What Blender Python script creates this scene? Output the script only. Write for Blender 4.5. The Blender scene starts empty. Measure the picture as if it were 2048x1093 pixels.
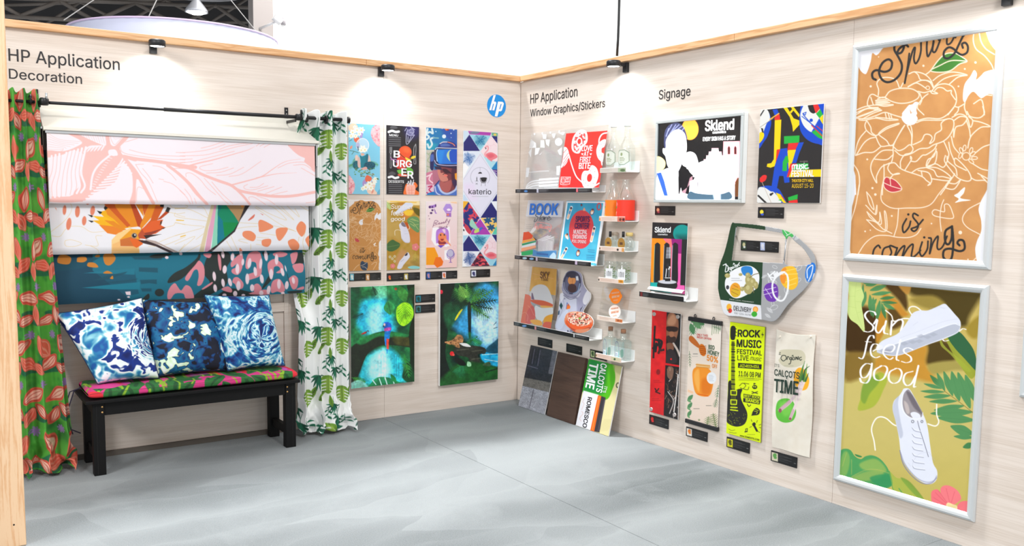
import bpy,bmesh,math,random
import numpy as np
from mathutils import Vector,Matrix
from mathutils.geometry import delaunay_2d_cdt

random.seed(7)
rng=np.random.default_rng(7)
PI=math.pi
SC=bpy.context.scene
COL=SC.collection

# ------------------------------------------------------------------ camera
FPX,YAW,PITCH,ROLL,CX,CY=1771.9429,.9723255,-.0939162,.0117212,1025.2955,578.0423
CAM=np.array([-3.867884,-5.594066,1.506742])
FW=np.array([math.cos(YAW)*math.cos(PITCH),math.sin(YAW)*math.cos(PITCH),math.sin(PITCH)])
_r=np.cross(FW,[0,0,1]);_r /= np.linalg.norm(_r);_u=np.cross(_r,FW)
RT=_r*math.cos(ROLL)+_u*math.sin(ROLL)
UP=-_r*math.sin(ROLL)+_u*math.cos(ROLL)
cam_data=bpy.data.cameras.new('camera')
cam=bpy.data.objects.new('camera',cam_data);COL.objects.link(cam)
M=Matrix.Identity(4)
for i in range(3):
    M[i][0]=RT[i];M[i][1]=UP[i];M[i][2]=-FW[i];M[i][3]=CAM[i]
cam.matrix_world=M
cam_data.sensor_fit='HORIZONTAL';cam_data.sensor_width=36
cam_data.lens=FPX/2048*36
cam_data.shift_x=(1024-CX)/2048
cam_data.shift_y=(CY-546.5)/2048
cam_data.clip_end=200
SC.camera=cam

# ------------------------------------------------------------------ world, lights, exposure
SC.view_settings.view_transform='Standard'
SC.view_settings.look='None'
SC.view_settings.gamma=1
SC.view_settings.use_curve_mapping=False
SC.view_settings.exposure=.22
world=bpy.data.worlds.new('hall_light');SC.world=world
world.use_nodes=True
world.node_tree.nodes['Background'].inputs[0].default_value=(.92,.965,1.0,1)
world.node_tree.nodes['Background'].inputs[1].default_value=WORLD=.80

def area(name,loc,target,size,power,color=(1,1,1),size_y=None,spread=180):
    d=bpy.data.lights.new(name,'AREA');d.shape='RECTANGLE'
    d.size=size;d.size_y=size_y or size;d.energy=power;d.color=color
    d.spread=math.radians(spread)
    o=bpy.data.objects.new(name,d);COL.objects.link(o)
    o.location=loc
    o.rotation_euler=(Vector(target)-Vector(loc)).to_track_quat('-Z','Y').to_euler()
    return o
area('hall_lamp_front',(-2.0,-7.6,6.6),(-1.8,0,1.2),.8,240,(1.0,.985,.975))
area('hall_lamp_behind',(-2.2,2.4,9.2),(-1.0,-2.4,0),1.0,960,(.96,.99,1.0))
area('fill_light_far',(3.5,8.0,9.5),(3.0,12,5),3.0,800,(1.0,.99,.98))  # unseen fill light, added to whiten the hall wall at the back
area('fill_light_side',(-8.5,-4.5,5.0),(0,-2.5,1.2),1.6,240,(.98,.99,1.0))  # added fill from out of view, brightens the right wall

# ------------------------------------------------------------------ unproject helpers
def px_dir(x,y):
    return FW+RT*(x-CX)/FPX-UP*(y-CY)/FPX
def at(x,y,n,d):
    D=px_dir(x,y);n=np.array(n,float);t=(d-n@CAM)/(n@D);return CAM+D*t
def LW(x,y,d=.0):return at(x,y,(0,1,0),-d) # left wall, d metres in front of it
def RW(x,y,d=.0):return at(x,y,(1,0,0),-d) # right wall
def FL(x,y,z=.0):return at(x,y,(0,0,1),z) # floor / height z
def to_px(P):
    d=np.asarray(P,float)-CAM;z=d@FW
    return CX+FPX*(d@RT)/z,CY-FPX*(d@UP)/z

# ------------------------------------------------------------------ materials
def srgb(c):
    c=np.asarray(c,float)/255.0
    return np.where(c <= .04045,c/12.92,((c+.055)/1.055)**2.4)
MATS={}
def mat(name,color=(200,200,200),rough=.5,metal=.0,noise=.0,nscale=40,bump=.0,**kw):
    """plain-looking procedural material: base colour varied by noise, fine bump"""
    if name in MATS:return MATS[name]
    m=bpy.data.materials.new(name);m.use_nodes=True;MATS[name]=m
    nt=m.node_tree;b=nt.nodes['Principled BSDF']
    b.inputs['Roughness'].default_value=rough;b.inputs['Metallic'].default_value=metal
    for k,v in kw.items():b.inputs[k].default_value=v
    lin=srgb(color)
    tc=nt.nodes.new('ShaderNodeTexCoord');n=nt.nodes.new('ShaderNodeTexNoise')
    n.inputs['Scale'].default_value=nscale;n.inputs['Detail'].default_value=4
    nt.links.new(tc.outputs['Object'],n.inputs['Vector'])
    r=nt.nodes.new('ShaderNodeValToRGB')
    r.color_ramp.elements[0].position=.3;r.color_ramp.elements[1].position=.7
    r.color_ramp.elements[0].color=(*(lin*(1-noise)),1)
    r.color_ramp.elements[1].color=(*np.minimum(lin*(1+noise),1),1)
    nt.links.new(n.outputs['Fac'],r.inputs['Fac']);nt.links.new(r.outputs['Color'],b.inputs['Base Color'])
    if bump:
        bp=nt.nodes.new('ShaderNodeBump');bp.inputs['Strength'].default_value=bump;bp.inputs['Distance'].default_value=.002
        nt.links.new(n.outputs['Fac'],bp.inputs['Height']);nt.links.new(bp.outputs['Normal'],b.inputs['Normal'])
    return m
def nodes(m):return m.node_tree.nodes,m.node_tree.links
def new_mat(name):
    m=bpy.data.materials.new(name);m.use_nodes=True;MATS[name]=m;return m
PRINTGAIN=.86
def print_mat(name,rough=.5,weave=.0,metal_attr=False,emit=.0,coat=.0,alpha=False,trans=.0,gain=PRINTGAIN):
    """printed surface: colours come from the mesh's painted colour attribute"""
    if name in MATS:return MATS[name]
    m=new_mat(name);ns,ln=nodes(m);b=ns['Principled BSDF']
    a=ns.new('ShaderNodeAttribute');a.attribute_name='Col'
    g=ns.new('ShaderNodeVectorMath');g.operation='SCALE';g.inputs['Scale'].default_value=gain
    ln.new(a.outputs['Color'],g.inputs[0]);ln.new(g.outputs[0],b.inputs['Base Color'])
    b.inputs['Roughness'].default_value=rough
    b.inputs['Coat Weight'].default_value=coat
    if metal_attr:
        ln.new(a.outputs['Alpha'],b.inputs['Metallic'])
    if alpha:
        ln.new(a.outputs['Alpha'],b.inputs['Alpha'])
    if emit:
        ln.new(a.outputs['Color'],b.inputs['Emission Color']);b.inputs['Emission Strength'].default_value=emit
    if weave:
        tc=ns.new('ShaderNodeTexCoord');n=ns.new('ShaderNodeTexNoise');n.inputs['Scale'].default_value=420
        ln.new(tc.outputs['Object'],n.inputs['Vector'])
        bp=ns.new('ShaderNodeBump');bp.inputs['Strength'].default_value=weave;bp.inputs['Distance'].default_value=.001
        ln.new(n.outputs['Fac'],bp.inputs['Height']);ln.new(bp.outputs['Normal'],b.inputs['Normal'])
    return m

# ------------------------------------------------------------------ objects
def link(o,parent=None):
    COL.objects.link(o)
    if parent is not None:o.parent=parent
    return o
def tag(o,label=None,cat=None,group=None,kind=None):
    if label:o['label']=label
    if cat:o['category']=cat
    if group:o['group']=group
    if kind:o['kind']=kind
    return o
def empty(name,loc=(0,0,0),label=None,cat=None,group=None):
    o=bpy.data.objects.new(name,None);o.empty_display_size=.05;o.location=loc;link(o)
    return tag(o,label,cat,group)
def obj_from(name,me,m,parent=None):
    o=bpy.data.objects.new(name,me)
    if m is not None and not me.materials:me.materials.append(m)
    link(o,parent)
    if parent is not None:
        p=parent;off=Vector((0,0,0))
        while p is not None:off += p.location;p=p.parent
        o.location=-off
    return o
def mesh(name,V,F,m,parent=None,smooth=False,col=None):
    me=bpy.data.meshes.new(name)
    V=np.asarray(V,np.float32);F=np.asarray(F,np.int32) if not isinstance(F,list) else F
    if isinstance(F,list):
        me.from_pydata([tuple(map(float,v)) for v in V],[],F)
    else:
        k=F.shape[1]
        me.vertices.add(len(V));me.vertices.foreach_set('co',V.ravel())
        me.loops.add(F.size);me.loops.foreach_set('vertex_index',F.ravel())
        me.polygons.add(len(F));me.polygons.foreach_set('loop_start',np.arange(0,F.size,k,dtype=np.int32))
        me.update(calc_edges=True)
    if smooth:me.polygons.foreach_set('use_smooth',np.ones(len(me.polygons),bool))
    if col is not None:
        ca=me.color_attributes.new('Col','FLOAT_COLOR','POINT')
        ca.data.foreach_set('color',np.ascontiguousarray(col,np.float32).ravel())
    me.validate()
    return obj_from(name,me,m,parent)
def bm_obj(name,bm,m,parent=None,smooth=False):
    me=bpy.data.meshes.new(name);bmesh.ops.recalc_face_normals(bm,faces=bm.faces[:]);bm.to_mesh(me);bm.free()
    if smooth:
        me.polygons.foreach_set('use_smooth',np.ones(len(me.polygons),bool))
    return obj_from(name,me,m,parent)
def add_box(bm,lo,hi,bevel=.0,seg=2):
    c=[(a+b)/2 for a,b in zip(lo,hi)];s=[abs(b-a) for a,b in zip(lo,hi)]
    r=bmesh.ops.create_cube(bm,size=1,matrix=Matrix.Translation(c) @ Matrix.Diagonal((*s,1)))
    if bevel:
        es=list({e for v in r['verts'] for e in v.link_edges})
        bmesh.ops.bevel(bm,geom=es,offset=bevel,segments=seg,affect='EDGES',profile=.5)
def box(name,lo,hi,m,parent=None,bevel=.0,seg=2):
    bm=bmesh.new();add_box(bm,lo,hi,bevel,seg);return bm_obj(name,bm,m,parent)
def boxes(name,L,m,parent=None,bevel=.0):
    bm=bmesh.new()
    for lo,hi in L:add_box(bm,lo,hi,bevel)
    return bm_obj(name,bm,m,parent)
def add_cyl(bm,p0,p1,r0,r1=None,seg=24):
    p0,p1=Vector(p0),Vector(p1);d=p1-p0;r1=r0 if r1 is None else r1
    q=d.to_track_quat('Z','Y').to_matrix().to_4x4()
    bmesh.ops.create_cone(bm,cap_ends=True,segments=seg,radius1=r0,radius2=r1,depth=d.length,matrix=Matrix.Translation((p0+p1)/2) @ q)
def cyl(name,p0,p1,r,m,parent=None,r1=None,seg=24):
    bm=bmesh.new();add_cyl(bm,p0,p1,r,r1,seg);o=bm_obj(name,bm,m,parent,True)
    o.data.polygons.foreach_set('use_smooth',[len(p.vertices) < 5 for p in o.data.polygons]);return o
def lathe(name,prof,origin,m,parent=None,seg=28,sx=1.0,sy=1.0,rot=.0):
    """prof: list of (r,z)"""
    V=[];F=[]
    for r,z in prof:
        for k in range(seg):
            a=2*PI*k/seg;x=r*math.cos(a)*sx;y=r*math.sin(a)*sy
            V.append((origin[0]+x*math.cos(rot)-y*math.sin(rot),origin[1]+x*math.sin(rot)+y*math.cos(rot),origin[2]+z))
    n=len(prof)
    for i in range(n-1):
        for k in range(seg):F.append((i*seg+k,i*seg+(k+1) % seg,(i+1)*seg+(k+1) % seg,(i+1)*seg+k))
    if prof[0][0] > 1e-6:F.append(tuple(range(seg-1,-1,-1)))
    if prof[-1][0] > 1e-6:F.append(tuple((n-1)*seg+k for k in range(seg)))
    return mesh(name,V,F,m,parent,True)
def tube(name,pts,r,m,parent=None,seg=8):
    pts=[Vector(p) for p in pts];V=[];F=[]
    for i,p in enumerate(pts):
        t=(pts[min(i+1,len(pts)-1)]-pts[max(i-1,0)]).normalized()
        a=t.cross(Vector((0,0,1)))
        if a.length < .05:a=t.cross(Vector((0,1,0)))
        a.normalize();b=t.cross(a)
        for k in range(seg):
            an=2*PI*k/seg;V.append(p+a*r*math.cos(an)+b*r*math.sin(an))
    for i in range(len(pts)-1):
        for k in range(seg):F.append((i*seg+k,i*seg+(k+1) % seg,(i+1)*seg+(k+1) % seg,(i+1)*seg+k))
    F.append(tuple(range(seg-1,-1,-1)));F.append(tuple((len(pts)-1)*seg+k for k in range(seg)))
    return mesh(name,V,F,m,parent,True)

# ------------------------------------------------------------------ painter (paints print colours on mesh points)
def catmull(P,closed=False,n=6):
    P=np.asarray(P,float)
    if len(P) < 3:return P
    if closed:Q=np.vstack([P[-1],P,P[0],P[1]])
    else:Q=np.vstack([2*P[0]-P[1],P,2*P[-1]-P[-2]])
    out=[]
    t=np.linspace(0,1,n,endpoint=False)[:,None]
    for i in range(1,len(Q)-2):
        a,b,c,d=Q[i-1],Q[i],Q[i+1],Q[i+2]
        out.append(.5*((2*b)+(-a+c)*t+(2*a-5*b+4*c-d)*t*t+(-a+3*b-3*c+d)*t**3))
    if not closed:out.append(Q[-2][None])
    return np.vstack(out)
def vnoise(x,y,seed=0,octaves=4):
    """value noise 0..1"""
    tot=0;amp=1;s=0
    for o in range(octaves):
        xi=np.floor(x).astype(np.int64);yi=np.floor(y).astype(np.int64);fx=x-xi;fy=y-yi
        fx=fx*fx*(3-2*fx);fy=fy*fy*(3-2*fy)
        def h(a,b):
            n=(a*374761393+b*668265263+(seed+o*17)*1442695041) & 0x7fffffff
            n=((n ^ (n >> 13))*1274126177) & 0x7fffffff
            return ((n ^ (n >> 16)) & 0xffff)/65535.0
        v=(h(xi,yi)*(1-fx)+h(xi+1,yi)*fx)*(1-fy)+(h(xi,yi+1)*(1-fx)+h(xi+1,yi+1)*fx)*fy
        tot=tot+v*amp;s += amp;amp *= .5;x=x*2;y=y*2
    return tot/s
class Paint:
    def __init__(s,X,Y,base=(255,255,255),aa=.8):
        s.X=np.asarray(X,float).ravel();s.Y=np.asarray(Y,float).ravel()
        s.C=np.empty((len(s.X),3));s.C[:]=base;s.A=np.ones(len(s.X));s.aa=aa
        s.o=(0,0,1.0);s.clip=None;s.aff=None;s.ws=1.0
    def fr(s,x0,y0,k):# following coordinates are in a crop starting at x0,y0 magnified k times
        s.o=(x0,y0,k);return s
    def _t(s,P):
        P=np.asarray(P,float);P=P/s.o[2]+np.array(s.o[:2])
        return P if s.aff is None else P@s.aff[:2]+s.aff[2]
    def _sub(s,lo,hi,m):
        return np.nonzero((s.X > lo[0]-m) & (s.X < hi[0]+m) & (s.Y > lo[1]-m) & (s.Y < hi[1]+m))[0]
    def _put(s,idx,al,col,alpha):
        if s.clip is not None:al=al*s.clip[idx]
        al=al*alpha
        if col is not None:
            c=col(s.X[idx],s.Y[idx]) if callable(col) else np.asarray(col,float)
            s.C[idx]=s.C[idx]*(1-al[:,None])+c*al[:,None]
        return al
    def _polymask(s,P,soft=None):
        w=soft*s.ws/s.o[2] if soft else s.aa
        idx=s._sub(P.min(0),P.max(0),w*1.5)
        x=s.X[idx];y=s.Y[idx];ins=np.zeros(len(idx),bool);d2=np.full(len(idx),1e9)
        for i in range(len(P)):
            a=P[i-1];b=P[i]
            if a[1] != b[1]:
                c=((a[1] > y) != (b[1] > y)) & (x < (b[0]-a[0])*(y-a[1])/(b[1]-a[1])+a[0]);ins ^= c
            e=b-a;L=e@e
            if L < 1e-12:continue
            t=np.clip(((x-a[0])*e[0]+(y-a[1])*e[1])/L,0,1)
            d2=np.minimum(d2,(x-a[0]-t*e[0])**2+(y-a[1]-t*e[1])**2)
        d=np.sqrt(d2);return idx,np.clip(np.where(ins,d,-d)/w+.5,0,1)
    def poly(s,pts,col,alpha=1.0,soft=None,metal=None):
        P=s._t(pts);idx,m=s._polymask(P,soft);m2=s._put(idx,m,col,alpha)
        if metal is not None:s.A[idx]=s.A[idx]*(1-m2)+metal*m2
        return s
    def blob(s,pts,col,alpha=1.0,soft=None,metal=None,n=5):
        P=catmull(s._t(pts),True,n);idx,m=s._polymask(P,soft);m2=s._put(idx,m,col,alpha)
        if metal is not None:s.A[idx]=s.A[idx]*(1-m2)+metal*m2
        return s
    def ell(s,cx,cy,rx,ry,col,ang=0,alpha=1.0,soft=None,metal=None):
        c=s._t((cx,cy));rx=rx*s.ws/s.o[2];ry=ry*s.ws/s.o[2];w=soft*s.ws/s.o[2] if soft else s.aa
        R=max(rx,ry);idx=s._sub(c,c,R+w)
        x=s.X[idx]-c[0];y=s.Y[idx]-c[1];a=math.radians(ang)
        u=x*math.cos(a)+y*math.sin(a);v=-x*math.sin(a)+y*math.cos(a)
        q=np.sqrt((u/rx)**2+(v/ry)**2)
        m=np.clip((1-q)*min(rx,ry)/w+.5,0,1);m2=s._put(idx,m,col,alpha)
        if metal is not None:s.A[idx]=s.A[idx]*(1-m2)+metal*m2
        return s
    def ring(s,cx,cy,rx,ry,w,col,ang=0,alpha=1.0):
        t=np.linspace(0,2*PI,26);a=math.radians(ang)
        P=np.stack([cx+rx*np.cos(t)*math.cos(a)-ry*np.sin(t)*math.sin(a),cy+rx*np.cos(t)*math.sin(a)+ry*np.sin(t)*math.cos(a)],1)
        return s.line(P,w,col,alpha,sm=False)
    def line(s,pts,w,col,alpha=1.0,sm=True,nib=None,taper=0,metal=None):
        P=s._t(pts)
        if sm and len(P) > 2:P=catmull(P,False,5)
        w=w*s.ws/s.o[2];idx=s._sub(P.min(0),P.max(0),w+s.aa)
        if len(idx) == 0:return s
        x=s.X[idx];y=s.Y[idx];best=np.full(len(idx),-1e9);n=len(P)
        for i in range(n-1):
            a=P[i];b=P[i+1];e=b-a;L=e@e
            if L < 1e-12:continue
            ww=w
            if nib is not None:
                an=math.atan2(e[1],e[0])-math.radians(nib);ww=w*(.28+.72*abs(math.sin(an)))
            if taper:
                f=(i+.5)/(n-1);ww=ww*(min(1,.25+f*4)*min(1,.25+(1-f)*4) if taper == 2 else (1-.85*f))
            m=ww/2+s.aa
            k=np.nonzero((x > min(a[0],b[0])-m) & (x < max(a[0],b[0])+m) & (y > min(a[1],b[1])-m) & (y < max(a[1],b[1])+m))[0]
            if len(k) == 0:continue
            t=np.clip(((x[k]-a[0])*e[0]+(y[k]-a[1])*e[1])/L,0,1)
            d=np.hypot(x[k]-a[0]-t*e[0],y[k]-a[1]-t*e[1])
            best[k]=np.maximum(best[k],ww/2-d)
        m=np.clip(best/s.aa+.5,0,1);m2=s._put(idx,m*min(1,max(.35,w/s.aa)),col,alpha)
        if metal is not None:s.A[idx]=s.A[idx]*(1-m2)+metal*m2
        return s
    def lines(s,L,w,col,alpha=1.0,**k):
        for p in L:s.line(p,w,col,alpha,**k)
        return s
    def noise(s,scale,cols,seed=0,sy=None,alpha=1.0,warp=.0,octaves=4,ramp=None,stops=None):
        """colour field from noise; scale in crop pixels"""
        k=scale/s.o[2];ky=(sy or scale)/s.o[2]
        x=s.X/k;y=s.Y/ky
        if warp:
            wx=vnoise(x*.7+9,y*.7,seed+5,2)-.5;wy=vnoise(x*.7,y*.7+31,seed+6,2)-.5
            x=x+warp*wx;y=y+warp*wy
        v=vnoise(x,y,seed,octaves);v=np.clip((v-.2)/.6,0,1)
        st=stops or np.linspace(0,1,len(cols));cols=np.asarray(cols,float)
        c=np.stack([np.interp(v,st,cols[:,i]) for i in range(3)],1)
        al=(s.clip if s.clip is not None else 1.0)*alpha
        al=np.asarray(al*np.ones(len(s.X)))[:,None]
        s.C=s.C*(1-al)+c*al;return s
    def grad(s,y0,y1,c0,c1,alpha=1.0,axis=1):
        v=(s.Y if axis else s.X);a=(y0/s.o[2]+s.o[axis]);b=y1/s.o[2]+s.o[axis]
        t=np.clip((v-a)/(b-a),0,1)[:,None];c=np.asarray(c0,float)*(1-t)+np.asarray(c1,float)*t
        al=np.asarray((s.clip if s.clip is not None else 1.0)*alpha*np.ones(len(s.X)))[:,None]
        s.C=s.C*(1-al)+c*al;return s
    def mask_poly(s,pts,smooth=False):
        P=s._t(pts);P=catmull(P,True,6) if smooth else P
        idx,m=s._polymask(P);s.clip=np.zeros(len(s.X));s.clip[idx]=m;return s
    def noclip(s):s.clip=None;return s
    def palm(s,x0,y0,x1,y1,n,ln,w,col,droop=.3,both=True,alpha=1.0):
        """frond: a midrib with leaflets"""
        for i in range(1,n+1):
            f=i/(n+1);bx=x0+(x1-x0)*f;by=y0+(y1-y0)*f;dx=x1-x0;dy=y1-y0;L=math.hypot(dx,dy);dx /= L;dy /= L
            l=ln*math.sin(PI*(.12+.83*f))
            for sg in ((1,-1) if both else (1,)):
                ex=bx+(dx*.6-dy*sg*.8)*l;ey=by+(dy*.6+dx*sg*.8)*l+droop*l
                s.line([(bx,by),((bx+ex)/2,(by+ey)/2-droop*l*.3),(ex,ey)],w,col,alpha,taper=1)
        s.line([(x0,y0),(x1,y1)],w*.7,col,alpha);return s
    def leaf(s,x0,y0,x1,y1,wd,col,vein=None,alpha=1.0):
        dx=x1-x0;dy=y1-y0;nx,ny=-dy*wd,dx*wd
        q=lambda f,g:(x0+dx*f+nx*g,y0+dy*f+ny*g)
        s.blob([q(0,0),q(.2,.32),q(.5,.5),q(.8,.3),q(1,0),q(.8,-.3),q(.5,-.5),q(.2,-.32)],col,alpha)
        if vein is not None:s.line([q(.05,0),q(.95,0)],math.hypot(dx,dy)*.03+s.aa*s.o[2]*.4,vein,alpha)
        return s
    def fine(s,x,y,w,h,n,col,alpha=.7,slope=.0):
        """unreadably small text lines"""
        for i in range(n):
            yy=y+h*(i+.5)/n;ww=w*(.7+.3*((i*37) % 10)/10)
            s.line([(x,yy),(x+ww,yy+slope*ww)],max(h/n*.35,s.aa*s.o[2]*.7),col,alpha,sm=False)
        return s
    def grain(s,scale,amt,seed=0,octaves=3):
        k=scale/s.o[2];v=vnoise(s.X/k,s.Y/k,seed,octaves)-.5
        s.C=s.C*(1+amt*2*v[:,None]);return s
    def rgba(s):
        return np.concatenate([srgb(np.clip(s.C,0,255)),s.A[:,None]],1)
def quad_faces(nu,nv):
    i=np.arange(nu-1)[None,:];j=np.arange(nv-1)[:,None];a=(j*nu+i)
    return np.stack([a,a+nu,a+nu+1,a+1],-1).reshape(-1,4)
class Panel:
    """rectangle on a wall found from four photo corners (tl,tr,br,bl); wall 'L' or 'R'"""
    def __init__(s,wall,tl,tr,br,bl,d=.012,th=.01,tilt=.0):
        s.wall=wall;s.d=d;f=LW if wall == 'L' else RW;ax=0 if wall == 'L' else 1
        q=[f(*p,d) for p in (tl,tr,br,bl)]
        s.u0=(q[0][ax]+q[3][ax])/2;s.u1=(q[1][ax]+q[2][ax])/2
        s.z1=(q[0][2]+q[1][2])/2;s.z0=(q[2][2]+q[3][2])/2;s.th=th
    def P(s,u,z,d=None):
        d=s.d if d is None else d
        u=np.asarray(u,float);z=np.asarray(z,float);D=np.full(u.shape,-float(d))
        return np.stack([u,D,z],-1) if s.wall == 'L' else np.stack([D,u,z],-1)
    def paint(s,base=(255,255,255),pitch=.8,inset=.0):
        du=inset*np.sign(s.u1-s.u0);u0,u1,z0,z1=s.u0+du,s.u1-du,s.z0+inset,s.z1-inset
        c=s.P(np.array([u0,u1,u1,u0]),np.array([z1,z1,z0,z0]));cx,cy=to_px(c)
        w=max(math.hypot(cx[1]-cx[0],cy[1]-cy[0]),math.hypot(cx[2]-cx[3],cy[2]-cy[3]));h=max(abs(cy[3]-cy[0]),abs(cy[2]-cy[1]))
        nu=max(3,int(w/pitch)+1);nv=max(3,int(h/pitch)+1)
        U,Z=np.meshgrid(np.linspace(u0,u1,nu),np.linspace(z1,z0,nv));s.G=s.P(U,Z,s.d+.0006).reshape(-1,3);s.nu,s.nv=nu,nv
        X,Y=to_px(s.G);return Paint(X,Y,base,aa=pitch*1.05)
    def board(s,name,m,label=None,cat=None,group=None,bevel=.0008,back=None):
        lo=s.P(min(s.u0,s.u1),s.z0,s.d-s.th);hi=s.P(max(s.u0,s.u1),s.z1,s.d)
        o=box(name,np.minimum(lo,hi),np.maximum(lo,hi),m,None,bevel,1);tag(o,label,cat,group);return o
    def put(s,p,m,parent,name='printed_face',keep=None):
        F=quad_faces(s.nu,s.nv)
        if s.wall == 'R':pass
        G=s.G;C=p.rgba()
        if keep is not None:
            k=keep[F].mean(1) > .5;F=F[k];u=np.unique(F);r=np.full(len(G),-1);r[u]=np.arange(len(u));F=r[F];G=G[u];C=C[u]
        return mesh(name,G,F,m,parent,False,C)

# ------------------------------------------------------------------ lettering
_fc={}
try:INTER=bpy.data.fonts.load(bpy.utils.resource_path('LOCAL')+'/datafiles/fonts/Inter.woff2')
except Exception:INTER=None

def glyphs(text,bold=.0,space=1.0):
    k=(text,bold,space)
    if k not in _fc:
        c=bpy.data.curves.new('t','FONT');c.body=text;c.size=1;c.space_character=space
        c.resolution_u=3;c.fill_mode='NONE'
        if INTER:c.font=INTER
        o=bpy.data.objects.new('t',c);me=o.to_mesh()
        V=np.array([v.co[:2] for v in me.vertices]);E=np.array([e.vertices[:] for e in me.edges]);o.to_mesh_clear();bpy.data.objects.remove(o);bpy.data.curves.remove(c)
        vs,_,fs,_,_,_=delaunay_2d_cdt([Vector(v) for v in V],[tuple(map(int,e)) for e in E],[],0,1e-6)
        W=np.array([v[:] for v in vs]);F=np.array([list(t) for t in fs]);T=W[F].mean(1);a=V[E[:,0]];b=V[E[:,1]]
        up=(a[None,:,1] <= T[:,None,1]) & (b[None,:,1] > T[:,None,1]);dn=(b[None,:,1] <= T[:,None,1]) & (a[None,:,1] > T[:,None,1])
        t=(T[:,None,1]-a[None,:,1])/np.where(b[:,1] == a[:,1],1,b[:,1]-a[:,1])[None]
        left=T[:,None,0] < a[None,:,0]+t*(b-a)[None,:,0]
        V=W;F=F[((up & left).sum(1)-(dn & left).sum(1)) != 0].astype(np.int32)
        _fc[k]=(V,F.reshape(-1,3))
    return _fc[k]
CAPH=float(glyphs('H')[0][:,1].max())
class Letters:
    """collects lettering lying on one plane; un(x,y) maps photo px to that plane"""
    def __init__(s,un,fr=(0,0,1)):
        s.un=un;s.fr=fr;s.L=[]
    def t(s,text,bl,br,h,col,bold=.0,shear=.0,space=1.0,up=None):
        """baseline from bl to br in crop px, cap height h px; up = direction of the letters' up in px"""
        k=s.fr;q=lambda p:s.un(k[0]+p[0]/k[2],k[1]+p[1]/k[2])
        V,F=glyphs(text,0,space)
        if len(V) == 0:return s
        A=q(bl);B=q(br)
        u=up or (0,-1);T=q((bl[0]+u[0]*h,bl[1]+u[1]*h))
        x0,x1=V[:,0].min(),V[:,0].max();fx=(V[:,0]-x0)/(x1-x0);fy=V[:,1]/CAPH
        R=B-A;U=T-A
        if up is None:
            U=np.array([0,0,1.0])*np.linalg.norm(U) if abs(U[2]) > .8*np.linalg.norm(U) else U
        P=A+fx[:,None]*R+fy[:,None]*(U+shear*R/np.linalg.norm(R)*np.linalg.norm(U))
        gx=R/(x1-x0);gy=U/CAPH;b=max(bold,0)*.62;VV=[];FF=[];nrm=np.cross(R,U);nrm /= np.linalg.norm(nrm);nrm=nrm if nrm@(CAM-A) > 0 else -nrm
        for dx,dy in (((-b,-b*.6),(b,-b*.6),(-b,b*.6),(b,b*.6),(0,0)) if b else ((0,0),)):
            VV.append(P+dx*gx+dy*gy+nrm*len(VV)*.00012);FF.append(F+len(P)*(len(VV)-1))
        VV=np.vstack(VV);s.L.append((VV,np.vstack(FF),np.tile(np.append(srgb(col),1.0),(len(VV),1))));return s
    def done(s,parent,name='lettering',m=None):
        for V,F,C in s.L:mesh(name,V,F,m or print_mat('lettering_ink',.5),parent,False,C)

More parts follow.
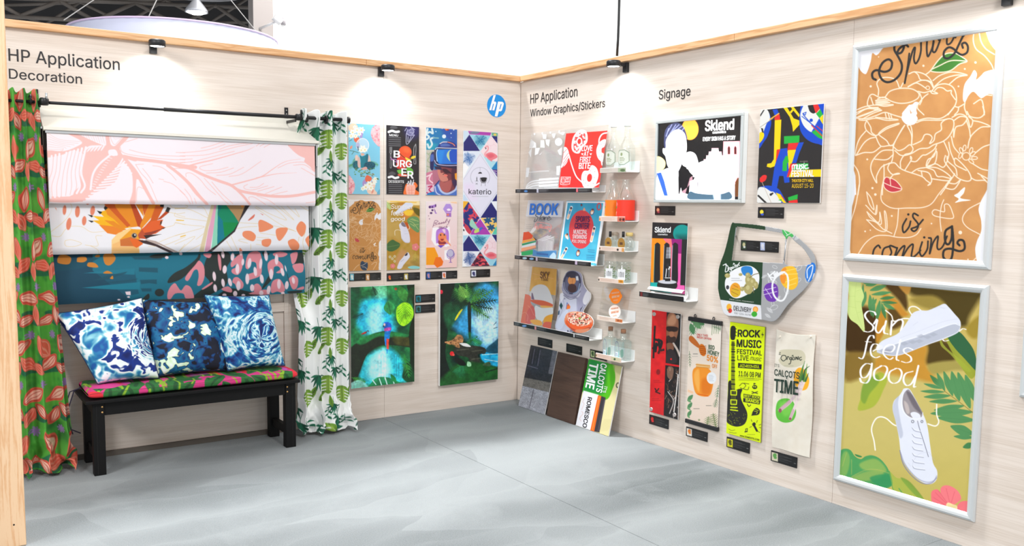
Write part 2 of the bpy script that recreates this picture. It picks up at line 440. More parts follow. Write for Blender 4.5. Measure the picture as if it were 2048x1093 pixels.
# ================================================================== structure
def wood_mat(name,dark,light,axis_scale=(1.1,1.1,9),rough=.55,rings=3.0,knots=False,streak=.5):
    m=new_mat(name);ns,ln=nodes(m);b=ns['Principled BSDF'];b.inputs['Roughness'].default_value=rough
    g=ns.new('ShaderNodeNewGeometry');mp=ns.new('ShaderNodeMapping');mp.inputs['Scale'].default_value=axis_scale
    ln.new(g.outputs['Position'],mp.inputs['Vector'])
    n1=ns.new('ShaderNodeTexNoise');n1.inputs['Scale'].default_value=.8;n1.inputs['Detail'].default_value=3;n1.inputs['Distortion'].default_value=.6
    ln.new(mp.outputs[0],n1.inputs['Vector'])
    mul=ns.new('ShaderNodeMath');mul.operation='MULTIPLY';mul.inputs[1].default_value=rings*6
    ln.new(n1.outputs['Fac'],mul.inputs[0])
    fr=ns.new('ShaderNodeMath');fr.operation='PINGPONG';fr.inputs[1].default_value=1.0;ln.new(mul.outputs[0],fr.inputs[0])
    mp2=ns.new('ShaderNodeMapping');mp2.inputs['Scale'].default_value=tuple(a*b for a,b in zip(axis_scale,(4,4,14)));ln.new(g.outputs['Position'],mp2.inputs['Vector'])
    n2=ns.new('ShaderNodeTexNoise');n2.inputs['Scale'].default_value=2;n2.inputs['Detail'].default_value=5;ln.new(mp2.outputs[0],n2.inputs['Vector'])
    mx=ns.new('ShaderNodeMix');mx.data_type='FLOAT';mx.inputs['Factor'].default_value=1-streak
    ln.new(n2.outputs['Fac'],mx.inputs['A']);ln.new(fr.outputs[0],mx.inputs['B'])
    r=ns.new('ShaderNodeValToRGB');r.color_ramp.elements[0].position=.28;r.color_ramp.elements[1].position=.62
    r.color_ramp.elements[0].color=(*srgb(dark),1);r.color_ramp.elements[1].color=(*srgb(light),1)
    ln.new(mx.outputs['Result'],r.inputs['Fac']);src=r.outputs['Color']
    if knots:
        v=ns.new('ShaderNodeTexVoronoi');v.inputs['Scale'].default_value=1.0;v.inputs['Randomness'].default_value=1
        mk=ns.new('ShaderNodeMapping');mk.inputs['Scale'].default_value=knots;ln.new(g.outputs['Position'],mk.inputs['Vector']);ln.new(mk.outputs[0],v.inputs['Vector'])
        rk=ns.new('ShaderNodeValToRGB');rk.color_ramp.elements[0].position=.02;rk.color_ramp.elements[1].position=.11
        rk.color_ramp.elements[0].color=(.25,.25,.25,1);rk.color_ramp.elements[1].color=(1,1,1,1)
        ln.new(v.outputs['Distance'],rk.inputs['Fac'])
        mm=ns.new('ShaderNodeMix');mm.data_type='RGBA';mm.inputs['A'].default_value=(*srgb((190,110,50)),1)
        ln.new(rk.outputs['Color'],mm.inputs['Factor']);ln.new(src,mm.inputs['B']);src=mm.outputs['Result']
    ln.new(src,b.inputs['Base Color'])
    return m
M_WALL=wood_mat('pale_birch_plywood',(206,190,176),(223,210,199),(.45,.45,6.5),.5,1.7,streak=.8)
M_PINE=wood_mat('pine_lumber_rail',(206,152,102),(226,182,136),(1.5,1.5,30),.5,2.0,knots=(1.3,1.3,1.3))
M_POST=wood_mat('pine_lumber_post',(228,178,132),(240,202,162),(25,25,1.4),.5,2.0,knots=(6,2,2.6))

# carpet
def carpet():
    m=new_mat('grey_carpet');ns,ln=nodes(m);b=ns['Principled BSDF'];b.inputs['Roughness'].default_value=.95
    b.inputs['Specular IOR Level'].default_value=.1
    g=ns.new('ShaderNodeNewGeometry')
    fn=ns.new('ShaderNodeTexNoise');fn.inputs['Scale'].default_value=170;fn.inputs['Detail'].default_value=2;ln.new(g.outputs['Position'],fn.inputs['Vector'])
    r1=ns.new('ShaderNodeValToRGB');r1.color_ramp.elements[0].position=.3;r1.color_ramp.elements[1].position=.72
    r1.color_ramp.elements[0].color=(*srgb((46,51,53)),1);r1.color_ramp.elements[1].color=(*srgb((104,110,112)),1);ln.new(fn.outputs['Fac'],r1.inputs['Fac'])
    src=r1.outputs['Color']
    # dust: wedge shaped vacuum marks (stretched cells) and scuffed patches
    def mixd(fac):
        nonlocal src
        mx=ns.new('ShaderNodeMix');mx.data_type='RGBA';mx.inputs['B'].default_value=(*srgb((164,168,169)),1)
        ln.new(fac,mx.inputs['Factor']);ln.new(src,mx.inputs['A']);src=mx.outputs['Result']
    for rot,sc,amt,seed in ((.42,(.42,1.7,1),.44,3.3),(-.75,(.5,2.3,1),.36,7.1)):
        dn=ns.new('ShaderNodeTexNoise');dn.inputs['Scale'].default_value=1.7;ln.new(g.outputs['Position'],dn.inputs['Vector'])
        ad=ns.new('ShaderNodeVectorMath');ad.operation='MULTIPLY_ADD';ad.inputs[1].default_value=(.35,.35,0);ln.new(dn.outputs['Color'],ad.inputs[0]);ln.new(g.outputs['Position'],ad.inputs[2])
        mp=ns.new('ShaderNodeMapping');mp.inputs['Rotation'].default_value=(0,0,rot);mp.inputs['Scale'].default_value=sc;mp.inputs['Location'].default_value=(seed,seed*.7,0);ln.new(ad.outputs[0],mp.inputs['Vector'])
        v=ns.new('ShaderNodeTexVoronoi');v.inputs['Scale'].default_value=1.25;v.inputs['Randomness'].default_value=1;ln.new(mp.outputs[0],v.inputs['Vector'])
        mr=ns.new('ShaderNodeMapRange');mr.inputs['From Min'].default_value=.25;mr.inputs['From Max'].default_value=.95;mr.inputs['To Max'].default_value=amt*1.5;ln.new(v.outputs['Distance'],mr.inputs['Value'])
        sx=ns.new('ShaderNodeSeparateColor');ln.new(v.outputs['Color'],sx.inputs[0]);mu=ns.new('ShaderNodeMath');mu.operation='MULTIPLY';mu.inputs[1].default_value=amt*.55;ln.new(sx.outputs[0],mu.inputs[0])
        sm=ns.new('ShaderNodeMath');sm.operation='ADD';ln.new(mr.outputs[0],sm.inputs[0]);ln.new(mu.outputs[0],sm.inputs[1]);mixd(sm.outputs[0])
    n=ns.new('ShaderNodeTexNoise');n.inputs['Scale'].default_value=1.6;n.inputs['Detail'].default_value=6;n.inputs['Roughness'].default_value=.6;n.inputs['Distortion'].default_value=.5;ln.new(g.outputs['Position'],n.inputs['Vector'])
    rr=ns.new('ShaderNodeMapRange');rr.inputs['From Min'].default_value=.54;rr.inputs['From Max'].default_value=.74;rr.inputs['To Max'].default_value=.5;ln.new(n.outputs['Fac'],rr.inputs['Value']);mixd(rr.outputs[0])
    ln.new(src,b.inputs['Base Color'])
    bp=ns.new('ShaderNodeBump');bp.inputs['Strength'].default_value=.6;bp.inputs['Distance'].default_value=.005
    ln.new(fn.outputs['Fac'],bp.inputs['Height']);ln.new(bp.outputs['Normal'],b.inputs['Normal'])
    return m
M_CARPET=carpet()
flo=box('floor',(-14,-12,-.12),(8,14,-.0036),mat('dusty_subfloor',(205,210,211),.9,noise=.05));tag(flo,kind='structure')
xs=[-9.16,-5.16,-1.16,2.84]
for i in range(len(xs)-1):
    for y0,y1 in ((-9.0,-3.45),(-3.45,3.0)):
        box('carpet_strip',(xs[i]+.0018,y0+.0008,-.0035),(xs[i+1]-.0018,y1-.0008,0),M_CARPET,flo)

HW=2.434
# left wall of veneered boards, seams every 2.44 m
wl=box('wall_left',(-9.0,.02,0),(.06,.09,HW),M_WALL);tag(wl,kind='structure')
for a,b in ((-9.0,-6.02),(-6.02,-3.58),(-3.58,-1.14),(-1.14,-.0)):
    box('wall_panel',(a+.0006,0,0),(b-.0006,.02,HW),M_WALL,wl,.0008,1)
wr=box('wall_right',(.02,-8.0,0),(.09,.02,HW),M_WALL);tag(wr,kind='structure')
for a,b in ((-8.0,-5.3),(-5.3,-2.86),(-2.86,-.001)):
    box('wall_panel',(0,a+.0006,0),(.02,b-.0006,HW),M_WALL,wr,.0008,1)
tl=empty('trim_1',(0,0,0));tag(tl,kind='structure')
for a,b in ((-9.0,-4.2),(-4.2,-1.28),(-1.28,-.001)):
    box('rail',(a+.001,-.03,HW),(b-.001,.09,HW+.04),M_PINE,tl,.003)
tr=empty('trim_2',(0,0,0));tag(tr,kind='structure')
for a,b in ((-8.0,-4.6),(-4.6,-2.12),(-2.12,-.031)):
    box('rail',(-.03,a+.001,HW),(.09,b-.001,HW+.04),M_PINE,tr,.003)

# front post at the left edge of the view
post=box('trim_3',(-3.74,-1.30,0),(-3.5,-1.21,3.0),M_POST,None,.003);tag(post,kind='structure')
for z in (.1,.64):
    cyl('nail_hole',(-3.545 if z < .3 else -3.6,-1.3003,z),(-3.545 if z < .3 else -3.6,-1.2995,z),.004,mat('nail_dark',(40,30,25)),post,seg=10)
bpy.data.objects['trim_3'].location=(0,0,0)

# ------------------------------------------------------------------ hall behind
M_DARK=mat('dark_hall_steel',(44,40,38),.7,noise=.2,nscale=2)
M_BEAM=mat('hall_truss_paint',(92,84,78),.6,noise=.15,nscale=3)
hb=box('wall_back',(-40,30,0),(20,30.4,16),mat('dark_hall_cladding',(34,32,33),.8,noise=.3,nscale=.6));tag(hb,kind='structure')
hc=box('ceiling',(-40,6,14),(20,30,14.3),mat('dark_hall_roof',(36,34,34),.8,noise=.2,nscale=1));tag(hc,kind='structure')
M_WHITE=mat('white_partition_paint',(244,242,240),.8,noise=.01)
wb=box('wall_hall',(2.3,12.0,0),(14,12.2,10),M_WHITE);tag(wb,kind='structure')
wb2=box('wall_hall_right',(7.2,-9,0),(7.4,12.0,10),M_WHITE);tag(wb2,kind='structure')
wb3=box('wall_hall_end',(1.9,12.0,0),(2.3,12.3,10),mat('grey_column',(150,142,138),.7));tag(wb3,kind='structure')
def ray_y(x,y,Y):return at(x,y,(0,1,0),Y)
def truss(y0,pts,r,label):
    t=empty('roof_truss',tuple(ray_y(*pts[0][0],y0)),label,'truss')
    for a,b in pts:
        p,q=ray_y(*a,y0),ray_y(*b,y0)
        cyl('truss_member',p,q,r,M_BEAM,t,seg=8)
truss(19,[((-30,-6),(520,16)),((-30,30),(520,60)),((-20,-4),(40,32)),((40,32),(120,2)),((120,2),(190,42)),((190,42),(270,6)),((270,6),(360,52)),((360,52),(430,10)),((430,10),(500,60))],.05,'near lattice roof truss crossing the dark hall behind the left wall')
truss(25,[((-30,12),(520,-8)),((-30,52),(520,44)),((0,12),(90,50)),((90,50),(160,4)),((160,4),(250,48)),((250,48),(330,0)),((330,0),(420,46)),((420,46),(500,-6))],.05,'far lattice roof truss behind the round white banner')
# hanging round banner: drum with seam ring
def drum():
    k=ray_y(351,60,9.0);D=np.linalg.norm((k-CAM)[:2]);R=1.53;zt=4.03
    Xc,Yc=k[0],k[1]
    t=empty('round_banner',(Xc,Yc,zt-1.3),'large round white fabric banner hanging behind the left wall','banner')
    V=[];F=[];n=64;R2=R
    prof=[(R,zt-1.3),(R,zt),(R-.03,zt),(R-.03,zt-1.3)]
    for r,z in prof:
        for i in range(n):V.append((Xc+r*math.cos(2*PI*i/n),Yc+r*math.sin(2*PI*i/n),z))
    for j in range(4):
        for i in range(n):F.append((j*n+i,j*n+(i+1) % n,((j+1) % 4)*n+(i+1) % n,((j+1) % 4)*n+i))
    mesh('fabric_skin',V,F,mat('banner_fabric',(196,197,216),.8),t,True)
    for zz in (zt+.012,):
        pts=[(Xc+R*math.cos(a),Yc+R*math.sin(a),zz) for a in np.linspace(0,2*PI,49)]
        tube('rim',pts,.014,mat('banner_rim',(214,190,220),.5),t)
    # dark letter shapes low on the banner
    L=[]
    for k2,(a0,s) in enumerate(((-1.30,.0),(-1.12,.0))):
        V,F=glyphs('ñ' if k2 == 0 else 'e',.02)
        ang=a0+V[:,0]*.4/R*1.0
        P=np.stack([Xc+(R+.004)*np.cos(ang),Yc+(R+.004)*np.sin(ang),(zt-.66)+V[:,1]*.46],1)
        mesh('letter',P,F,mat('banner_ink',(30,28,40),.6),t)
    for a,b in (((128,40),(205,-12)),((298,32),(318,-10)),((515,66),(455,-8))):
        p=ray_y(*a,9.0);q=ray_y(*b,9.6);q=p+(q-p)*(14.0-p[2])/(q[2]-p[2]);cyl('suspension_cable',p,q,.008,mat('steel_cable',(190,185,180),.4),t,seg=6)
    return t
drum()
# pendant lamp and its mounting ring
def pendant():
    c=ray_y(393,25,12);t=empty('high_bay_lamp',tuple(c),'lit round high bay lamp above the round banner','lamp')
    lathe('reflector',[(.04,.28),(.07,.22),(.20,.05),(.21,0),(.19,0),(.06,.20)],c,mat('lamp_metal',(200,200,205),.3,.6),t)
    m=new_mat('lamp_glow');b=m.node_tree.nodes['Principled BSDF'];b.inputs['Emission Color'].default_value=(1,.98,.94,1);b.inputs['Emission Strength'].default_value=14
    lathe('bulb',[(.001,-.05),(.10,-.03),(.17,.0),(.12,.05),(.001,.06)],c,m,t)
    cyl('stem',c+np.array([0,0,.26]),np.array([c[0],c[1],13.99]),.012,M_DARK,t,seg=8)
    tube('guard_ring',[c+np.array([.9*math.cos(a),.9*math.sin(a),.42]) for a in np.linspace(0,2*PI,33)],.025,mat('ring_steel',(120,118,120),.4,.5),t)
pendant()
def track_spot():
    c=ray_y(556,40,11.5);t=empty('track_spotlight',tuple(c),'small white spotlight on an arm at the end of the white hall wall','spotlight')
    m=mat('spot_white',(225,222,222),.4)
    cyl('lamp_body',ray_y(548,33,11.5),ray_y(562,45,11.5),.075,m,t)
    cyl('arm',ray_y(520,57,12.0),ray_y(556,42,11.5),.025,m,t,seg=8)
    cyl('mount',ray_y(566,36,11.99),ray_y(567,50,11.99),.05,mat('spot_grey',(150,145,148),.4),t,seg=12)
track_spot()

# power cable hanging onto the right wall's rail
a=RW(1236,110,-.04);pts=[a+np.array([0,0,0])]
for i,(x,y) in enumerate(((1234,112),(1236,80),(1237.5,40),(1238.5,0),(1239,-60))):pts.append(RW(x,y,-.045))
cb=tube('power_cable',pts[1:],.0085,mat('black_rubber',(28,28,30),.5));tag(cb,'black power cable hanging down to the rail above the wall lettering','cable')

# ------------------------------------------------------------------ wall washer lamps under the rails
M_BLACK=mat('black_powder_coat',(26,26,29),.45)
M_GLOW=new_mat('led_disc');_b=M_GLOW.node_tree.nodes['Principled BSDF'];_b.inputs['Emission Color'].default_value=(1,.99,.97,1);_b.inputs['Emission Strength'].default_value=9
def washer(wall,u,z,label,pw=1.0):
    s=(lambda a,d,zz:(a,-d,zz)) if wall == 'L' else (lambda a,d,zz:(-d,a,zz))
    t=empty('wall_washer_lamp',s(u,0,z),label,'lamp','black wall washer lamps')
    c=s(u,.115,z)
    lathe('lamp_head',[(.001,.016),(.040,.016),(.046,.010),(.046,-.020),(.041,-.022),(.041,-.017),(.001,-.017)],c,M_BLACK,t)
    cyl('led_disc',s(u,.115,z-.0172),s(u,.115,z-.0195),.038,M_GLOW,t)
    lo,hi=s(u-.012,.0,z-.012),s(u+.012,.09,z+.010)
    box('arm',np.minimum(lo,hi),np.maximum(lo,hi),M_BLACK,t,.002)
    lo,hi=s(u-.020,.0,z-.048),s(u+.020,.022,z+.012)
    box('wall_bracket',np.minimum(lo,hi),np.maximum(lo,hi),M_BLACK,t,.002)
    d=bpy.data.lights.new('washer_light','SPOT');d.energy=WASH*pw;d.spot_size=math.radians(142);d.spot_blend=.75;d.shadow_soft_size=.03;d.color=(.9,.97,1)
    o=bpy.data.objects.new('washer_light',d);COL.objects.link(o);o.location=s(u,.115,z-.03)
    o.rotation_euler=(Vector(s(u,-.06,-1.0))-Vector(s(u,.115,0))).to_track_quat('-Z','Y').to_euler()
WASH=12
washer('L',-2.635,2.418,'black wall washer lamp above the window blinds, left of the two on the left wall')
washer('L',-1.165,2.418,'black wall washer lamp above the menu poster, right one on the left wall')
washer('R',-1.20,2.415,'black wall washer lamp below the hanging power cable on the right wall')
washer('R',-3.60,2.415,'black wall washer lamp above the large framed kraft poster',.6)

# ------------------------------------------------------------------ vinyl wall lettering
def wall_text(name,label,fn,items,col=(34,30,32)):
    o=empty(name,tuple(fn(*items[0][1],.0006)),label,'lettering');L=Letters(lambda x,y:fn(x,y,.0012))
    for txt,bl,br,h in items:L.t(txt,bl,br,h,col,.008)
    L.done(o)
    return o
LIGHTF=.0
wall_text('wall_lettering','thin dark heading and the word Decoration at the top left of the left wall',LW,[('HP Application',(17.5,121.5),(239.5,140.5),24.5),('Decoration',(18.3,157),(164,168),19.5)])
wall_text('wall_lettering','thin dark heading and the words Window Graphics/Stickers above the acrylic shelves',RW,[('HP Application',(1060.5,207.5),(1154.5,192.5),18.3),('Window Graphics/Stickers',(1060.5,233.5),(1210,214),14.3)])
wall_text('wall_lettering','thin dark word Signage above the light box',RW,[('Signage',(1317.5,199),(1380.5,191),18)])

def logo():
    c=LW(993,212);r=.083
    t=empty('round_logo',(c[0],0,c[2]),'round blue wall emblem with two white slanted letters near the corner','emblem')
    n=64;V=[(c[0]+r*math.cos(2*PI*i/n),-.002,c[2]+r*math.sin(2*PI*i/n)) for i in range(n)]+[(c[0]+r*math.cos(2*PI*i/n),0,c[2]+r*math.sin(2*PI*i/n)) for i in range(n)]
    F=[tuple(range(n))]+[(i,n+i,n+(i+1) % n,(i+1) % n) for i in range(n)]
    mesh('blue_disc',V,F,mat('logo_blue',(0,138,216),.4),t)
    # letters in photo px from a crop at 900,100 magnified 7.286
    q=lambda x,y:LW(900+x/7.286,100+y/7.286,.003)
    P=[[(634,660),(668,655),(640,752),(668,756),(676,775),(645,882),(615,880),(640,790),(628,782),(603,880),(572,878)],
         [(700,752),(765,757),(784,775),(783,795),(757,880),(742,895),(712,893),(690,972),(652,968)]]
    V=[];F=[];k=0
    for pl in P:
        V += [q(*p) for p in pl];F.append(tuple(range(k,k+len(pl))));k += len(pl)
    mesh('letters',V,F,mat('logo_white',(240,240,240),.5),t)
    V=[(q(*p)[0],-.0034,q(*p)[2]) for p in [(740,786),(752,790),(730,865),(718,862)]]
    mesh('letter_gap',V,[(0,1,2,3)],MATS['logo_blue'],t)
logo()

# ================================================================== window display on the left wall
M_CREAM=mat('cream_painted_board',(226,221,209),.5,noise=.01)
M_STEEL=mat('brushed_steel',(190,192,194),.35,.7)
M_IRON=mat('black_iron',(30,29,31),.4,.3)
def hood():
    x0,x1=-3.245,-1.70
    t=empty('blind_frame',((x0+x1)/2,0,1.88),'cream sloping window hood and frame that carries the three fabric blinds','window frame')
    # sloping board: wall edge narrower than front edge
    a0,a1=-3.245,-1.755
    V=[(a0,0,2.02),(a1,0,2.02),(x1+.02,-.165,1.897),(x0,-.165,1.897),(a0,0,2.0),(a1,0,2.0),(x1+.02,-.165,1.88),(x0,-.165,1.88)]
    mesh('hood_board',V,[(0,1,2,3),(7,6,5,4),(3,2,6,7),(0,3,7,4),(2,1,5,6),(1,0,4,5)],M_CREAM,t)
    box('wall_batten',(a0,-.012,2.0),(a1+.01,0,2.045),M_CREAM,t,.002)
    box('front_rail',(x0,-.178,1.884),(x1+.02,-.162,1.902),M_CREAM,t,.002)
    box('head_rail',(x0+.01,-.17,1.868),(x1,-.14,1.884),M_STEEL,t,.002)
    # side cheeks
    V=[(x0-.012,0,2.01),(x0-.012,-.165,1.89),(x0-.012,-.165,1.80),(x0-.012,0,1.80)]
    V += [(x+.01,y,z) for x,y,z in V]
    mesh('side_cheek',V,[(0,1,2,3),(7,6,5,4),(0,4,5,1),(1,5,6,2),(2,6,7,3),(3,7,4,0)],mat('cheek_grey',(150,138,128),.6),t)
    box('side_panel',(x0-.035,-.11,.93),(x0-.012,-.0,1.80),mat('black_side_panel',(22,20,20),.6),t,.002)
    box('side_channel',(x0-.012,-.165,1.80),(x0-.002,-.14,1.90),M_STEEL,t,.001)
    box('side_channel',(x1+.004,-.165,1.74),(x1+.014,-.14,1.90),M_STEEL,t,.001)
    return t
hood()
# framed recess panel under the blinds
rp=empty('panel_frame',(-2.5,0,0),'plain pale wooden frame strips on the wall under the blinds behind the bench','frame');
box('frame_strip',(-1.865,-.016,.02),(-1.835,0,.95),M_WALL,rp,.002)
box('frame_strip',(-3.23,-.016,.80),(-1.865,0,.86),M_WALL,rp,.002)
box('floor_strip',(-3.6,-.022,0),(-1.835,0,.03),mat('dark_floor_strip',(92,84,76),.7),rp,.001)

def blind(name,label,x0,x1,z1,z0,prof,base,painter,pitch=.9):
    """prof(f) gives distance from wall, f=0 top .. 1 bottom"""
    nu=int(abs(to_px((x1,-.1,z1))[0]-to_px((x0,-.1,z1))[0])/pitch)+2;nv=int(abs(to_px((x0,-.1,z1))[1]-to_px((x0,-.1,z0))[1])/pitch)+2
    U,Fv=np.meshgrid(np.linspace(x0,x1,nu),np.linspace(0,1,nv))
    D=prof(Fv)+.0012*np.sin(U*9);Z=z1+(z0-z1)*Fv
    G=np.stack([U,-D,Z],-1).reshape(-1,3);X,Y=to_px(G);p=Paint(X,Y,base,aa=pitch*1.05);painter(p)
    t=empty(name,((x0+x1)/2,0,z0),label,'blind','roman blinds')
    o=mesh('printed_fabric',G,quad_faces(nu,nv),print_mat('printed_canvas',.85,weave=.25),t,True,p.rgba())
    d1=float(prof(np.array(1.0)))
    box('hem_bar',(x0+.004,-d1+.002,z0+.002),(x1-.004,-d1+.014,z0+.02),mat('blind_lining',(214,208,205),.8),t,.003)
    box('fabric_back',(x0,-float(prof(np.array(.0)))+.002,z0+.01),(x1,-float(prof(np.array(.0)))+.004,z1),MATS['blind_lining'],t)
    return t

PK=(252,196,190);PW=(250,238,244)
def paint_pink(p):
    p.fr(80,250,6.431)
    p.grad(60,160,(255,250,250),PW)
    p.blob([(90,330),(300,340),(470,280),(540,215),(350,110),(460,110),(640,190),(770,245),(850,262),(840,120),(885,120),(905,240),(950,275),(1000,240),(1090,140),(1150,140),(1100,210),(1030,280),(1040,350),(1090,400),(1250,430),(1230,470),(1120,440),(1085,430),(1200,560),(1290,660),(1400,860),(1460,1000),(1430,1000),(1330,800),(1240,700),(1230,1000),(1150,1010),(1190,860),(1190,680),(1150,560),(1050,480),(1020,620),(960,740),(800,840),(690,870),(600,960),(400,1000),(100,985),(100,925),(380,920),(430,860),(510,780),(520,600),(560,380),(420,330),(300,380),(90,420)],PK,n=3)
    p.poly([(560,380),(640,350),(830,330),(900,300),(1040,330),(1060,470),(1010,640),(950,750),(700,880),(560,990),(100,985),(100,930),(400,930),(520,780),(525,560)],PK)
    for i in range(15):# right striped petal: white bands
        y=985-i*35;x0=560+i*34;x1=1130+min(i,6)*8-(i > 8)*(i-8)*22
        if x0 < x1-20:p.line([(x0,y),((x0+x1)/2,y-14-i*2),(x1,y-60-i*3)],20,PW)
    for i in range(9):# left striped leaf, white bands in the pink
        x=120+i*50
        p.line([(x+30 if i < 3 else x+70,400-i*14),(x+10,600),(x+5-60+i*14,780),(x-40+i*6,950-i*10)],26,PW)
        p.line([(x+54 if i < 3 else x+92,400-i*14),(x+34,600),(x+28-60+i*14,780),(x-14+i*6,950-i*10)],7,PK)
    for k in range(6):
        p.line([(560+k*45,350-k*4),(620+k*40,290-k*3),(690+k*26,268)],20,PW,taper=2)
    for k in range(8):# upper left leaf veins
        p.line([(105,110+k*34),(260+k*6,190+k*22),(540-k*50,215+k*22)],5,PK)
    for k in range(6):
        p.line([(480+k*62,100),(530+k*60,190+k*10)],5,PK)
        p.line([(450+k*62,100),(500+k*60,180+k*10)],5,PK,.7)
    p.line([(900,120),(920,200),(960,255),(1010,210),(1080,130)],6,PK);p.line([(940,120),(960,180),(1030,170)],4,PK)
    p.blob([(885,325),(970,320),(1000,390),(930,395),(885,380)],PW)
    p.line([(900,390),(760,510),(680,640),(650,830)],26,PW)
    for k in range(15):
        f=k/14;x=930-270*f**.8+10;y=390+430*f;p.line([(x-20,y),(x+16,y+10)],8,PW,.9)
    p.lines([[(1030,280),(1060,350),(1200,390),(1600,440),(1865,450)],[(1150,320),(1300,360),(1500,390),(1865,405)],[(1100,220),(1250,175)],[(1720,490),(1865,480)],[(1750,355),(1865,360)],
             [(1230,510),(1330,505)],[(1230,510),(1300,620),(1400,740),(1510,990)],[(1320,560),(1400,660),(1455,750)],[(1450,525),(1560,545),(1680,630),(1750,710)],
             [(1530,695),(1590,705)],[(1590,725),(1720,770),(1865,900)],[(1240,985),(1255,810),(1330,820)],[(1700,560),(1865,560)]],7,PK)
    p.line([(1080,405),(1250,440),(1500,470),(1865,530),(2000,545)],42,PK);p.line([(1085,425),(1230,600),(1340,800),(1460,1010)],40,PK,taper=0)
    p.line([(1640,520),(1760,610),(1900,740),(2010,880),(2140,1010)],36,PK)
    p.fr(360,260,6.431)
    p.line([(-100,440),(0,475),(120,495),(300,580),(480,650),(650,710),(760,780),(950,820),(1200,855),(1450,850),(1740,800)],36,PK,taper=0)
    p.line([(60,480),(230,430),(430,385),(700,310),(870,260),(960,215)],22,PK,taper=1)
    p.line([(660,710),(850,660),(1050,600),(1200,500),(1350,410),(1550,375)],20,PK,taper=1);p.line([(980,620),(1250,565),(1500,552)],14,PK,taper=1)
    p.line([(730,770),(820,860),(900,960)],30,PK)
    p.line([(-20,560),(120,690),(250,850),(350,960)],34,PK)
    p.blob([(1405,180),(1740,190),(1740,530),(1670,470),(1600,410),(1605,365),(1530,330),(1440,255)],PK)
    p.lines([[(0,295),(250,275),(420,240),(580,185)],[(0,335),(300,325),(500,280),(700,225),(930,175)],[(270,235),(400,205),(560,150)],[(510,250),(640,205),(930,155)],[(140,415),(400,350),(700,275)],[(0,380),(160,375)],[(0,430),(150,410)],
             [(420,435),(270,470),(260,500),(330,525),(480,515),(620,480)],[(340,555),(520,545),(690,490)],[(470,585),(640,570),(820,480)],[(630,600),(800,565),(1040,405)],
             [(80,605),(80,560),(150,560),(260,640),(350,750),(460,835)],[(310,620),(420,740),(560,900),(620,950)],[(410,670),(520,800),(680,950)],
             [(1260,490),(1420,425),(1640,425),(1735,540)],[(1460,455),(1600,450),(1720,530)],[(1560,490),(1735,590)],[(870,700),(820,730),(850,765),(950,770),(1130,720)],[(900,740),(1000,735),(1075,690)],[(1000,790),(1210,730)],[(1100,820),(1310,735)],[(1180,835),(1380,790)],
             [(890,900),(890,865),(960,870),(1100,960)],[(990,850),(1130,900),(1220,960)],[(1620,940),(1740,925)],[(0,780),(80,860),(135,950)],[(60,760),(130,850),(165,950)],[(185,880),(210,945)],
             [(980,210),(1030,170)],[(1030,210),(1110,165)],[(1080,225),(1190,165)]],7,PK)
OR=(240,144,102);GLD=(226,178,74)
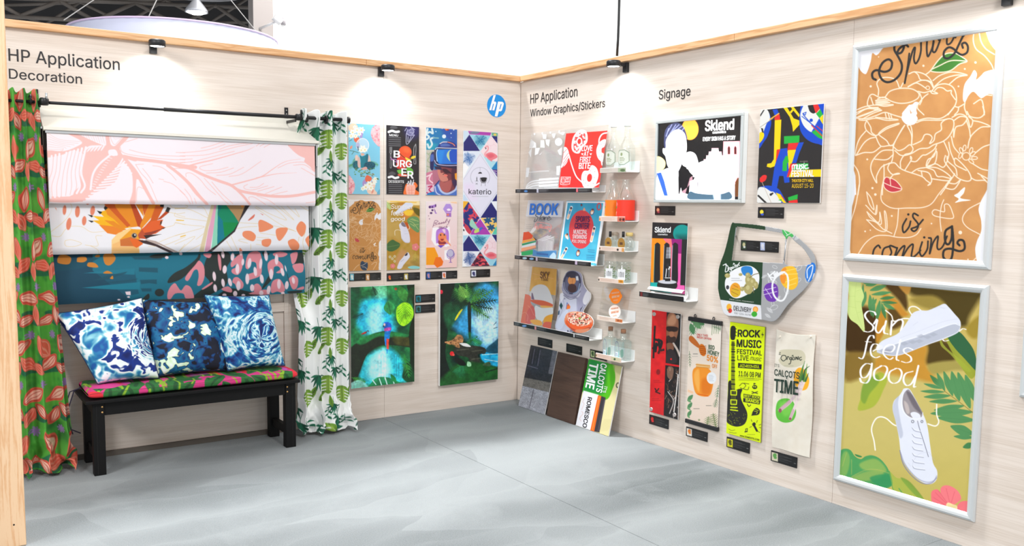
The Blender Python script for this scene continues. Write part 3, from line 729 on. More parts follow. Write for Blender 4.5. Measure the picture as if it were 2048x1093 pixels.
def paint_bird(p):
    p.fr(80,390,4.752);W=(240,238,243)
    ln=lambda L:p.lines(L,3.2,GLD,.85)
    ln([[(250,60),(300,100),(290,170),(220,260),(100,355)],[(110,390),(190,395),(240,330),(290,300),(400,305),(490,355),(620,345)],[(240,435),(300,428),(395,462),(330,490),(250,488),(235,450),(245,435)],[(430,478),(550,485),(530,395),(590,390)],[(480,485),(545,520),(565,565)],[(470,75),(540,90),(610,95)],
        [(1130,450),(1280,390),(1378,365)],[(1030,490),(1180,480),(1378,400)],[(1190,310),(1270,290),(1290,265),(1378,285)],[(1230,85),(1260,120),(1378,130)],[(1190,155),(1300,180),(1378,170)],[(1300,190),(1378,210)],[(1320,540),(1378,470)]])
    for x,y,rx,ry,a in ((233,145,18,46,4),(356,160,23,54,3),(500,150,22,46,8),(420,247,21,44,5),(274,277,24,58,8),(452,70,18,25,0)):p.ell(x,y,rx,ry,(228,134,104),a)
    p.poly([(140,118),(155,128),(158,150)],(228,134,104))
    # crest feathers
    O1,O2,O3,Y1,BK=(232,140,30),(208,92,28),(186,70,24),(245,180,20),(42,40,36)
    p.poly([(620,62),(740,62),(860,300),(800,310),(650,145),(612,95)],O2);p.poly([(700,62),(870,62),(950,300),(860,310),(720,120)],O1)
    p.poly([(850,62),(890,62),(980,250),(955,310),(930,300)],O3);p.poly([(960,62),(1050,62),(990,200)],O2);p.poly([(890,62),(970,62),(985,210)],O1)
    p.poly([(1050,62),(1150,75),(1150,110),(960,330),(950,290)],O1);p.poly([(1100,100),(1180,110),(1110,250),(960,340),(1050,240)],O2)
    p.poly([(1110,240),(1200,150),(1230,165),(1150,230)],O3);p.poly([(960,330),(1060,250),(1170,235),(1150,290),(1190,310),(1100,370),(1000,390),(940,375)],(226,96,40));p.poly([(950,370),(1060,350),(1170,320),(1060,380),(1000,410)],(150,60,40))
    p.poly([(560,165),(650,140),(860,310),(760,330),(640,240)],Y1);p.poly([(500,200),(620,210),(790,300),(740,340),(560,240)],(250,190,20));p.poly([(610,240),(700,250),(820,330),(760,350)],O1)
    p.poly([(500,245),(600,240),(770,340),(720,360),(580,290)],Y1);p.poly([(560,285),(700,300),(790,345),(720,380),(640,365)],(236,132,40));p.poly([(610,105),(660,130),(830,310),(790,320),(700,230),(640,190)],O1)
    p.poly([(640,110),(700,105),(860,290),(830,310)],O2)
    for q in ([(605,125),(620,105),(645,125),(620,148)],[(540,150),(585,160),(590,170),(570,185)],[(455,188),(495,195),(505,205),(490,215)],[(458,243),(500,247),(510,255),(490,265)],[(1145,80),(1180,80),(1175,120),(1140,112)],[(1210,115),(1242,128),(1220,170),(1190,155)],[(1145,255),(1160,240),(1155,275),(1140,290)],[(1150,318),(1195,310),(1175,325)]):p.poly(q,BK)
    p.poly([(680,430),(740,365),(860,315),(875,325),(770,430),(760,490),(940,490),(945,570),(680,570)],(248,208,140));p.poly([(690,470),(760,440),(765,490),(890,490),(945,520),(945,570),(680,570)],(246,190,118))
    p.poly([(760,425),(870,325),(960,330),(990,380),(940,430),(900,445),(860,400),(770,430)],(238,160,34));p.poly([(760,428),(860,400),(985,440),(975,465),(900,490),(765,488)],(206,112,50));p.poly([(850,415),(980,430),(975,470),(920,505),(890,490)],(232,104,34))
    p.poly([(930,380),(970,325),(1000,380),(1050,390),(1005,420),(940,415)],(190,80,44));p.ell(896,388,28,26,(170,140,120));p.ell(896,388,19,19,(30,30,34));p.ell(902,382,7,8,(240,240,240))
    p.poly([(985,385),(1155,375),(1050,400),(1010,420)],(52,36,34));p.poly([(1005,420),(1100,440),(1200,490),(1320,545),(1300,560),(1150,480),(1000,440)],(186,166,158));p.poly([(930,430),(1010,435),(1120,475),(1240,530),(1300,565),(1260,565),(1100,490),(980,460)],(62,44,46))
    p.fr(350,390,4.752)
    ln([[(0,130),(140,140),(330,230)],[(0,170),(20,210),(300,250)],[(210,115),(270,120),(320,210)],[(80,85),(120,115),(0,135)],[(0,265),(150,290),(280,305),(120,355),(0,390)],[(0,470),(190,395),(80,500),(30,550)],[(270,370),(200,425)],[(100,550),(250,470)],[(490,440),(550,540)],[(530,390),(600,540)],
        [(610,265),(800,275)],[(590,320),(690,305),(780,300)],[(770,110),(900,180),(1060,240),(950,130),(880,100)],[(760,120),(1000,280),(1150,350)],[(960,100),(1130,240),(1010,110)],[(1060,100),(1180,210),(1140,130)],[(1180,100),(1280,160)],[(1230,100),(1290,130)],
        [(740,440),(650,420),(605,435),(690,460)],[(780,405),(890,410)],[(780,430),(870,440)],[(810,365),(960,385)],[(770,470),(840,480)],[(720,470),(720,520)],[(1240,350),(1215,450),(1230,530)],[(1180,400),(1170,450)],[(450,510),(470,545)],[(920,290),(1130,340)]])
    for q in ([(10,235),(85,240),(85,248),(10,246)],[(50,395),(100,380),(105,388),(50,405)]):p.poly(q,(240,190,60))
    p.poly([(345,95),(385,95),(320,300),(270,560),(225,560),(290,300)],(222,204,166));p.poly([(375,95),(410,95),(330,540),(280,545),(315,340)],(226,164,190));p.poly([(395,95),(440,95),(410,480),(345,520),(360,380)],(140,212,184))
    p.poly([(408,95),(560,95),(605,270),(570,330),(402,480)],(0,136,96));p.poly([(405,200),(450,95),(410,95)],(0,120,118));p.poly([(402,470),(408,190),(455,250),(475,400)],(0,122,142));p.poly([(470,400),(455,260),(605,265),(580,320)],(0,138,70))
    p.poly([(485,95),(680,95),(605,260),(560,190)],(176,138,92));p.poly([(620,95),(660,95),(640,125)],(236,134,30));p.poly([(670,92),(715,95),(620,240),(570,350),(440,460),(330,560),(280,560),(400,475),(560,335),(605,260)],(46,38,40))
    for q in ([(795,250),(830,240),(925,290),(920,320),(810,355),(795,310)],[(965,325),(1060,312),(1065,350),(1000,437),(965,400)],[(650,350),(720,345),(768,390),(740,442),(650,400)],[(830,430),(905,420),(912,460),(880,495),(830,480)],[(1195,252),(1243,290),(1235,360),(1200,397),(1152,320)],[(1075,440),(1130,420),(1180,470),(1170,520),(1120,530),(1085,490)],[(1240,420),(1280,390),(1280,500),(1250,460)]):p.blob(q,OR)
    p.blob([(695,240),(755,185),(750,215),(715,240)],(226,120,100));p.poly([(810,175),(840,188),(835,195)],(226,120,100));p.blob([(615,505),(640,530),(615,545)],OR)
TEAL,DTEAL,DG,ROSE,SPOT=(18,106,128),(14,66,88),(34,44,42),(214,132,142),(232,208,216)
def paint_teal(p):
    p.grad(330,520,(30,70,86),TEAL,axis=1)
    p.fr(80,390,4.752)
    p.poly([(-60,-700),(1000,-700),(1000,540),(-60,540)],(24,44,52))
    for y in range(-400,560,118):
        p.blob([(40,y+120-2),(85,y+100),(95,y+145),(50,y+160)],(196,128,50))
        p.blob([(60,y+60),(92,y+45),(98,y+90),(66,y+95)],(186,120,60),.8)
    p.poly([(-60,560),(500,560),(500,720),(980,1090),(-60,1090)],DTEAL);p.poly([(500,700),(400,745),(900,720),(940,940),(500,1030),(980,1090),(300,1090),(480,800)],DTEAL,.6)
    p.poly([(400,885),(620,860),(950,830),(950,900),(700,900)],(20,118,140));p.poly([(420,745),(620,720),(900,700),(900,760),(640,750)],(20,112,134))
    for q in ([(60,740),(400,700),(560,600),(480,600),(60,660)],[(500,815),(640,770),(830,730),(810,750),(640,805)],[(590,830),(800,815),(930,795),(900,820),(700,840)],[(870,590),(1180,580),(1150,620),(900,615)],[(940,690),(1120,695),(1120,740),(940,730)],[(950,810),(1110,805),(1110,850),(1040,840),(960,850)],[(960,890),(1060,890),(1060,920),(970,920)]):p.poly(q,(16,74,92),.85,soft=8)
    for q in ([(165,640),(180,580),(240,570),(295,600),(280,655),(220,660)],[(350,630),(360,595),(430,590),(445,620),(410,642),(360,640)],[(452,680),(460,645),(520,648),(555,685),(520,692)],[(600,590),(620,560),(690,560),(718,610),(670,668),(620,660)],[(600,745),(640,722),(690,745),(650,750)],[(665,795),(690,770),(695,800)],[(520,590),(540,570),(570,575),(560,592)]):p.blob(q,(196,124,44))
    p.blob([(1040,590),(1100,565),(1250,560),(1200,590),(1110,605)],DG);p.ell(1135,930,44,36,DG);p.blob([(975,990),(1030,940),(1040,980),(1000,1010)],DG)
    p.poly([(810,922),(860,918),(862,955),(820,952)],SPOT);p.ell(842,972,14,8,SPOT);p.ell(1205,596,17,14,SPOT);p.ell(750,998,14,8,SPOT)
    p.fr(350,390,4.752)
    for q in ([(230,560),(200,610),(100,690),(0,740),(-60,800),(-60,840),(60,800),(180,690),(240,600)],[(340,555),(500,545),(530,620),(490,700),(500,830),(430,900),(260,980),(150,990),(280,880),(330,830),(280,760),(280,660)],
              [(400,960),(520,890),(700,920),(780,935),(780,970),(400,975)],[(560,570),(620,560),(600,590)],[(900,760),(915,810),(840,890),(830,880)],[(1130,650),(1160,560),(1220,560),(1220,655)],[(1070,920),(1200,910),(1190,930),(1100,940)],[(830,545),(900,560),(850,590)]):p.blob(q,DG)
    p.blob([(410,560),(435,600),(440,700),(425,715),(408,620)],ROSE)
    for q in ([(95,800),(120,750),(190,670),(230,625),(275,680),(280,780),(250,855),(210,860),(225,780),(215,715),(180,720),(150,780),(120,820)],[(-70,930),(-40,870),(0,840),(30,880),(60,910),(100,860),(150,880),(180,960),(170,985),(100,985),(80,940),(0,940),(-40,990),(-70,990)],
              [(540,690),(530,650),(570,600),(640,560),(640,690),(600,760),(545,745),(540,710),(580,690),(590,655)],[(670,690),(680,600),(720,545),(810,550),(825,700),(810,770),(740,800),(690,810),(690,760),(740,740),(770,720),(770,650),(720,640),(700,705)],[(545,830),(560,790),(600,785),(650,840),(640,890),(590,890),(570,850)],
              [(880,690),(890,640),(950,610),(1020,660),(1030,720),(1000,745),(960,740),(1000,710),(980,680),(940,690),(935,760),(900,770)],[(930,560),(1000,540),(1070,560),(1030,590),(960,590)],[(1100,560),(1165,545),(1150,630),(1115,660),(1100,600)],[(1120,665),(1215,655),(1215,730),(1160,740),(1130,710)],
              [(910,890),(930,820),(990,800),(1030,850),(1045,910),(1010,930),(970,920),(920,935)],[(1080,800),(1130,765),(1170,800),(1160,880),(1120,900),(1090,840)],[(750,860),(790,845),(825,890),(800,920),(750,920)],[(440,900),(500,870),(540,900),(530,930)],[(270,560),(345,560),(330,600),(290,590)],[(260,890),(350,830),(350,850),(270,900)],[(700,940),(860,900),(900,950),(800,950)],[(1150,900),(1220,870),(1220,900)]):p.blob(q,ROSE,n=3)
    for x,y,rx,ry,a in ((455,570,15,34,-8),(546,590,17,38,6),(472,710,20,40,4),(373,775,16,45,-6),(457,838,16,40,-8),(382,888,17,37,-8),(523,832,17,40,-14),(593,705,18,50,0),(645,640,13,32,5),(707,650,18,48,8),(763,730,16,45,-8),(687,800,18,52,0),(603,865,20,46,2),(733,885,20,34,0),(815,655,14,50,6),(825,800,18,44,-8),(865,580,17,50,-6),(965,615,17,50,0),(914,755,18,50,0),(1022,735,16,40,-14),(988,850,17,46,0),(1062,860,18,40,6),(1125,815,14,32,-10),(890,905,18,42,8),(572,940,20,26,0),(625,540,14,38,-4),(470,955,20,16,0),(820,935,20,24,0),(650,955,18,12,0),(1052,700,6,30,-14),(55,560,16,14,0),(1025,935,18,12,0)):p.ell(x,y,rx,ry,SPOT,a)
    p.line([(1065,750),(1090,845)],5,DG)
blind('roman_blind','pink and white leaf print roman blind, top and foremost of the three',-3.228,-1.705,1.884,1.488,lambda f:.163+.008*f-.014*np.clip((f-.93)/.07,0,1)**2,PW,paint_pink)
blind('roman_blind','white roman blind with an orange crested bird print, middle of the three',-3.226,-1.735,1.80,1.205,lambda f:.122+.010*np.clip((f-.55)*3,0,1)-.02*np.clip((f-.93)/.07,0,1)**2,(238,236,241),paint_bird)
blind('roman_blind','dark teal roman blind with rose animal spots, lowest of the three',-3.262,-1.762,1.78,.925,lambda f:.078+.05*np.sin(np.clip((f-.68)/.32,0,1)*PI*.8),TEAL,paint_teal)
for i,x in enumerate((-1.728,-1.716)):
    cd=tube('pull_cord',[(x,-.105,1.86),(x+.002,-.10,1.3),(x-.004,-.09,.9),(x+.006,-.03,.62-.1*i)],.0018,mat('white_cord',(225,222,218),.6));tag(cd,('thin white blind pull cord on the blind side, the longer of the pair','thin white blind pull cord next to the leaf curtain, shorter of the pair')[1-i],'cord','blind pull cords')

# ------------------------------------------------------------------ curtain rods
def rod(name,label,pts,r,m=None):
    t=empty(name,tuple(pts[0]),label,'curtain rod');cyl('pole',pts[0],pts[-1],r,m or M_IRON,t,seg=16);return t
r1=rod('curtain_rod','black iron curtain rod over the window hood between the two curtains',[(-3.46,-.17,2.027),(-1.49,-.17,2.046)],.0085)
cyl('outer_tube',(-2.62,-.17,2.035),(-1.49,-.17,2.046),.0115,M_IRON,r1,seg=16)
for bx in (-3.255,-1.83):
    b=box('bracket',(bx-.012,-.006,2.02),(bx+.012,0,2.115),M_IRON,r1,.001)
    bz=2.034 if bx < -3 else 2.043
    box('bracket_arm',(bx-.004,-.17,bz-.03),(bx+.004,0,bz-.012),M_IRON,b,.001)
    lathe('clamp',[(.018,-.02),(.024,-.012),(.024,.012),(.018,.02)],(bx+.02,-.17,bz),M_IRON,b)
    cyl('screw',(bx+.03,-.185,bz+.01),(bx+.03,-.185,bz+.045),.006,M_IRON if bx > -3 else M_STEEL,b,seg=10)
    for zz in (2.075,2.098):cyl('screw_hole',(bx,-.0065,zz),(bx,-.0055,zz),.004,mat('hole_grey',(170,165,160),.5),b,seg=10)
cyl('finial',(-1.497,-.17,2.046),(-1.470,-.17,2.046),.022,M_IRON,r1,seg=20)

def curtain(name,label,xa_top,xb_top,xa_bot,xb_bot,folds,base,painter,px,amp=.035,eyelets=(),seed=1,top=2.085,behind=False):
    nu,nv=260,560
    t=np.linspace(0,1,nu);s=np.linspace(0,1,nv)
    T,S=np.meshgrid(t,s);zt,zb=top,.012
    Z=zt+(zb-zt)*S
    r=np.random.default_rng(seed);ph=r.uniform(0,6,4)
    fl=np.clip((S-.80)/.2,0,1)
    wob=.35*np.sin(S*3.1+ph[0])+.2*np.sin(S*6.3+ph[1])
    phase=2*PI*folds*T+wob*(1+fl)
    a=amp*(.85+.3*np.sin(S*2+ph[2]))*(1+.5*fl)
    D=.17+a*np.sin(phase)+.3*a*np.sin(phase*1.7+ph[3]+S*2)
    if behind:
        w=np.clip((.42-T)/.18,0,1)*np.clip((S-.02)/.06,0,1)*np.clip((.66-S)/.1,0,1);D=D*(1-w)+w*(.042+.25*(D-.17))
    xa=xa_top+(xa_bot-xa_top)*S**1.2;xb=xb_top+(xb_bot-xb_top)*S**1.2
    X=xa+(xb-xa)*(T+.035*np.sin(phase*1.0+1.3)/folds*2)
    # crumpled bottom: cloth breaks and piles on the floor
    k=np.clip((S-.885)/.115,0,1)
    crump=vnoise(T*9+3,S*26,seed+4,3)-.5
    D=D+k*(.065+.14*crump)+.03*k*np.sin(k*9+T*11);Z=np.maximum(zb+.004+.012*vnoise(T*14,S*40,seed,2),Z+k*(1-k)*.10*crump*2+k*.022*np.sin(T*17+S*50))
    X=X+k*(.06*crump+.02*np.sin(S*70+T*9))
    # top: cloth gathers between eyelets
    kt=np.clip(1-S/.03,0,1);Z=Z+kt*.012*np.sin(phase+1)
    G=np.stack([X,-D,Z],-1).reshape(-1,3)
    # pattern coordinates along the cloth: px wide, ~325 px per metre of height
    PX=px[0]+(px[1]-px[0])*T+4*np.sin(phase);PY=px[2]+(px[3]-px[2])*S+k*6*crump
    p=Paint(PX,PY,base,aa=.9);painter(p)
    root=empty(name,((xa_bot+xb_bot)/2,-.17,0),label,'curtain','curtains')
    o=mesh('printed_cloth',G,quad_faces(nu,nv),print_mat('printed_cotton',.8,weave=.2),root,True,p.rgba())
    md=o.modifiers.new('thickness','SOLIDIFY');md.thickness=.002
    for ex in eyelets:
        bm=bmesh.new();seg=20
        r_=[Vector((ex,-.17+.023*math.cos(2*PI*i/seg),2.04+.023*math.sin(2*PI*i/seg))) for i in range(seg+1)];bm.free()
        tube('eyelet_ring',r_,.006,M_IRON,root)
    return root

def paint_cocoa(p):
    G1,G2,R1,R2,PL=(62,146,50),(26,104,66),(220,92,70),(240,190,168),(150,118,176)
    p.noise(16,[(40,118,44),(74,160,52),(90,172,60)],3,octaves=3)
    r=random.Random(5)
    for j in range(-1,13):
        for i in range(-1,6):
            cx=20+i*36+(j % 2)*18;cy=190+j*66
            p.leaf(cx-18,cy+30,cx+18,cy+44,.5,G2,(20,84,54))
    for j in range(-1,13):
        for i in range(-1,6):
            cx=14+i*36+(j % 2)*18;cy=200+j*66;a=r.choice((-25,-10,15,30,60,100));k=r.random()
            for dx,dy,ang,L in ((0,0,a,29),(10,22,a+70,24),(-8,30,a-35,21)):
                x,y=cx+dx,cy+dy;an=math.radians(ang+90);ex,ey=math.cos(an)*L,math.sin(an)*L
                p.leaf(x-ex/1.6,y-ey/1.6,x+ex/1.6,y+ey/1.6,.56,R1)
                lite=r.random() < .45
                if lite:p.leaf(x-ex/2,y-ey/2,x+ex/2,y+ey/2,.42,R2)
                nx,ny=-ey/L,ex/L
                for q in (-.24,-.08,.08,.24):
                    p.line([(x-ex/1.9+nx*q*6,y-ey/1.9+ny*q*6),(x+nx*q*L*1.1,y+ny*q*L*1.1),(x+ex/1.9+nx*q*6,y+ey/1.9+ny*q*6)],1.0,(176,58,48) if lite else (238,164,140),.8)
            x,y=cx+16,cy-16
            for q in range(4):
                an=q*PI/4+.3;p.line([(x-5*math.cos(an),y-5*math.sin(an)),(x+5*math.cos(an),y+5*math.sin(an))],2.4,PL)
def paint_leaves(p):
    D1,D2,L1,L2,OL=(12,80,58),(24,110,78),(112,156,50),(168,196,84),(64,92,34)
    def palm(x,y,s,rot):
        for a in (-75,-50,-28,-8,12,34,58,80):
            an=math.radians(a+rot+90);l=s*(1-.004*abs(a));p.leaf(x,y,x+math.cos(an)*l,y+math.sin(an)*l,.2,D1 if a % 4 else D2)
        p.line([(x,y),(x-math.cos(math.radians(90+rot))*s*.5,y-math.sin(math.radians(90+rot))*s*.5)],1.2,D1)
    def monstera(x,y,s):
        p.blob([(x,y-s),(x+s*.75,y-s*.8),(x+s,y),(x+s*.6,y+s*.8),(x,y+s*1.15),(x-s*.6,y+s*.8),(x-s,y),(x-s*.75,y-s*.8)],L1)
        p.blob([(x,y-s*.8),(x+s*.5,y-s*.4),(x+s*.5,y+s*.4),(x,y+s*.9),(x-s*.5,y+s*.4),(x-s*.5,y-s*.4)],L2,.7,soft=5)
        for q in (-.45,-.05,.35,.7):
            for sg in (1,-1):p.line([(x+sg*s*.32,y+q*s),(x+sg*s*1.05,y+(q+.18)*s)],2.0,(248,248,246),taper=0)
        p.line([(x,y-s),(x,y+s*.9)],1.0,OL)
    def banana(x,y,l,a):
        an=math.radians(a);ex,ey=x+math.cos(an)*l,y+math.sin(an)*l
        p.leaf(x,y,ex,ey,.42,L1,OL)
        p.leaf(x+(ex-x)*.02,y+(ey-y)*.02+1.5,ex,ey+1.5,.22,OL,None,.7)
        for q in range(1,7):
            f=q/7;bx,by=x+(ex-x)*f,y+(ey-y)*f
            for sg in (1,-1):p.line([(bx,by),(bx+math.cos(an+sg*.9)*l*.18,by+math.sin(an+sg*.9)*l*.18)],.8,L2 if sg > 0 else OL,.7)
    def twig(x,y):
        p.line([(x,y-8),(x-2,y+10)],1,D1)
        for q in range(4):p.leaf(x-1,y-6+q*5,x+(9 if q % 2 else -9),y-1+q*6,.34,D2)
    for j in range(-1,9):
        y=232+j*94
        for off in (-112,0,112):
            x=off
            palm(x+6,y+10,28,8);twig(x+28,y+14);banana(x+36,y+70,33,-52);monstera(x+27,y+64,15)
            palm(x+60,y+22,33,-4);banana(x+58,y+74,36,-36);monstera(x+92,y+42,17);twig(x+88,y+2);palm(x+104,y+80,27,10);p.leaf(x+96,y+64,x+100,y+86,.5,L1,OL)
curtain('window_curtain','green curtain printed with red cocoa pods, hanging left of the blinds',-3.44,-3.255,-3.52,-3.135,3.6,(62,146,50),paint_cocoa,(0,104,190,700),.036,(-3.42,-3.30),3)
curtain('window_curtain','white curtain printed with green tropical leaves, hanging right of the blinds',-1.80,-1.475,-1.84,-1.47,3.6,(248,248,246),paint_leaves,(0,168,225,835),.036,(-1.76,-1.63),8,behind=True)

# ------------------------------------------------------------------ bench
M_BENCH=mat('black_stained_wood',(9,9,10),.6,noise=.12,nscale=30,bump=.1,**{'Specular IOR Level':.25})
def bench():
    t=empty('bench',(-2.5,-.23,0),'long black wooden bench in front of the blinds','bench')
    box('seat',(-3.12,-.425,.405),(-1.915,-.045,.424),M_BENCH,t,.003)
    for x0,x1 in ((-3.083,-3.022),(-2.0,-1.937)):
        for y0,y1 in ((-.40,-.345),(-.105,-.05)):
            l=box('leg',(x0,y0,0),(x1,y1,.405),M_BENCH,t,.003)
            if y0 < -.3:box('groove',(x0+.018 if x0 < -2.5 else x1-.022,y0-.0006,.0),(x0+.021 if x0 < -2.5 else x1-.019,y0+.001,.40),mat('groove_black',(8,8,9),.8),l)
        box('side_stretcher',(x0+.015,-.345,.075),(x1-.015,-.105,.125),M_BENCH,t,.002)
        box('side_apron',(x0+.012,-.345,.33),(x1-.012,-.105,.405),M_BENCH,t,.002)
    box('front_apron',(-3.022,-.393,.332),(-2.0,-.368,.405),M_BENCH,t,.002)
    box('back_apron',(-3.022,-.085,.332),(-2.0,-.06,.405),M_BENCH,t,.002)
    for x in (-3.034,-1.99):
        for z in (.352,.382):lathe('brass_screw',[(.006,0),(.005,.003),(.001,.004)],(0,0,0),mat('brass',(214,170,110),.3,.8),t,seg=12).matrix_basis=Matrix.Translation((x+2.5,-.4005+.23,z)) @ Matrix.Rotation(PI/2,4,'X')
    return t
bench()
def cushion_mat():
    pass
def bench_cushion():
    x0,x1,y0,y1,z0,z1=-3.10,-1.922,-.405,-.06,.4245,.484
    t=empty('bench_cushion',(-2.5,-.23,.4245),'pink and green leaf print seat pad lying on the black bench','cushion')
    nu,nv=420,230
    # closed profile loop around y, swept along x with rounded ends
    U=np.linspace(-1,1,nu);A=np.linspace(0,2*PI,nv)
    UU,AA=np.meshgrid(U,A)
    sgn=lambda v,e:np.sign(v)*np.abs(v)**e
    cy,cz=sgn(np.cos(AA),.32),sgn(np.sin(AA),.55)
    end=(1-np.abs(UU)**26)**.5
    X=(x0+x1)/2+(x1-x0)/2*UU;Yv=(y0+y1)/2+(y1-y0)/2*cy*(.94+.06*end);Zv=(z0+z1)/2+(z1-z0)/2*cz*(.25+.75*end)
    Zv=Zv+np.where(cz > .2,.004*np.sin(X*23+1)*np.sin(Yv*16),0)
    sag=np.exp(-((X+2.5)/.45)**2)*.006;Zv=np.where(cz > 0,Zv-sag,Zv);Zv=np.maximum(Zv,z0+.0003)
    G=np.stack([X,Yv,Zv],-1).reshape(-1,3)
    PXc=(X-x0)*1000;PYc=(Yv-y0)*1000-(z1-Zv)*1000*(cy < -.9)
    p=Paint(PXc,PYc,(228,60,138),aa=3.2)
    PKC,GR,LG,RD,OG=(232,70,152),(44,116,52),(146,188,46),(240,48,64),(250,90,60)
    r=random.Random(11)
    for i in range(16):p.blob([(i*80+r.uniform(-20,20)+a*r.uniform(20,55),r.uniform(40,300)+b*r.uniform(25,70)) for a,b in ((0,-1),(1,-.3),(.8,1),(-.6,.8),(-1,-.2))],r.choice((RD,OG,(214,90,190),PKC)))
    for i in range(50):
        x=r.uniform(-20,1200);y=r.uniform(-70,380);a=r.uniform(-2.6,-.4);l=r.uniform(130,230)
        p.leaf(x,y,x+math.cos(a)*l,y+math.sin(a)*l,.42,GR,None);p.leaf(x,y,x+math.cos(a)*l*.9,y+math.sin(a)*l*.9,.12,(30,84,42))
    for i in range(46):
        x=r.uniform(-20,1200);y=r.uniform(-80,380);a=r.uniform(-2.4,-.7);l=r.uniform(60,150)
        p.line([(x,y),(x+math.cos(a)*l*.5+8,y+math.sin(a)*l*.5),(x+math.cos(a)*l,y+math.sin(a)*l)],r.uniform(9,16),LG)
    for q,c in (([(1150,-80),(1200,-80),(1200,380),(1120,380),(1090,250),(1140,120)],RD),([(930,190),(1080,170),(1110,250),(1060,310),(950,300),(900,250)],GR),([(1010,330),(1120,300),(1180,350),(1000,380)],RD),([(-10,-60),(70,-60),(60,-20),(0,0)],RD),([(20,60),(110,20),(180,60),(150,130),(60,150)],PKC)):p.blob(q,c)
    p.line([(985,180),(1000,310)],9,LG)
    p.line([(x,-22) for x in range(0,1190,60)],3,(60,60,40),.6)
    mesh('printed_cover',G,quad_faces(nu,nv),print_mat('printed_cotton',.8),t,True,p.rgba())
    pts=[(-3.096,-.40+.004*math.cos(a)*0,.4475) for a in (0,)]
    for dx,sgn_ in ((0,1),(.02,-1)):
        tube('tie_ribbon',[(-3.095,-.12-dx,.45),(-3.135-dx,-.13,.43),(-3.17+dx*sgn_,-.14,.33),(-3.165-dx*1.5,-.15,.24),(-3.15-dx*sgn_*2,-.15,.19)],.0035,mat('ribbon_dark',(58,52,74),.8),t,seg=6)
bench_cushion()

def pillow_mat(name,cols,scale,seed,warp=2.0,cen=None,rad=.2):
    m=new_mat(name);ns,ln=nodes(m);b=ns['Principled BSDF'];b.inputs['Roughness'].default_value=.75
    tc=ns.new('ShaderNodeTexCoord');mp=ns.new('ShaderNodeMapping');mp.inputs['Location'].default_value=(seed,seed*.37,seed*.11);mp.inputs['Scale'].default_value=(1,1,1)
    ln.new(tc.outputs['Object'],mp.inputs['Vector'])
    n=ns.new('ShaderNodeTexNoise');n.inputs['Scale'].default_value=scale;n.inputs['Detail'].default_value=1.6;n.inputs['Roughness'].default_value=.45;n.inputs['Distortion'].default_value=warp
    ln.new(mp.outputs[0],n.inputs['Vector'])
    v=ns.new('ShaderNodeTexNoise');v.inputs['Scale'].default_value=scale*2.2;v.inputs['Detail'].default_value=1;v.inputs['Distortion'].default_value=warp;ln.new(mp.outputs[0],v.inputs['Vector'])
    mx=ns.new('ShaderNodeMix');mx.data_type='FLOAT';mx.inputs['Factor'].default_value=.4;ln.new(n.outputs['Fac'],mx.inputs['A']);ln.new(v.outputs['Fac'],mx.inputs['B'])
    r=ns.new('ShaderNodeValToRGB');e=r.color_ramp.elements
    while len(e) < len(cols):e.new(.5)
    for i,(pos,c) in enumerate(cols):e[i].position=pos;e[i].color=(*srgb(c),1)
    src=mx.outputs['Result']
    if cen:# ripple rings around a centre
        sb=ns.new('ShaderNodeVectorMath');sb.operation='SUBTRACT';sb.inputs[1].default_value=cen;ln.new(tc.outputs['Object'],sb.inputs[0]);sp=ns.new('ShaderNodeSeparateXYZ');ln.new(sb.outputs[0],sp.inputs[0])
        at2=ns.new('ShaderNodeMath');at2.operation='ARCTAN2';ln.new(sp.outputs['Z'],at2.inputs[0]);ln.new(sp.outputs['X'],at2.inputs[1]);le=ns.new('ShaderNodeVectorMath');le.operation='LENGTH';ln.new(sb.outputs[0],le.inputs[0])
        m1=ns.new('ShaderNodeMath');m1.operation='MULTIPLY';m1.inputs[1].default_value=62;ln.new(le.outputs['Value'],m1.inputs[0]);m2=ns.new('ShaderNodeMath');m2.operation='MULTIPLY';m2.inputs[1].default_value=1.1;ln.new(at2.outputs[0],m2.inputs[0])
        cb=ns.new('ShaderNodeCombineXYZ');ln.new(m1.outputs[0],cb.inputs[0]);ln.new(m2.outputs[0],cb.inputs[1]);pn=ns.new('ShaderNodeTexNoise');pn.inputs['Scale'].default_value=1.5;pn.inputs['Detail'].default_value=1.5;pn.inputs['Distortion'].default_value=.8;ln.new(cb.outputs[0],pn.inputs['Vector'])
        mk=ns.new('ShaderNodeMapRange');mk.interpolation_type='SMOOTHSTEP';mk.inputs['From Min'].default_value=rad;mk.inputs['From Max'].default_value=rad*.55;mk.inputs['To Max'].default_value=1;ln.new(le.outputs['Value'],mk.inputs['Value'])
        mm=ns.new('ShaderNodeMix');mm.data_type='FLOAT';ln.new(mk.outputs[0],mm.inputs['Factor']);ln.new(src,mm.inputs['A']);ln.new(pn.outputs['Fac'],mm.inputs['B']);src=mm.outputs['Result']
    ln.new(src,r.inputs['Fac']);ln.new(r.outputs['Color'],b.inputs['Base Color'])
    return m
NAVY,BLU,MID,CYA,WH,INK=(8,28,96),(16,84,158),(40,132,178),(140,206,220),(240,248,250),(8,14,36)
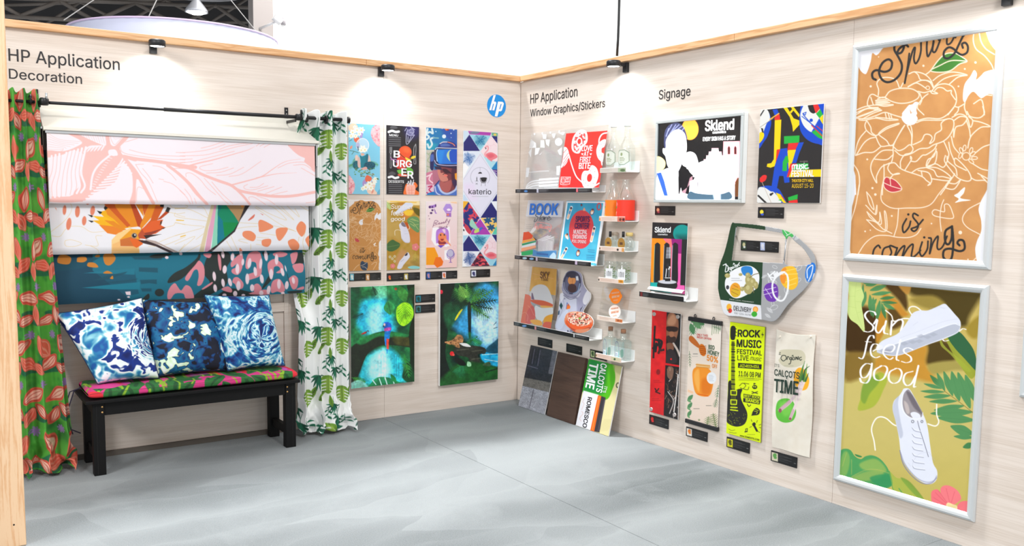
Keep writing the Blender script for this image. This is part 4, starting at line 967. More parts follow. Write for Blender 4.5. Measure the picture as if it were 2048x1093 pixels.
def pillow(label,tl,tr,br,bl,d_top,d_bot,m,seam_m,bulge=.075,seed=0):
    """corners in photo px; leans back against the wall"""
    n=56;c=[LW(*tl,d_top),LW(*tr,d_top),LW(*br,d_bot),LW(*bl,d_bot)]
    c=[np.array(q) for q in c]
    for k in (2,3):
        c[k][2]=max(c[k][2],.49)
    u=np.linspace(-1,1,n);A,B=np.meshgrid(u,u)
    cen=sum(c)/4;ex=((c[1]-c[0])+(c[2]-c[3]))/2;ex /= np.linalg.norm(ex);ey=((c[0]-c[3])+(c[1]-c[2]))/2;nrm=np.cross(ex,ey);nrm /= np.linalg.norm(nrm)
    if nrm[1] > 0:nrm=-nrm
    # edges pulled in between corners
    a2=A*(1-.085*(1-np.abs(A)**2)*np.abs(B)**2) ;pin=.05
    Ax=A*(1-pin*(1-B**2));Bx=B*(1-pin*(1-A**2))
    s,t_=(Ax+1)/2,(Bx+1)/2
    base=((1-s)*t_)[...,None]*c[0]+(s*t_)[...,None]*c[1]+(s*(1-t_))[...,None]*c[2]+((1-s)*(1-t_))[...,None]*c[3]
    H=np.clip((1-A**2)*(1-B**2),0,1)**.42
    wr=.010*(vnoise(A*3+5+seed,B*3+5,seed+2,3)-.5)*H*2+.006*np.sin(6*A*B+seed)*H
    root=empty('cushion',(cen[0],cen[1],min(q[2] for q in c)),label,'pillow','blue watery print cushions')
    F=[];V=[]
    G=np.concatenate([(base+nrm*(bulge*1.35*H+wr)[...,None]).reshape(-1,3),(base-nrm*(bulge*.8*H)[...,None]).reshape(-1,3)])
    G[:,2]=np.maximum(G[:,2],.4855);G[:,1]=np.minimum(G[:,1],-.006)
    f=quad_faces(n,n);f2=f[:,::-1]+n*n
    Fm=np.vstack([f,f2])
    o=mesh('cover',G,Fm,m,root,True)
    bm=bmesh.new();bm.from_mesh(o.data);bmesh.ops.remove_doubles(bm,verts=bm.verts[:],dist=.0006);bmesh.ops.recalc_face_normals(bm,faces=bm.faces[:]);bm.to_mesh(o.data);bm.free()
    ring=[base[0,i] for i in range(0,n,3)]+[base[i,n-1] for i in range(0,n,3)]+[base[n-1,n-1-i] for i in range(0,n,3)]+[base[n-1-i,0] for i in range(0,n,3)]
    ring=[np.array([q[0],min(q[1],-.006),max(q[2],.489)]) for q in ring]+[ring[0]]
    tube('piping',ring,.0032,seam_m,root,seg=6)
    return root
pm1=pillow_mat('watery_print_bright',[(.36,NAVY),(.455,(8,50,140)),(.475,WH),(.53,WH),(.56,CYA),(.60,MID),(.66,BLU)],7.5,3.1,.9,(-2.80,-.2,.70),.17)
pm2=pillow_mat('watery_print_dark',[(.34,INK),(.45,INK),(.475,(10,58,120)),(.545,(16,110,156)),(.575,(10,36,100)),(.59,(214,240,200)),(.66,WH)],8.5,7.9,1.0)
pm3=pillow_mat('watery_print_ripple',[(.36,NAVY),(.44,BLU),(.49,MID),(.53,CYA),(.56,WH),(.62,CYA),(.66,BLU)],9.5,12.4,1.3,(-2.12,-.2,.68),.22)
ps=mat('pillow_seam_navy',(14,30,72),.7)
pillow('dark navy watery print cushion, middle of the three on the bench',(276,598),(434,604),(462,756),(308,774),.10,.24,pm2,ps,.07,5)
pillow('white and cobalt watery print cushion, leftmost on the bench',(108,628),(284,596),(318,758),(196,784),.13,.29,pm1,ps,.08,1)
pillow('pale blue ripple print cushion, rightmost on the bench',(408,590),(538,590),(570,740),(456,769),.14,.27,pm3,ps,.075,9)

# ================================================================== posters on the left wall
M_BOARD=mat('white_board_edge',(232,230,228),.5)
M_LABEL=mat('black_caption_board',(22,22,24),.4)
PR=lambda:print_mat('satin_print',.38)
SPRING_AFF=None
def spring_art(p,cream=(250,226,200)):
    """line drawing in crops 1680,50 / 1680,210 / 1680,370 of the photo, magnified 6.0235"""
    K=6.0235;BK=(48,42,38);WH2=(240,238,242)
    p.fr(1680,50,K)
    L=lambda A,w=13:p.lines(A,w,cream)
    p.blob([(1095,550),(1180,430),(1270,350),(1380,340),(1460,380),(1530,438),(1440,470),(1330,550),(1200,565)],(62,128,36))
    L([[(1030,600),(1090,550),(1180,430),(1270,350),(1380,340),(1460,380),(1530,438),(1440,470),(1330,550),(1200,570),(1090,550),(1200,490),(1340,430),(1525,435)],
       [(1620,60),(1605,180),(1640,290),(1740,370),(1820,470),(1850,540)],[(1675,80),(1700,200),(1760,290),(1860,355)],
       [(830,590),(900,565),(1010,590),(1090,660),(1130,760)],[(900,565),(940,600),(970,660),(1060,670),(1110,700)],[(820,745),(900,700),(1000,665),(1080,690),(1125,760)],[(820,745),(910,700),(970,720),(1030,760)],
       [(1120,670),(1200,610),(1320,570),(1430,575),(1530,605),(1400,605),(1250,650),(1140,740)],[(1530,605),(1420,630),(1320,710)],[(1100,800),(1170,730),(1270,710),(1360,750),(1400,850),(1390,960),(1300,1084)],
       [(1140,790),(1180,755),(1240,760),(1290,795),(1340,790),(1340,830),(1390,900)],[(940,800),(1010,815),(1080,800)],[(1060,830),(1000,880),(930,990),(1010,1084)],[(1085,790),(1110,825),(1175,825),(1110,795)],
       [(480,1010),(340,980),(345,880),(390,835),(470,870),(540,870),(600,800),(720,765),(860,770),(945,820),(940,880),(850,930),(730,945),(620,920),(540,870)],[(460,850),(465,780),(445,700),(500,640),(600,635),(680,670),(720,760),(760,700)],
       [(370,870),(400,960)],[(455,890),(520,870),(560,895),(450,905),(440,920),(580,915),(430,940),(600,935),(430,960),(640,960)],[(185,1030),(300,985),(430,965),(540,980),(640,965)],[(190,1084),(330,1010),(500,1030)],[(960,820),(985,900),(960,960)],
       [(1390,985),(1430,990),(1500,950)],[(1505,930),(1500,1000),(1530,1084)],[(1430,990),(1420,1040),(1380,1084)],[(1700,880),(1760,845),(1830,850)],[(1610,950),(1690,900),(1720,940),(1740,1084)]])
    p.ring(1057,758,22,22,9,cream)
    p.blob([(750,1084),(800,1000),(840,960),(850,990),(900,930),(945,940),(910,1000),(920,1084)],WH2)
    p.blob([(1615,545),(1650,590),(1640,660),(1700,610),(1760,560),(1900,560),(1900,830),(1790,830),(1700,880),(1610,805),(1550,850),(1505,930),(1480,880),(1500,720),(1570,620)],WH2)
    for x,y,r in ((465,385,7),(1005,492,13),(1632,452,14),(1503,530,11),(1427,740,10),(370,740,13)):p.ell(x,y,r,r,cream)
    p.fr(1680,210,K)
    p.blob([(740,160),(770,90),(800,40),(845,0),(920,0),(915,110),(935,170),(890,235),(800,235)],WH2);p.poly([(840,50),(862,95),(900,70),(850,108)],(214,148,80))
    L([[(180,100),(330,40),(460,30)],[(180,160),(330,110),(460,45)],[(200,150),(420,70),(500,65),(400,100),(270,170)],[(180,160),(310,165),(430,130),(540,90),(640,120),(740,150)],[(230,180),(300,185),(430,160),(560,185),(700,180),(600,165),(430,150)],[(545,95),(560,165)],[(580,100),(600,170)],[(610,110),(625,165)],
       [(320,190),(300,250),(330,320),(430,370),(560,290),(700,235),(690,225),(560,270),(470,340),(480,370),(560,430),(600,490),(640,480)],[(330,200),(370,270),(380,330),(430,372)],[(310,315),(240,400),(200,500),(188,610),(280,470),(350,410),(425,390)],[(430,375),(460,450),(500,500),(590,490),(640,490)],[(188,610),(290,575),(400,570),(490,505)],
       [(640,480),(720,340),(780,245),(740,300),(660,450),(640,520),(640,600),(620,690),(590,705)],[(810,250),(860,360),(865,480)],[(810,250),(850,250),(870,350),(860,480)],[(640,500),(700,550),(770,530),(840,480),(880,530),(850,580),(780,600),(730,680),(730,760)],[(660,550),(740,610),(850,590),(960,530),(1060,520),(1130,480),(1240,440),(1320,370),(1370,260),(1360,180),(1290,170),(1220,220),(1220,300),(1150,350),(1130,430),(1080,465),(1110,400),(1080,360),(1020,360),(980,430),(880,480)],
       [(930,190),(1050,160),(1200,165),(1300,110),(1370,30)],[(920,215),(1010,185),(1200,185),(1290,170)],[(640,545),(520,550),(440,610),(380,700),(375,800),(440,940),(440,860),(500,750),(590,705)],[(420,655),(560,660),(640,600)],
       [(530,720),(530,870),(515,960),(510,1084)],[(600,700),(575,760),(600,810),(640,840),(715,830),(690,825),(640,845),(600,900),(615,960),(740,1010)],[(600,705),(660,700),(720,760),(800,800),(980,860),(1040,910),(1090,950),(1060,970)],[(850,650),(850,620),(860,660),(780,790)],[(860,680),(920,680),(990,610),(1040,600),(1130,540),(1165,480)],
       [(1160,530),(1130,620),(1060,660),(1040,740),(1100,640),(1165,560),(1145,700),(1050,740)],[(860,820),(940,770),(1060,750),(1150,710),(1250,750),(1310,610),(1290,530),(1250,440)],[(940,790),(1060,815),(1100,880),(1100,930),(1060,970)],[(1060,750),(1170,760),(1280,820),(1340,885),(1240,865),(1170,860),(1130,790),(1040,755)],[(1100,890),(1300,915),(1350,880),(1380,830)],[(980,800),(990,860)],
       [(1270,610),(1260,680),(1330,780),(1420,880),(1530,920),(1580,890),(1540,790),(1420,660),(1380,650),(1390,720),(1480,770),(1520,790)],[(1290,620),(1300,680),(1390,760),(1410,850)],[(1310,450),(1330,560),(1370,660)],[(1340,380),(1370,500),(1430,580)],[(1370,290),(1370,390),(1395,270),(1480,240),(1530,160),(1450,140),(1370,190)],[(1350,150),(1440,110),(1530,150),(1570,270),(1600,190),(1550,140)],[(1530,80),(1570,140),(1680,155),(1740,100),(1720,20)],[(1600,190),(1700,210),(1810,260),(1700,270),(1600,350),(1560,420),(1540,520)],[(1525,190),(1560,300),(1570,380)],[(1630,580),(1720,510),(1800,480)],
       [(1600,710),(1700,770),(1780,790)],[(1580,880),(1640,910),(1740,910),(1780,940)],[(1660,825),(1780,890),(1700,850),(1760,920)],[(1300,940),(1390,950),(1450,905),(1380,1010),(1300,1010),(1270,980),(1340,880)],[(1340,890),(1290,970),(1210,1084)],[(160,710),(220,810),(235,940),(215,1084)]])
    for x,y,a in ((1450,610,20),(1460,550,-20),(1500,520,10),(1580,550,20),(1600,590,50),(1620,640,90),(1580,680,130)):p.ring(x,y,18,36,10,cream,a)
    p.ring(1520,620,46,46,10,cream)
    p.blob([(530,900),(560,870),(600,900),(640,890),(700,950),(745,1010),(680,1050),(600,1045),(540,1000),(525,950)],(198,50,62));L([[(530,940),(620,980),(740,1015)],[(530,900),(525,960),(545,1010),(610,1050),(690,1045),(745,1015),(700,940),(640,895),(560,870),(530,900)],[(605,905),(610,970)]],9)
    p.poly([(140,700),(185,850),(195,1084),(120,1084)],WH2)
    for x,y,r in ((328,657,11),(391,1003,12),(426,1080,14)):p.ell(x,y,r,r,cream)
    p.fr(1680,370,K)
    p.blob([(120,-60),(185,20),(180,120),(130,290),(60,300),(60,-60)],WH2)
    p.blob([(1800,20),(1745,110),(1690,215),(1670,310),(1700,430),(1700,560),(1650,680),(1630,800),(1680,960),(1900,1000),(1900,0)],WH2)
    L([[(510,0),(495,170),(560,250),(660,285),(800,280),(980,275),(1100,230),(1190,110),(1280,0)],[(705,285),(690,480),(650,620)],[(210,850),(300,710),(420,620),(560,610),(680,630),(820,635),(920,600),(975,525)],[(230,0),(190,240),(130,440)],[(110,760),(130,850)],
       [(1220,560),(1205,400),(1220,260),(1250,180)],[(1220,320),(1140,300),(1110,340),(1160,380),(1355,405),(1350,320),(1310,240),(1260,240),(1260,320),(1220,320)],[(1690,215),(1540,300),(1475,410),(1530,510),(1690,600)],[(1640,880),(1590,930)],
       [(320,85),(380,170),(410,300),(350,220),(320,85)],[(310,245),(430,360),(445,245),(425,350)],[(325,325),(490,480),(480,330),(470,450),(370,400),(325,325)],[(320,420),(450,540),(560,550),(560,380),(535,320),(545,540),(430,450),(320,420)],[(540,545),(625,585)]],11)
    p.blob([(1505,30),(1490,100),(1450,160),(1575,185),(1460,200),(1385,215),(1430,170),(1375,130),(1420,100),(1460,60)],(252,244,236))
    for x,y,r in ((391,40,12),(426,117,14),(624,375,11),(303,561,10),(365,547,8),(1449,575,22),(1102,467,9),(1542,900,9)):p.ell(x,y,r,r,cream)
def spring_words(p,BK=(30,26,24),below=True):
    K=6.0235;p.fr(1680,50,K);B=lambda A,w:p.lines(A,w,BK)
    B([[(430,660),(395,640),(390,580),(440,545),(540,565),(610,530),(625,450),(580,415),(510,460),(470,560),(500,650),(570,690),(660,660),(730,580),(745,480),(700,380),(655,300),(670,230),(740,215),(770,260),(740,330),(690,340),(720,280),(790,240),(820,260)]],27)
    B([[(835,345),(815,500),(780,700),(800,600),(870,330),(905,275),(890,400),(910,465),(950,410),(975,310),(980,190),(1030,190),(1070,150)],[(1050,170),(1045,300),(1060,380),(1110,280),(1130,170)],[(1130,200),(1115,310),(1150,320),(1200,200),(1210,150)],[(1230,140),(1290,110)],[(1290,130),(1290,230),(1340,210),(1390,110)]],22)
    B([[(1500,95),(1430,240),(1380,340),(1310,400),(1255,390),(1255,320),(1310,270),(1370,290),(1410,330),(1470,360),(1530,330),(1540,260),(1510,215),(1470,230),(1480,275)]],26)
    if below:B([[(730,200),(800,120),(830,160)],[(1190,180),(1240,80),(1250,160)],[(1390,150),(1430,60),(1500,80),(1490,130)],[(985,130),(1020,150)]],24)
    p.fr(1680,370,K)
    B([[(800,410),(755,500),(770,575),(830,510),(850,440)],[(940,370),(890,345),(880,390),(940,470),(930,530),(890,560),(860,530),(930,500),(1000,420)]],21);p.ell(823,357,14,14,BK)
    B([[(485,760),(460,730),(410,780),(395,870),(430,900)],[(600,740),(530,770),(510,860),(570,880),(620,820),(600,735),(680,760)],[(690,760),(660,870),(730,770),(780,740),(750,870),(820,760),(880,720),(860,860),(900,860),(970,790)],[(990,690),(960,800),(990,860),(1050,780),(1060,680)],[(1070,640),(1100,660),(1080,830),(1120,700),(1180,620),(1170,740),(1190,780),(1240,740),(1290,620)]],21);p.ell(1015,634,14,14,BK)
    B([[(1350,500),(1270,560),(1270,690),(1310,715),(1345,640),(1350,510),(1365,700),(1345,880),(1290,910),(1245,870),(1255,790),(1330,770),(1440,800),(1500,770),(1490,680),(1440,665),(1415,700),(1440,730)]],27)
def foil_bump(m):
    ns,ln=nodes(m);b=ns['Principled BSDF'];tc=ns.new('ShaderNodeTexCoord');n=ns.new('ShaderNodeTexNoise');n.inputs['Scale'].default_value=9;n.inputs['Detail'].default_value=3
    ln.new(tc.outputs['Object'],n.inputs['Vector']);bp=ns.new('ShaderNodeBump');bp.inputs['Strength'].default_value=.25;bp.inputs['Distance'].default_value=.01
    ln.new(n.outputs['Fac'],bp.inputs['Height']);ln.new(bp.outputs['Normal'],b.inputs['Normal']);return m
print_mat('gold_foil_print',.32,metal_attr=True,gain=1.0);foil_bump(MATS['gold_foil_print'])

def poster(wall,name,label,quad,painter,base=(255,255,255),d=.008,th=.006,m=None,group=None,pitch=.72,board=None,cat='poster',words=None,fr=None):
    P=Panel(wall,*quad,d=d,th=th);o=P.board(name,board or M_BOARD,label,cat,group)
    p=P.paint(base,pitch=pitch,inset=.0008);painter(p);P.put(p,m or PR(),o)
    if words:
        f=LW if wall == 'L' else RW
        Lt=Letters(lambda x,y:f(x,y,P.d+.0013),fr or (0,0,1));words(Lt);Lt.done(o)
    return o,P
K8=6.831
def art_flower(p):
    p.fr(695,240,K8)
    p.grad(50,1020,(128,202,228),(134,206,232));PKF=(240,168,178)
    for q in ([(320,200),(340,110),(400,60),(450,50),(450,350),(370,310)],[(10,770),(60,800),(100,880),(90,970),(40,1030),(10,1030)]):
        p.mask_poly(q,True);p.noise(22,[(226,120,132),(246,184,190),(250,206,206)],2);p.noclip()
    W,Y=(250,248,236),(240,214,120)
    def flowers(cx,cy,L):
        for dx,dy,r in L:
            for a in range(0,360,60):p.leaf(cx+dx,cy+dy,cx+dx+math.cos(math.radians(a+dx))*r,cy+dy+math.sin(math.radians(a+dx))*r,.6,W)
            p.ell(cx+dx,cy+dy,r*.22,r*.22,Y)
    p.blob([(20,70),(90,45),(140,90),(120,150),(60,170),(20,140)],(246,206,176));p.blob([(90,240),(140,230),(165,270),(140,315),(95,290)],(236,108,74));p.blob([(165,190),(210,170),(200,240),(175,245)],(176,150,206))
    flowers(70,170,((0,0,46),(60,-30,44),(120,-30,50),(-20,50,40),(40,50,38),(90,20,36),(30,-70,30)))
    p.lines([[(30,420),(90,430),(150,450)],[(60,470),(90,430)],[(25,290),(60,270)]],8,(90,130,110));p.leaf(35,400,65,350,.5,(240,150,120))
    p.ell(206,345,86,92,(226,232,244),0,.65);p.ring(206,345,86,92,9,(240,240,248));p.ell(140,345,26,36,(180,160,200),0,.6);p.poly([(130,365),(150,360),(160,420),(140,420)],(70,90,110),.7)
    flowers(208,395,((0,0,56),(-20,20,40),(30,15,40)))
    p.blob([(185,455),(225,460),(230,480),(190,490)],(236,176,150));G=(92,156,96)
    p.palm(100,600,10,640,6,40,9,G);p.palm(280,560,420,620,7,50,9,(90,160,90));p.palm(100,520,70,620,4,30,9,G)
    p.blob([(105,490),(140,485),(150,560),(110,560)],(238,206,190));p.blob([(275,490),(300,490),(315,580),(280,590)],(232,196,184))
    p.blob([(165,480),(200,500),(280,475),(275,560),(280,640),(180,650),(180,560)],(24,128,144));p.blob([(250,480),(285,475),(275,580),(250,640)],(14,104,124),.7)
    p.mask_poly([(75,590),(110,560),(150,570),(160,650),(110,675),(75,640)],True);p.noise(10,[(10,70,90),(30,130,140)],5);p.noclip();p.mask_poly([(230,600),(300,570),(370,590),(375,640),(330,680),(240,660)],True);p.noise(10,[(10,60,84),(26,110,126)],6);p.noclip()
    p.blob([(140,520),(165,520),(180,640),(160,655),(140,630)],(226,186,176));p.blob([(180,670),(250,640),(270,675),(200,685)],(230,170,160))
    r=random.Random(2)
    for i in range(46):x=r.uniform(70,360);y=r.uniform(680,790)-abs(x-230)*.25;p.leaf(x,y,x+r.uniform(15,32),y+r.uniform(-12,12),.6,r.choice(((96,150,90),(60,120,80),(150,180,120),(140,120,80))))
    p.blob([(205,850),(240,810),(260,880),(215,910)],(176,150,206));p.blob([(240,800),(270,755),(330,790),(320,830),(260,850)],(236,108,74));p.blob([(270,960),(350,870),(380,900),(370,950),(410,1015),(300,1015)],(246,208,184));p.leaf(330,1010,355,950,.4,(232,150,130))
    flowers(300,880,((0,0,50),(-50,40,48),(60,-30,46),(-90,60,34),(20,50,44),(80,-70,36),(40,-20,36)));p.leaf(395,800,430,815,.6,(70,120,80));p.ell(335,848,9,9,(150,140,200))
    p.poly([(400,1000),(450,930),(450,1022),(400,1022)],(70,150,180),.5)
def art_menu(p):
    p.fr(765,240,K8);Gy=(120,120,124);W=(244,244,244)
    p.ell(410,140,110,120,(40,34,110),0,.8,soft=90)
    p.line([(85,165),(130,150),(180,165),(222,160)],32,W)
    p.blob([(110,90),(150,75),(200,95),(195,120),(110,120)],(80,80,84));p.blob([(90,725),(130,705),(175,725),(170,750),(90,750)],(80,80,84))
    for y in (240,267,295,325,350):p.line([(88,y),(248,y+6)],9,Gy,sm=False)
    p.line([(85,785),(130,775),(170,795),(215,785)],32,W)
    for y in (885,910,938,965,992):p.line([(88,y),(266,y+4)],9,Gy,sm=False)
    p.lines([[(325,190),(332,335),(435,210)],[(330,190),(380,215),(435,205)],[(345,130),(330,180),(350,200)],[(360,150),(400,120),(430,160),(400,200)],[(305,150),(330,110)],[(385,95),(440,135)],[(370,170),(420,180)],[(350,230),(345,300)],[(390,230),(360,300)]],8,(190,190,214));p.blob([(345,140),(390,125),(430,150),(425,200),(370,220),(335,195)],(160,160,190),.6)
    for x in (100,113,126):p.line([(x,372),(x,440)],6,(190,190,190),sm=False)
    p.line([(97,440),(113,465),(128,440)],6,(190,190,190));p.lines([[(106,460),(104,640),(112,655),(122,640),(118,460)]],5,(190,190,190))
    p.line([(455,330),(430,380),(428,480),(436,500),(428,590),(445,602),(456,590),(452,490),(458,400),(455,330)],6,(200,200,200))
    p.blob([(220,430),(300,440),(380,520),(390,600),(330,650),(230,670),(190,640),(200,520)],(222,56,44));p.blob([(330,650),(390,660),(420,700),(400,760),(340,740)],(98,176,60));p.blob([(200,690),(260,680),(290,740),(230,740),(205,710)],(110,184,70));p.blob([(215,740),(330,740),(330,775),(230,770)],(226,90,60));p.blob([(330,540),(380,540),(390,560),(340,580)],(90,160,60))
    p.ell(310,440,88,84,(232,84,36),10);p.ell(330,415,50,34,(244,124,66),20,.5,soft=30);p.line([(235,460),(300,515),(390,530)],10,(120,40,24))
    p.blob([(310,512),(350,525),(382,545),(350,560),(320,540)],(240,214,60));p.ell(420,512,36,18,(238,210,50),-22)
    p.lines([[(110,510),(150,560),(205,580)],[(120,545),(180,540),(210,600)]],9,(196,130,196))
    p.blob([(300,940),(330,870),(400,880),(440,850),(480,900),(450,950),(500,990),(500,1030),(300,1030)],(240,110,36));p.blob([(325,900),(440,890),(430,1035),(340,1035)],(248,180,160));p.lines([[(345,960),(430,960)],[(350,1000),(425,1000)],[(360,920),(365,1030)],[(400,920),(398,1030)]],5,(236,130,110))
    p.lines([[(345,900),(355,840),(380,890),(385,825),(410,890),(425,820)],[(335,870),(430,860)]],12,(224,224,230));p.lines([[(350,880),(370,850)],[(395,880),(400,850)]],6,(30,30,34))
def words_menu(L):
    W=(246,246,246)
    L.t('MENU',(92,222),(212,228),30,W,.02);L.t('DESSERTS',(84,860),(292,864),36,W,.02)
    L.t('B',(156,512),(236,516),92,W,.035);L.t('URG',(146,640),(398,648),92,W,.035);L.t('ER',(262,762),(348,766),96,W,.035) if 0 else None
    L.t('E',(262,762),(326,766),98,W,.035);L.t('R',(344,798),(420,802),98,W,.035)
def art_vr(p):
    p.fr(845,245,K8);p.grad(50,470,(0,130,170),(30,70,170),axis=0);p.grad(400,1000,(30,100,170),(150,90,120),.0)
    p.poly([(50,70),(470,80),(470,380),(160,380),(50,380)],(14,118,176));p.poly([(250,70),(470,80),(470,330),(300,200)],(34,70,168),.8,soft=60);p.poly([(50,380),(50,250),(200,300),(160,380)],(20,170,180),.7,soft=40)
    for x,y,r in ((295,192,27),(183,125,8),(390,150,8),(426,100,10),(392,208,5),(268,85,5)):p.ell(x,y,r,r,(226,236,240))
    p.ell(330,95,22,18,(236,110,50));p.ell(350,100,14,14,(170,40,40))
    p.poly([(50,375),(170,375),(150,700),(50,700)],(196,190,176));p.lines([[(60,420),(100,460),(70,520),(110,560)],[(130,400),(90,430)],[(60,600),(120,620)],[(70,640),(60,690)]],16,(150,170,130),.7)
    p.poly([(50,690),(230,640),(230,860),(50,870)],(206,120,146));p.lines([[(60,740),(110,720),(90,780),(140,830)],[(130,700),(90,730)]],18,(244,206,214));p.poly([(130,640),(240,650),(250,850),(150,860)],(176,106,126),.8,soft=12)
    p.poly([(50,850),(160,850),(190,1000),(50,1000)],(226,190,204));p.lines([[(80,880),(130,870),(90,920),(130,960)],[(60,960),(100,990)]],16,(192,30,90));p.poly([(50,1000),(70,970),(150,945),(210,1000)],(10,120,190))
    p.lines([[(70,90),(60,150),(100,130),(140,150),(130,90)],[(60,170),(90,200),(60,230)],[(150,210),(110,230),(130,300),(90,350),(70,300)]],26,(212,226,226));p.line([(150,210),(215,215)],20,(120,170,180))
    p.poly([(240,560),(480,570),(470,720),(480,760),(400,800),(460,930),(430,1000),(230,960),(240,800),(215,720)],(122,56,62));p.blob([(205,640),(240,640),(250,690),(290,690),(330,740),(350,790),(300,810),(250,800),(215,720)],(208,130,114))
    p.blob([(250,800),(300,820),(400,790),(380,920),(320,960),(240,910)],(176,92,88));p.blob([(400,640),(470,640),(470,900),(440,900),(400,800)],(60,26,52),.8,soft=20)
    p.blob([(270,640),(330,640),(400,700),(380,700),(310,690)],(54,24,40));p.blob([(300,715),(330,710),(345,725),(325,742),(295,735)],(232,112,100));p.line([(280,712),(310,695),(340,712)],9,(70,28,36))
    p.poly([(440,700),(472,690),(472,800),(445,770)],(232,150,30))
    p.blob([(160,880),(230,800),(220,880),(300,960),(400,960),(480,880),(480,1000),(200,1010)],(70,110,190));p.line([(215,860),(260,945),(340,975),(440,930),(475,870)],26,(180,196,230));p.line([(165,870),(200,830),(225,800)],14,(40,50,110));p.line([(170,880),(190,960),(250,1000)],16,(190,200,230))
    p.blob([(200,350),(240,290),(330,260),(420,270),(480,330),(480,370),(190,370)],(38,52,130));p.line([(240,290),(280,270),(335,268)],12,(226,214,214));p.line([(350,270),(410,290),(440,320)],12,(230,130,90));p.blob([(250,300),(320,285),(380,320),(260,330)],(90,130,200),.7,soft=14)
    p.blob([(120,420),(150,400),(160,440),(150,640),(105,630),(105,480)],(26,34,90));p.blob([(110,450),(150,440),(150,520),(110,530)],(80,120,200),.8,soft=14)
    p.poly([(160,380),(200,345),(480,350),(480,640),(200,600),(165,560)],(34,30,60));p.poly([(190,370),(480,365),(480,570),(230,570),(190,520)],(16,116,214));p.poly([(200,380),(300,380),(260,560),(215,550)],(30,150,230),.6,soft=30)
    p.line([(175,370),(200,348),(330,352),(475,358)],11,(214,220,236));p.line([(205,370),(190,420),(200,530)],12,(190,220,240));p.line([(165,520),(200,570),(330,590),(475,588)],11,(190,180,210))
    p.blob([(350,400),(390,375),(370,430),(375,500),(400,550),(350,500),(330,450)],(196,216,160));p.blob([(370,400),(430,370),(480,400),(480,530),(400,550),(372,500)],(10,80,190));p.poly([(160,600),(250,610),(270,650),(180,640)],(40,30,66))
def palmtri(p,P,bg,fg,seed,n=3):
    p.mask_poly(P);p.poly(P,bg);c=np.mean(P,0);r=random.Random(seed)
    for i in range(n):
        a=r.uniform(-.9,.9)+i*2.1;l=190;dx,dy=math.cos(a)*l/2,math.sin(a)*l/2
        p.palm(c[0]-dx,c[1]-dy,c[0]+dx,c[1]+dy,9,80,7,fg,.1)
    p.noclip()
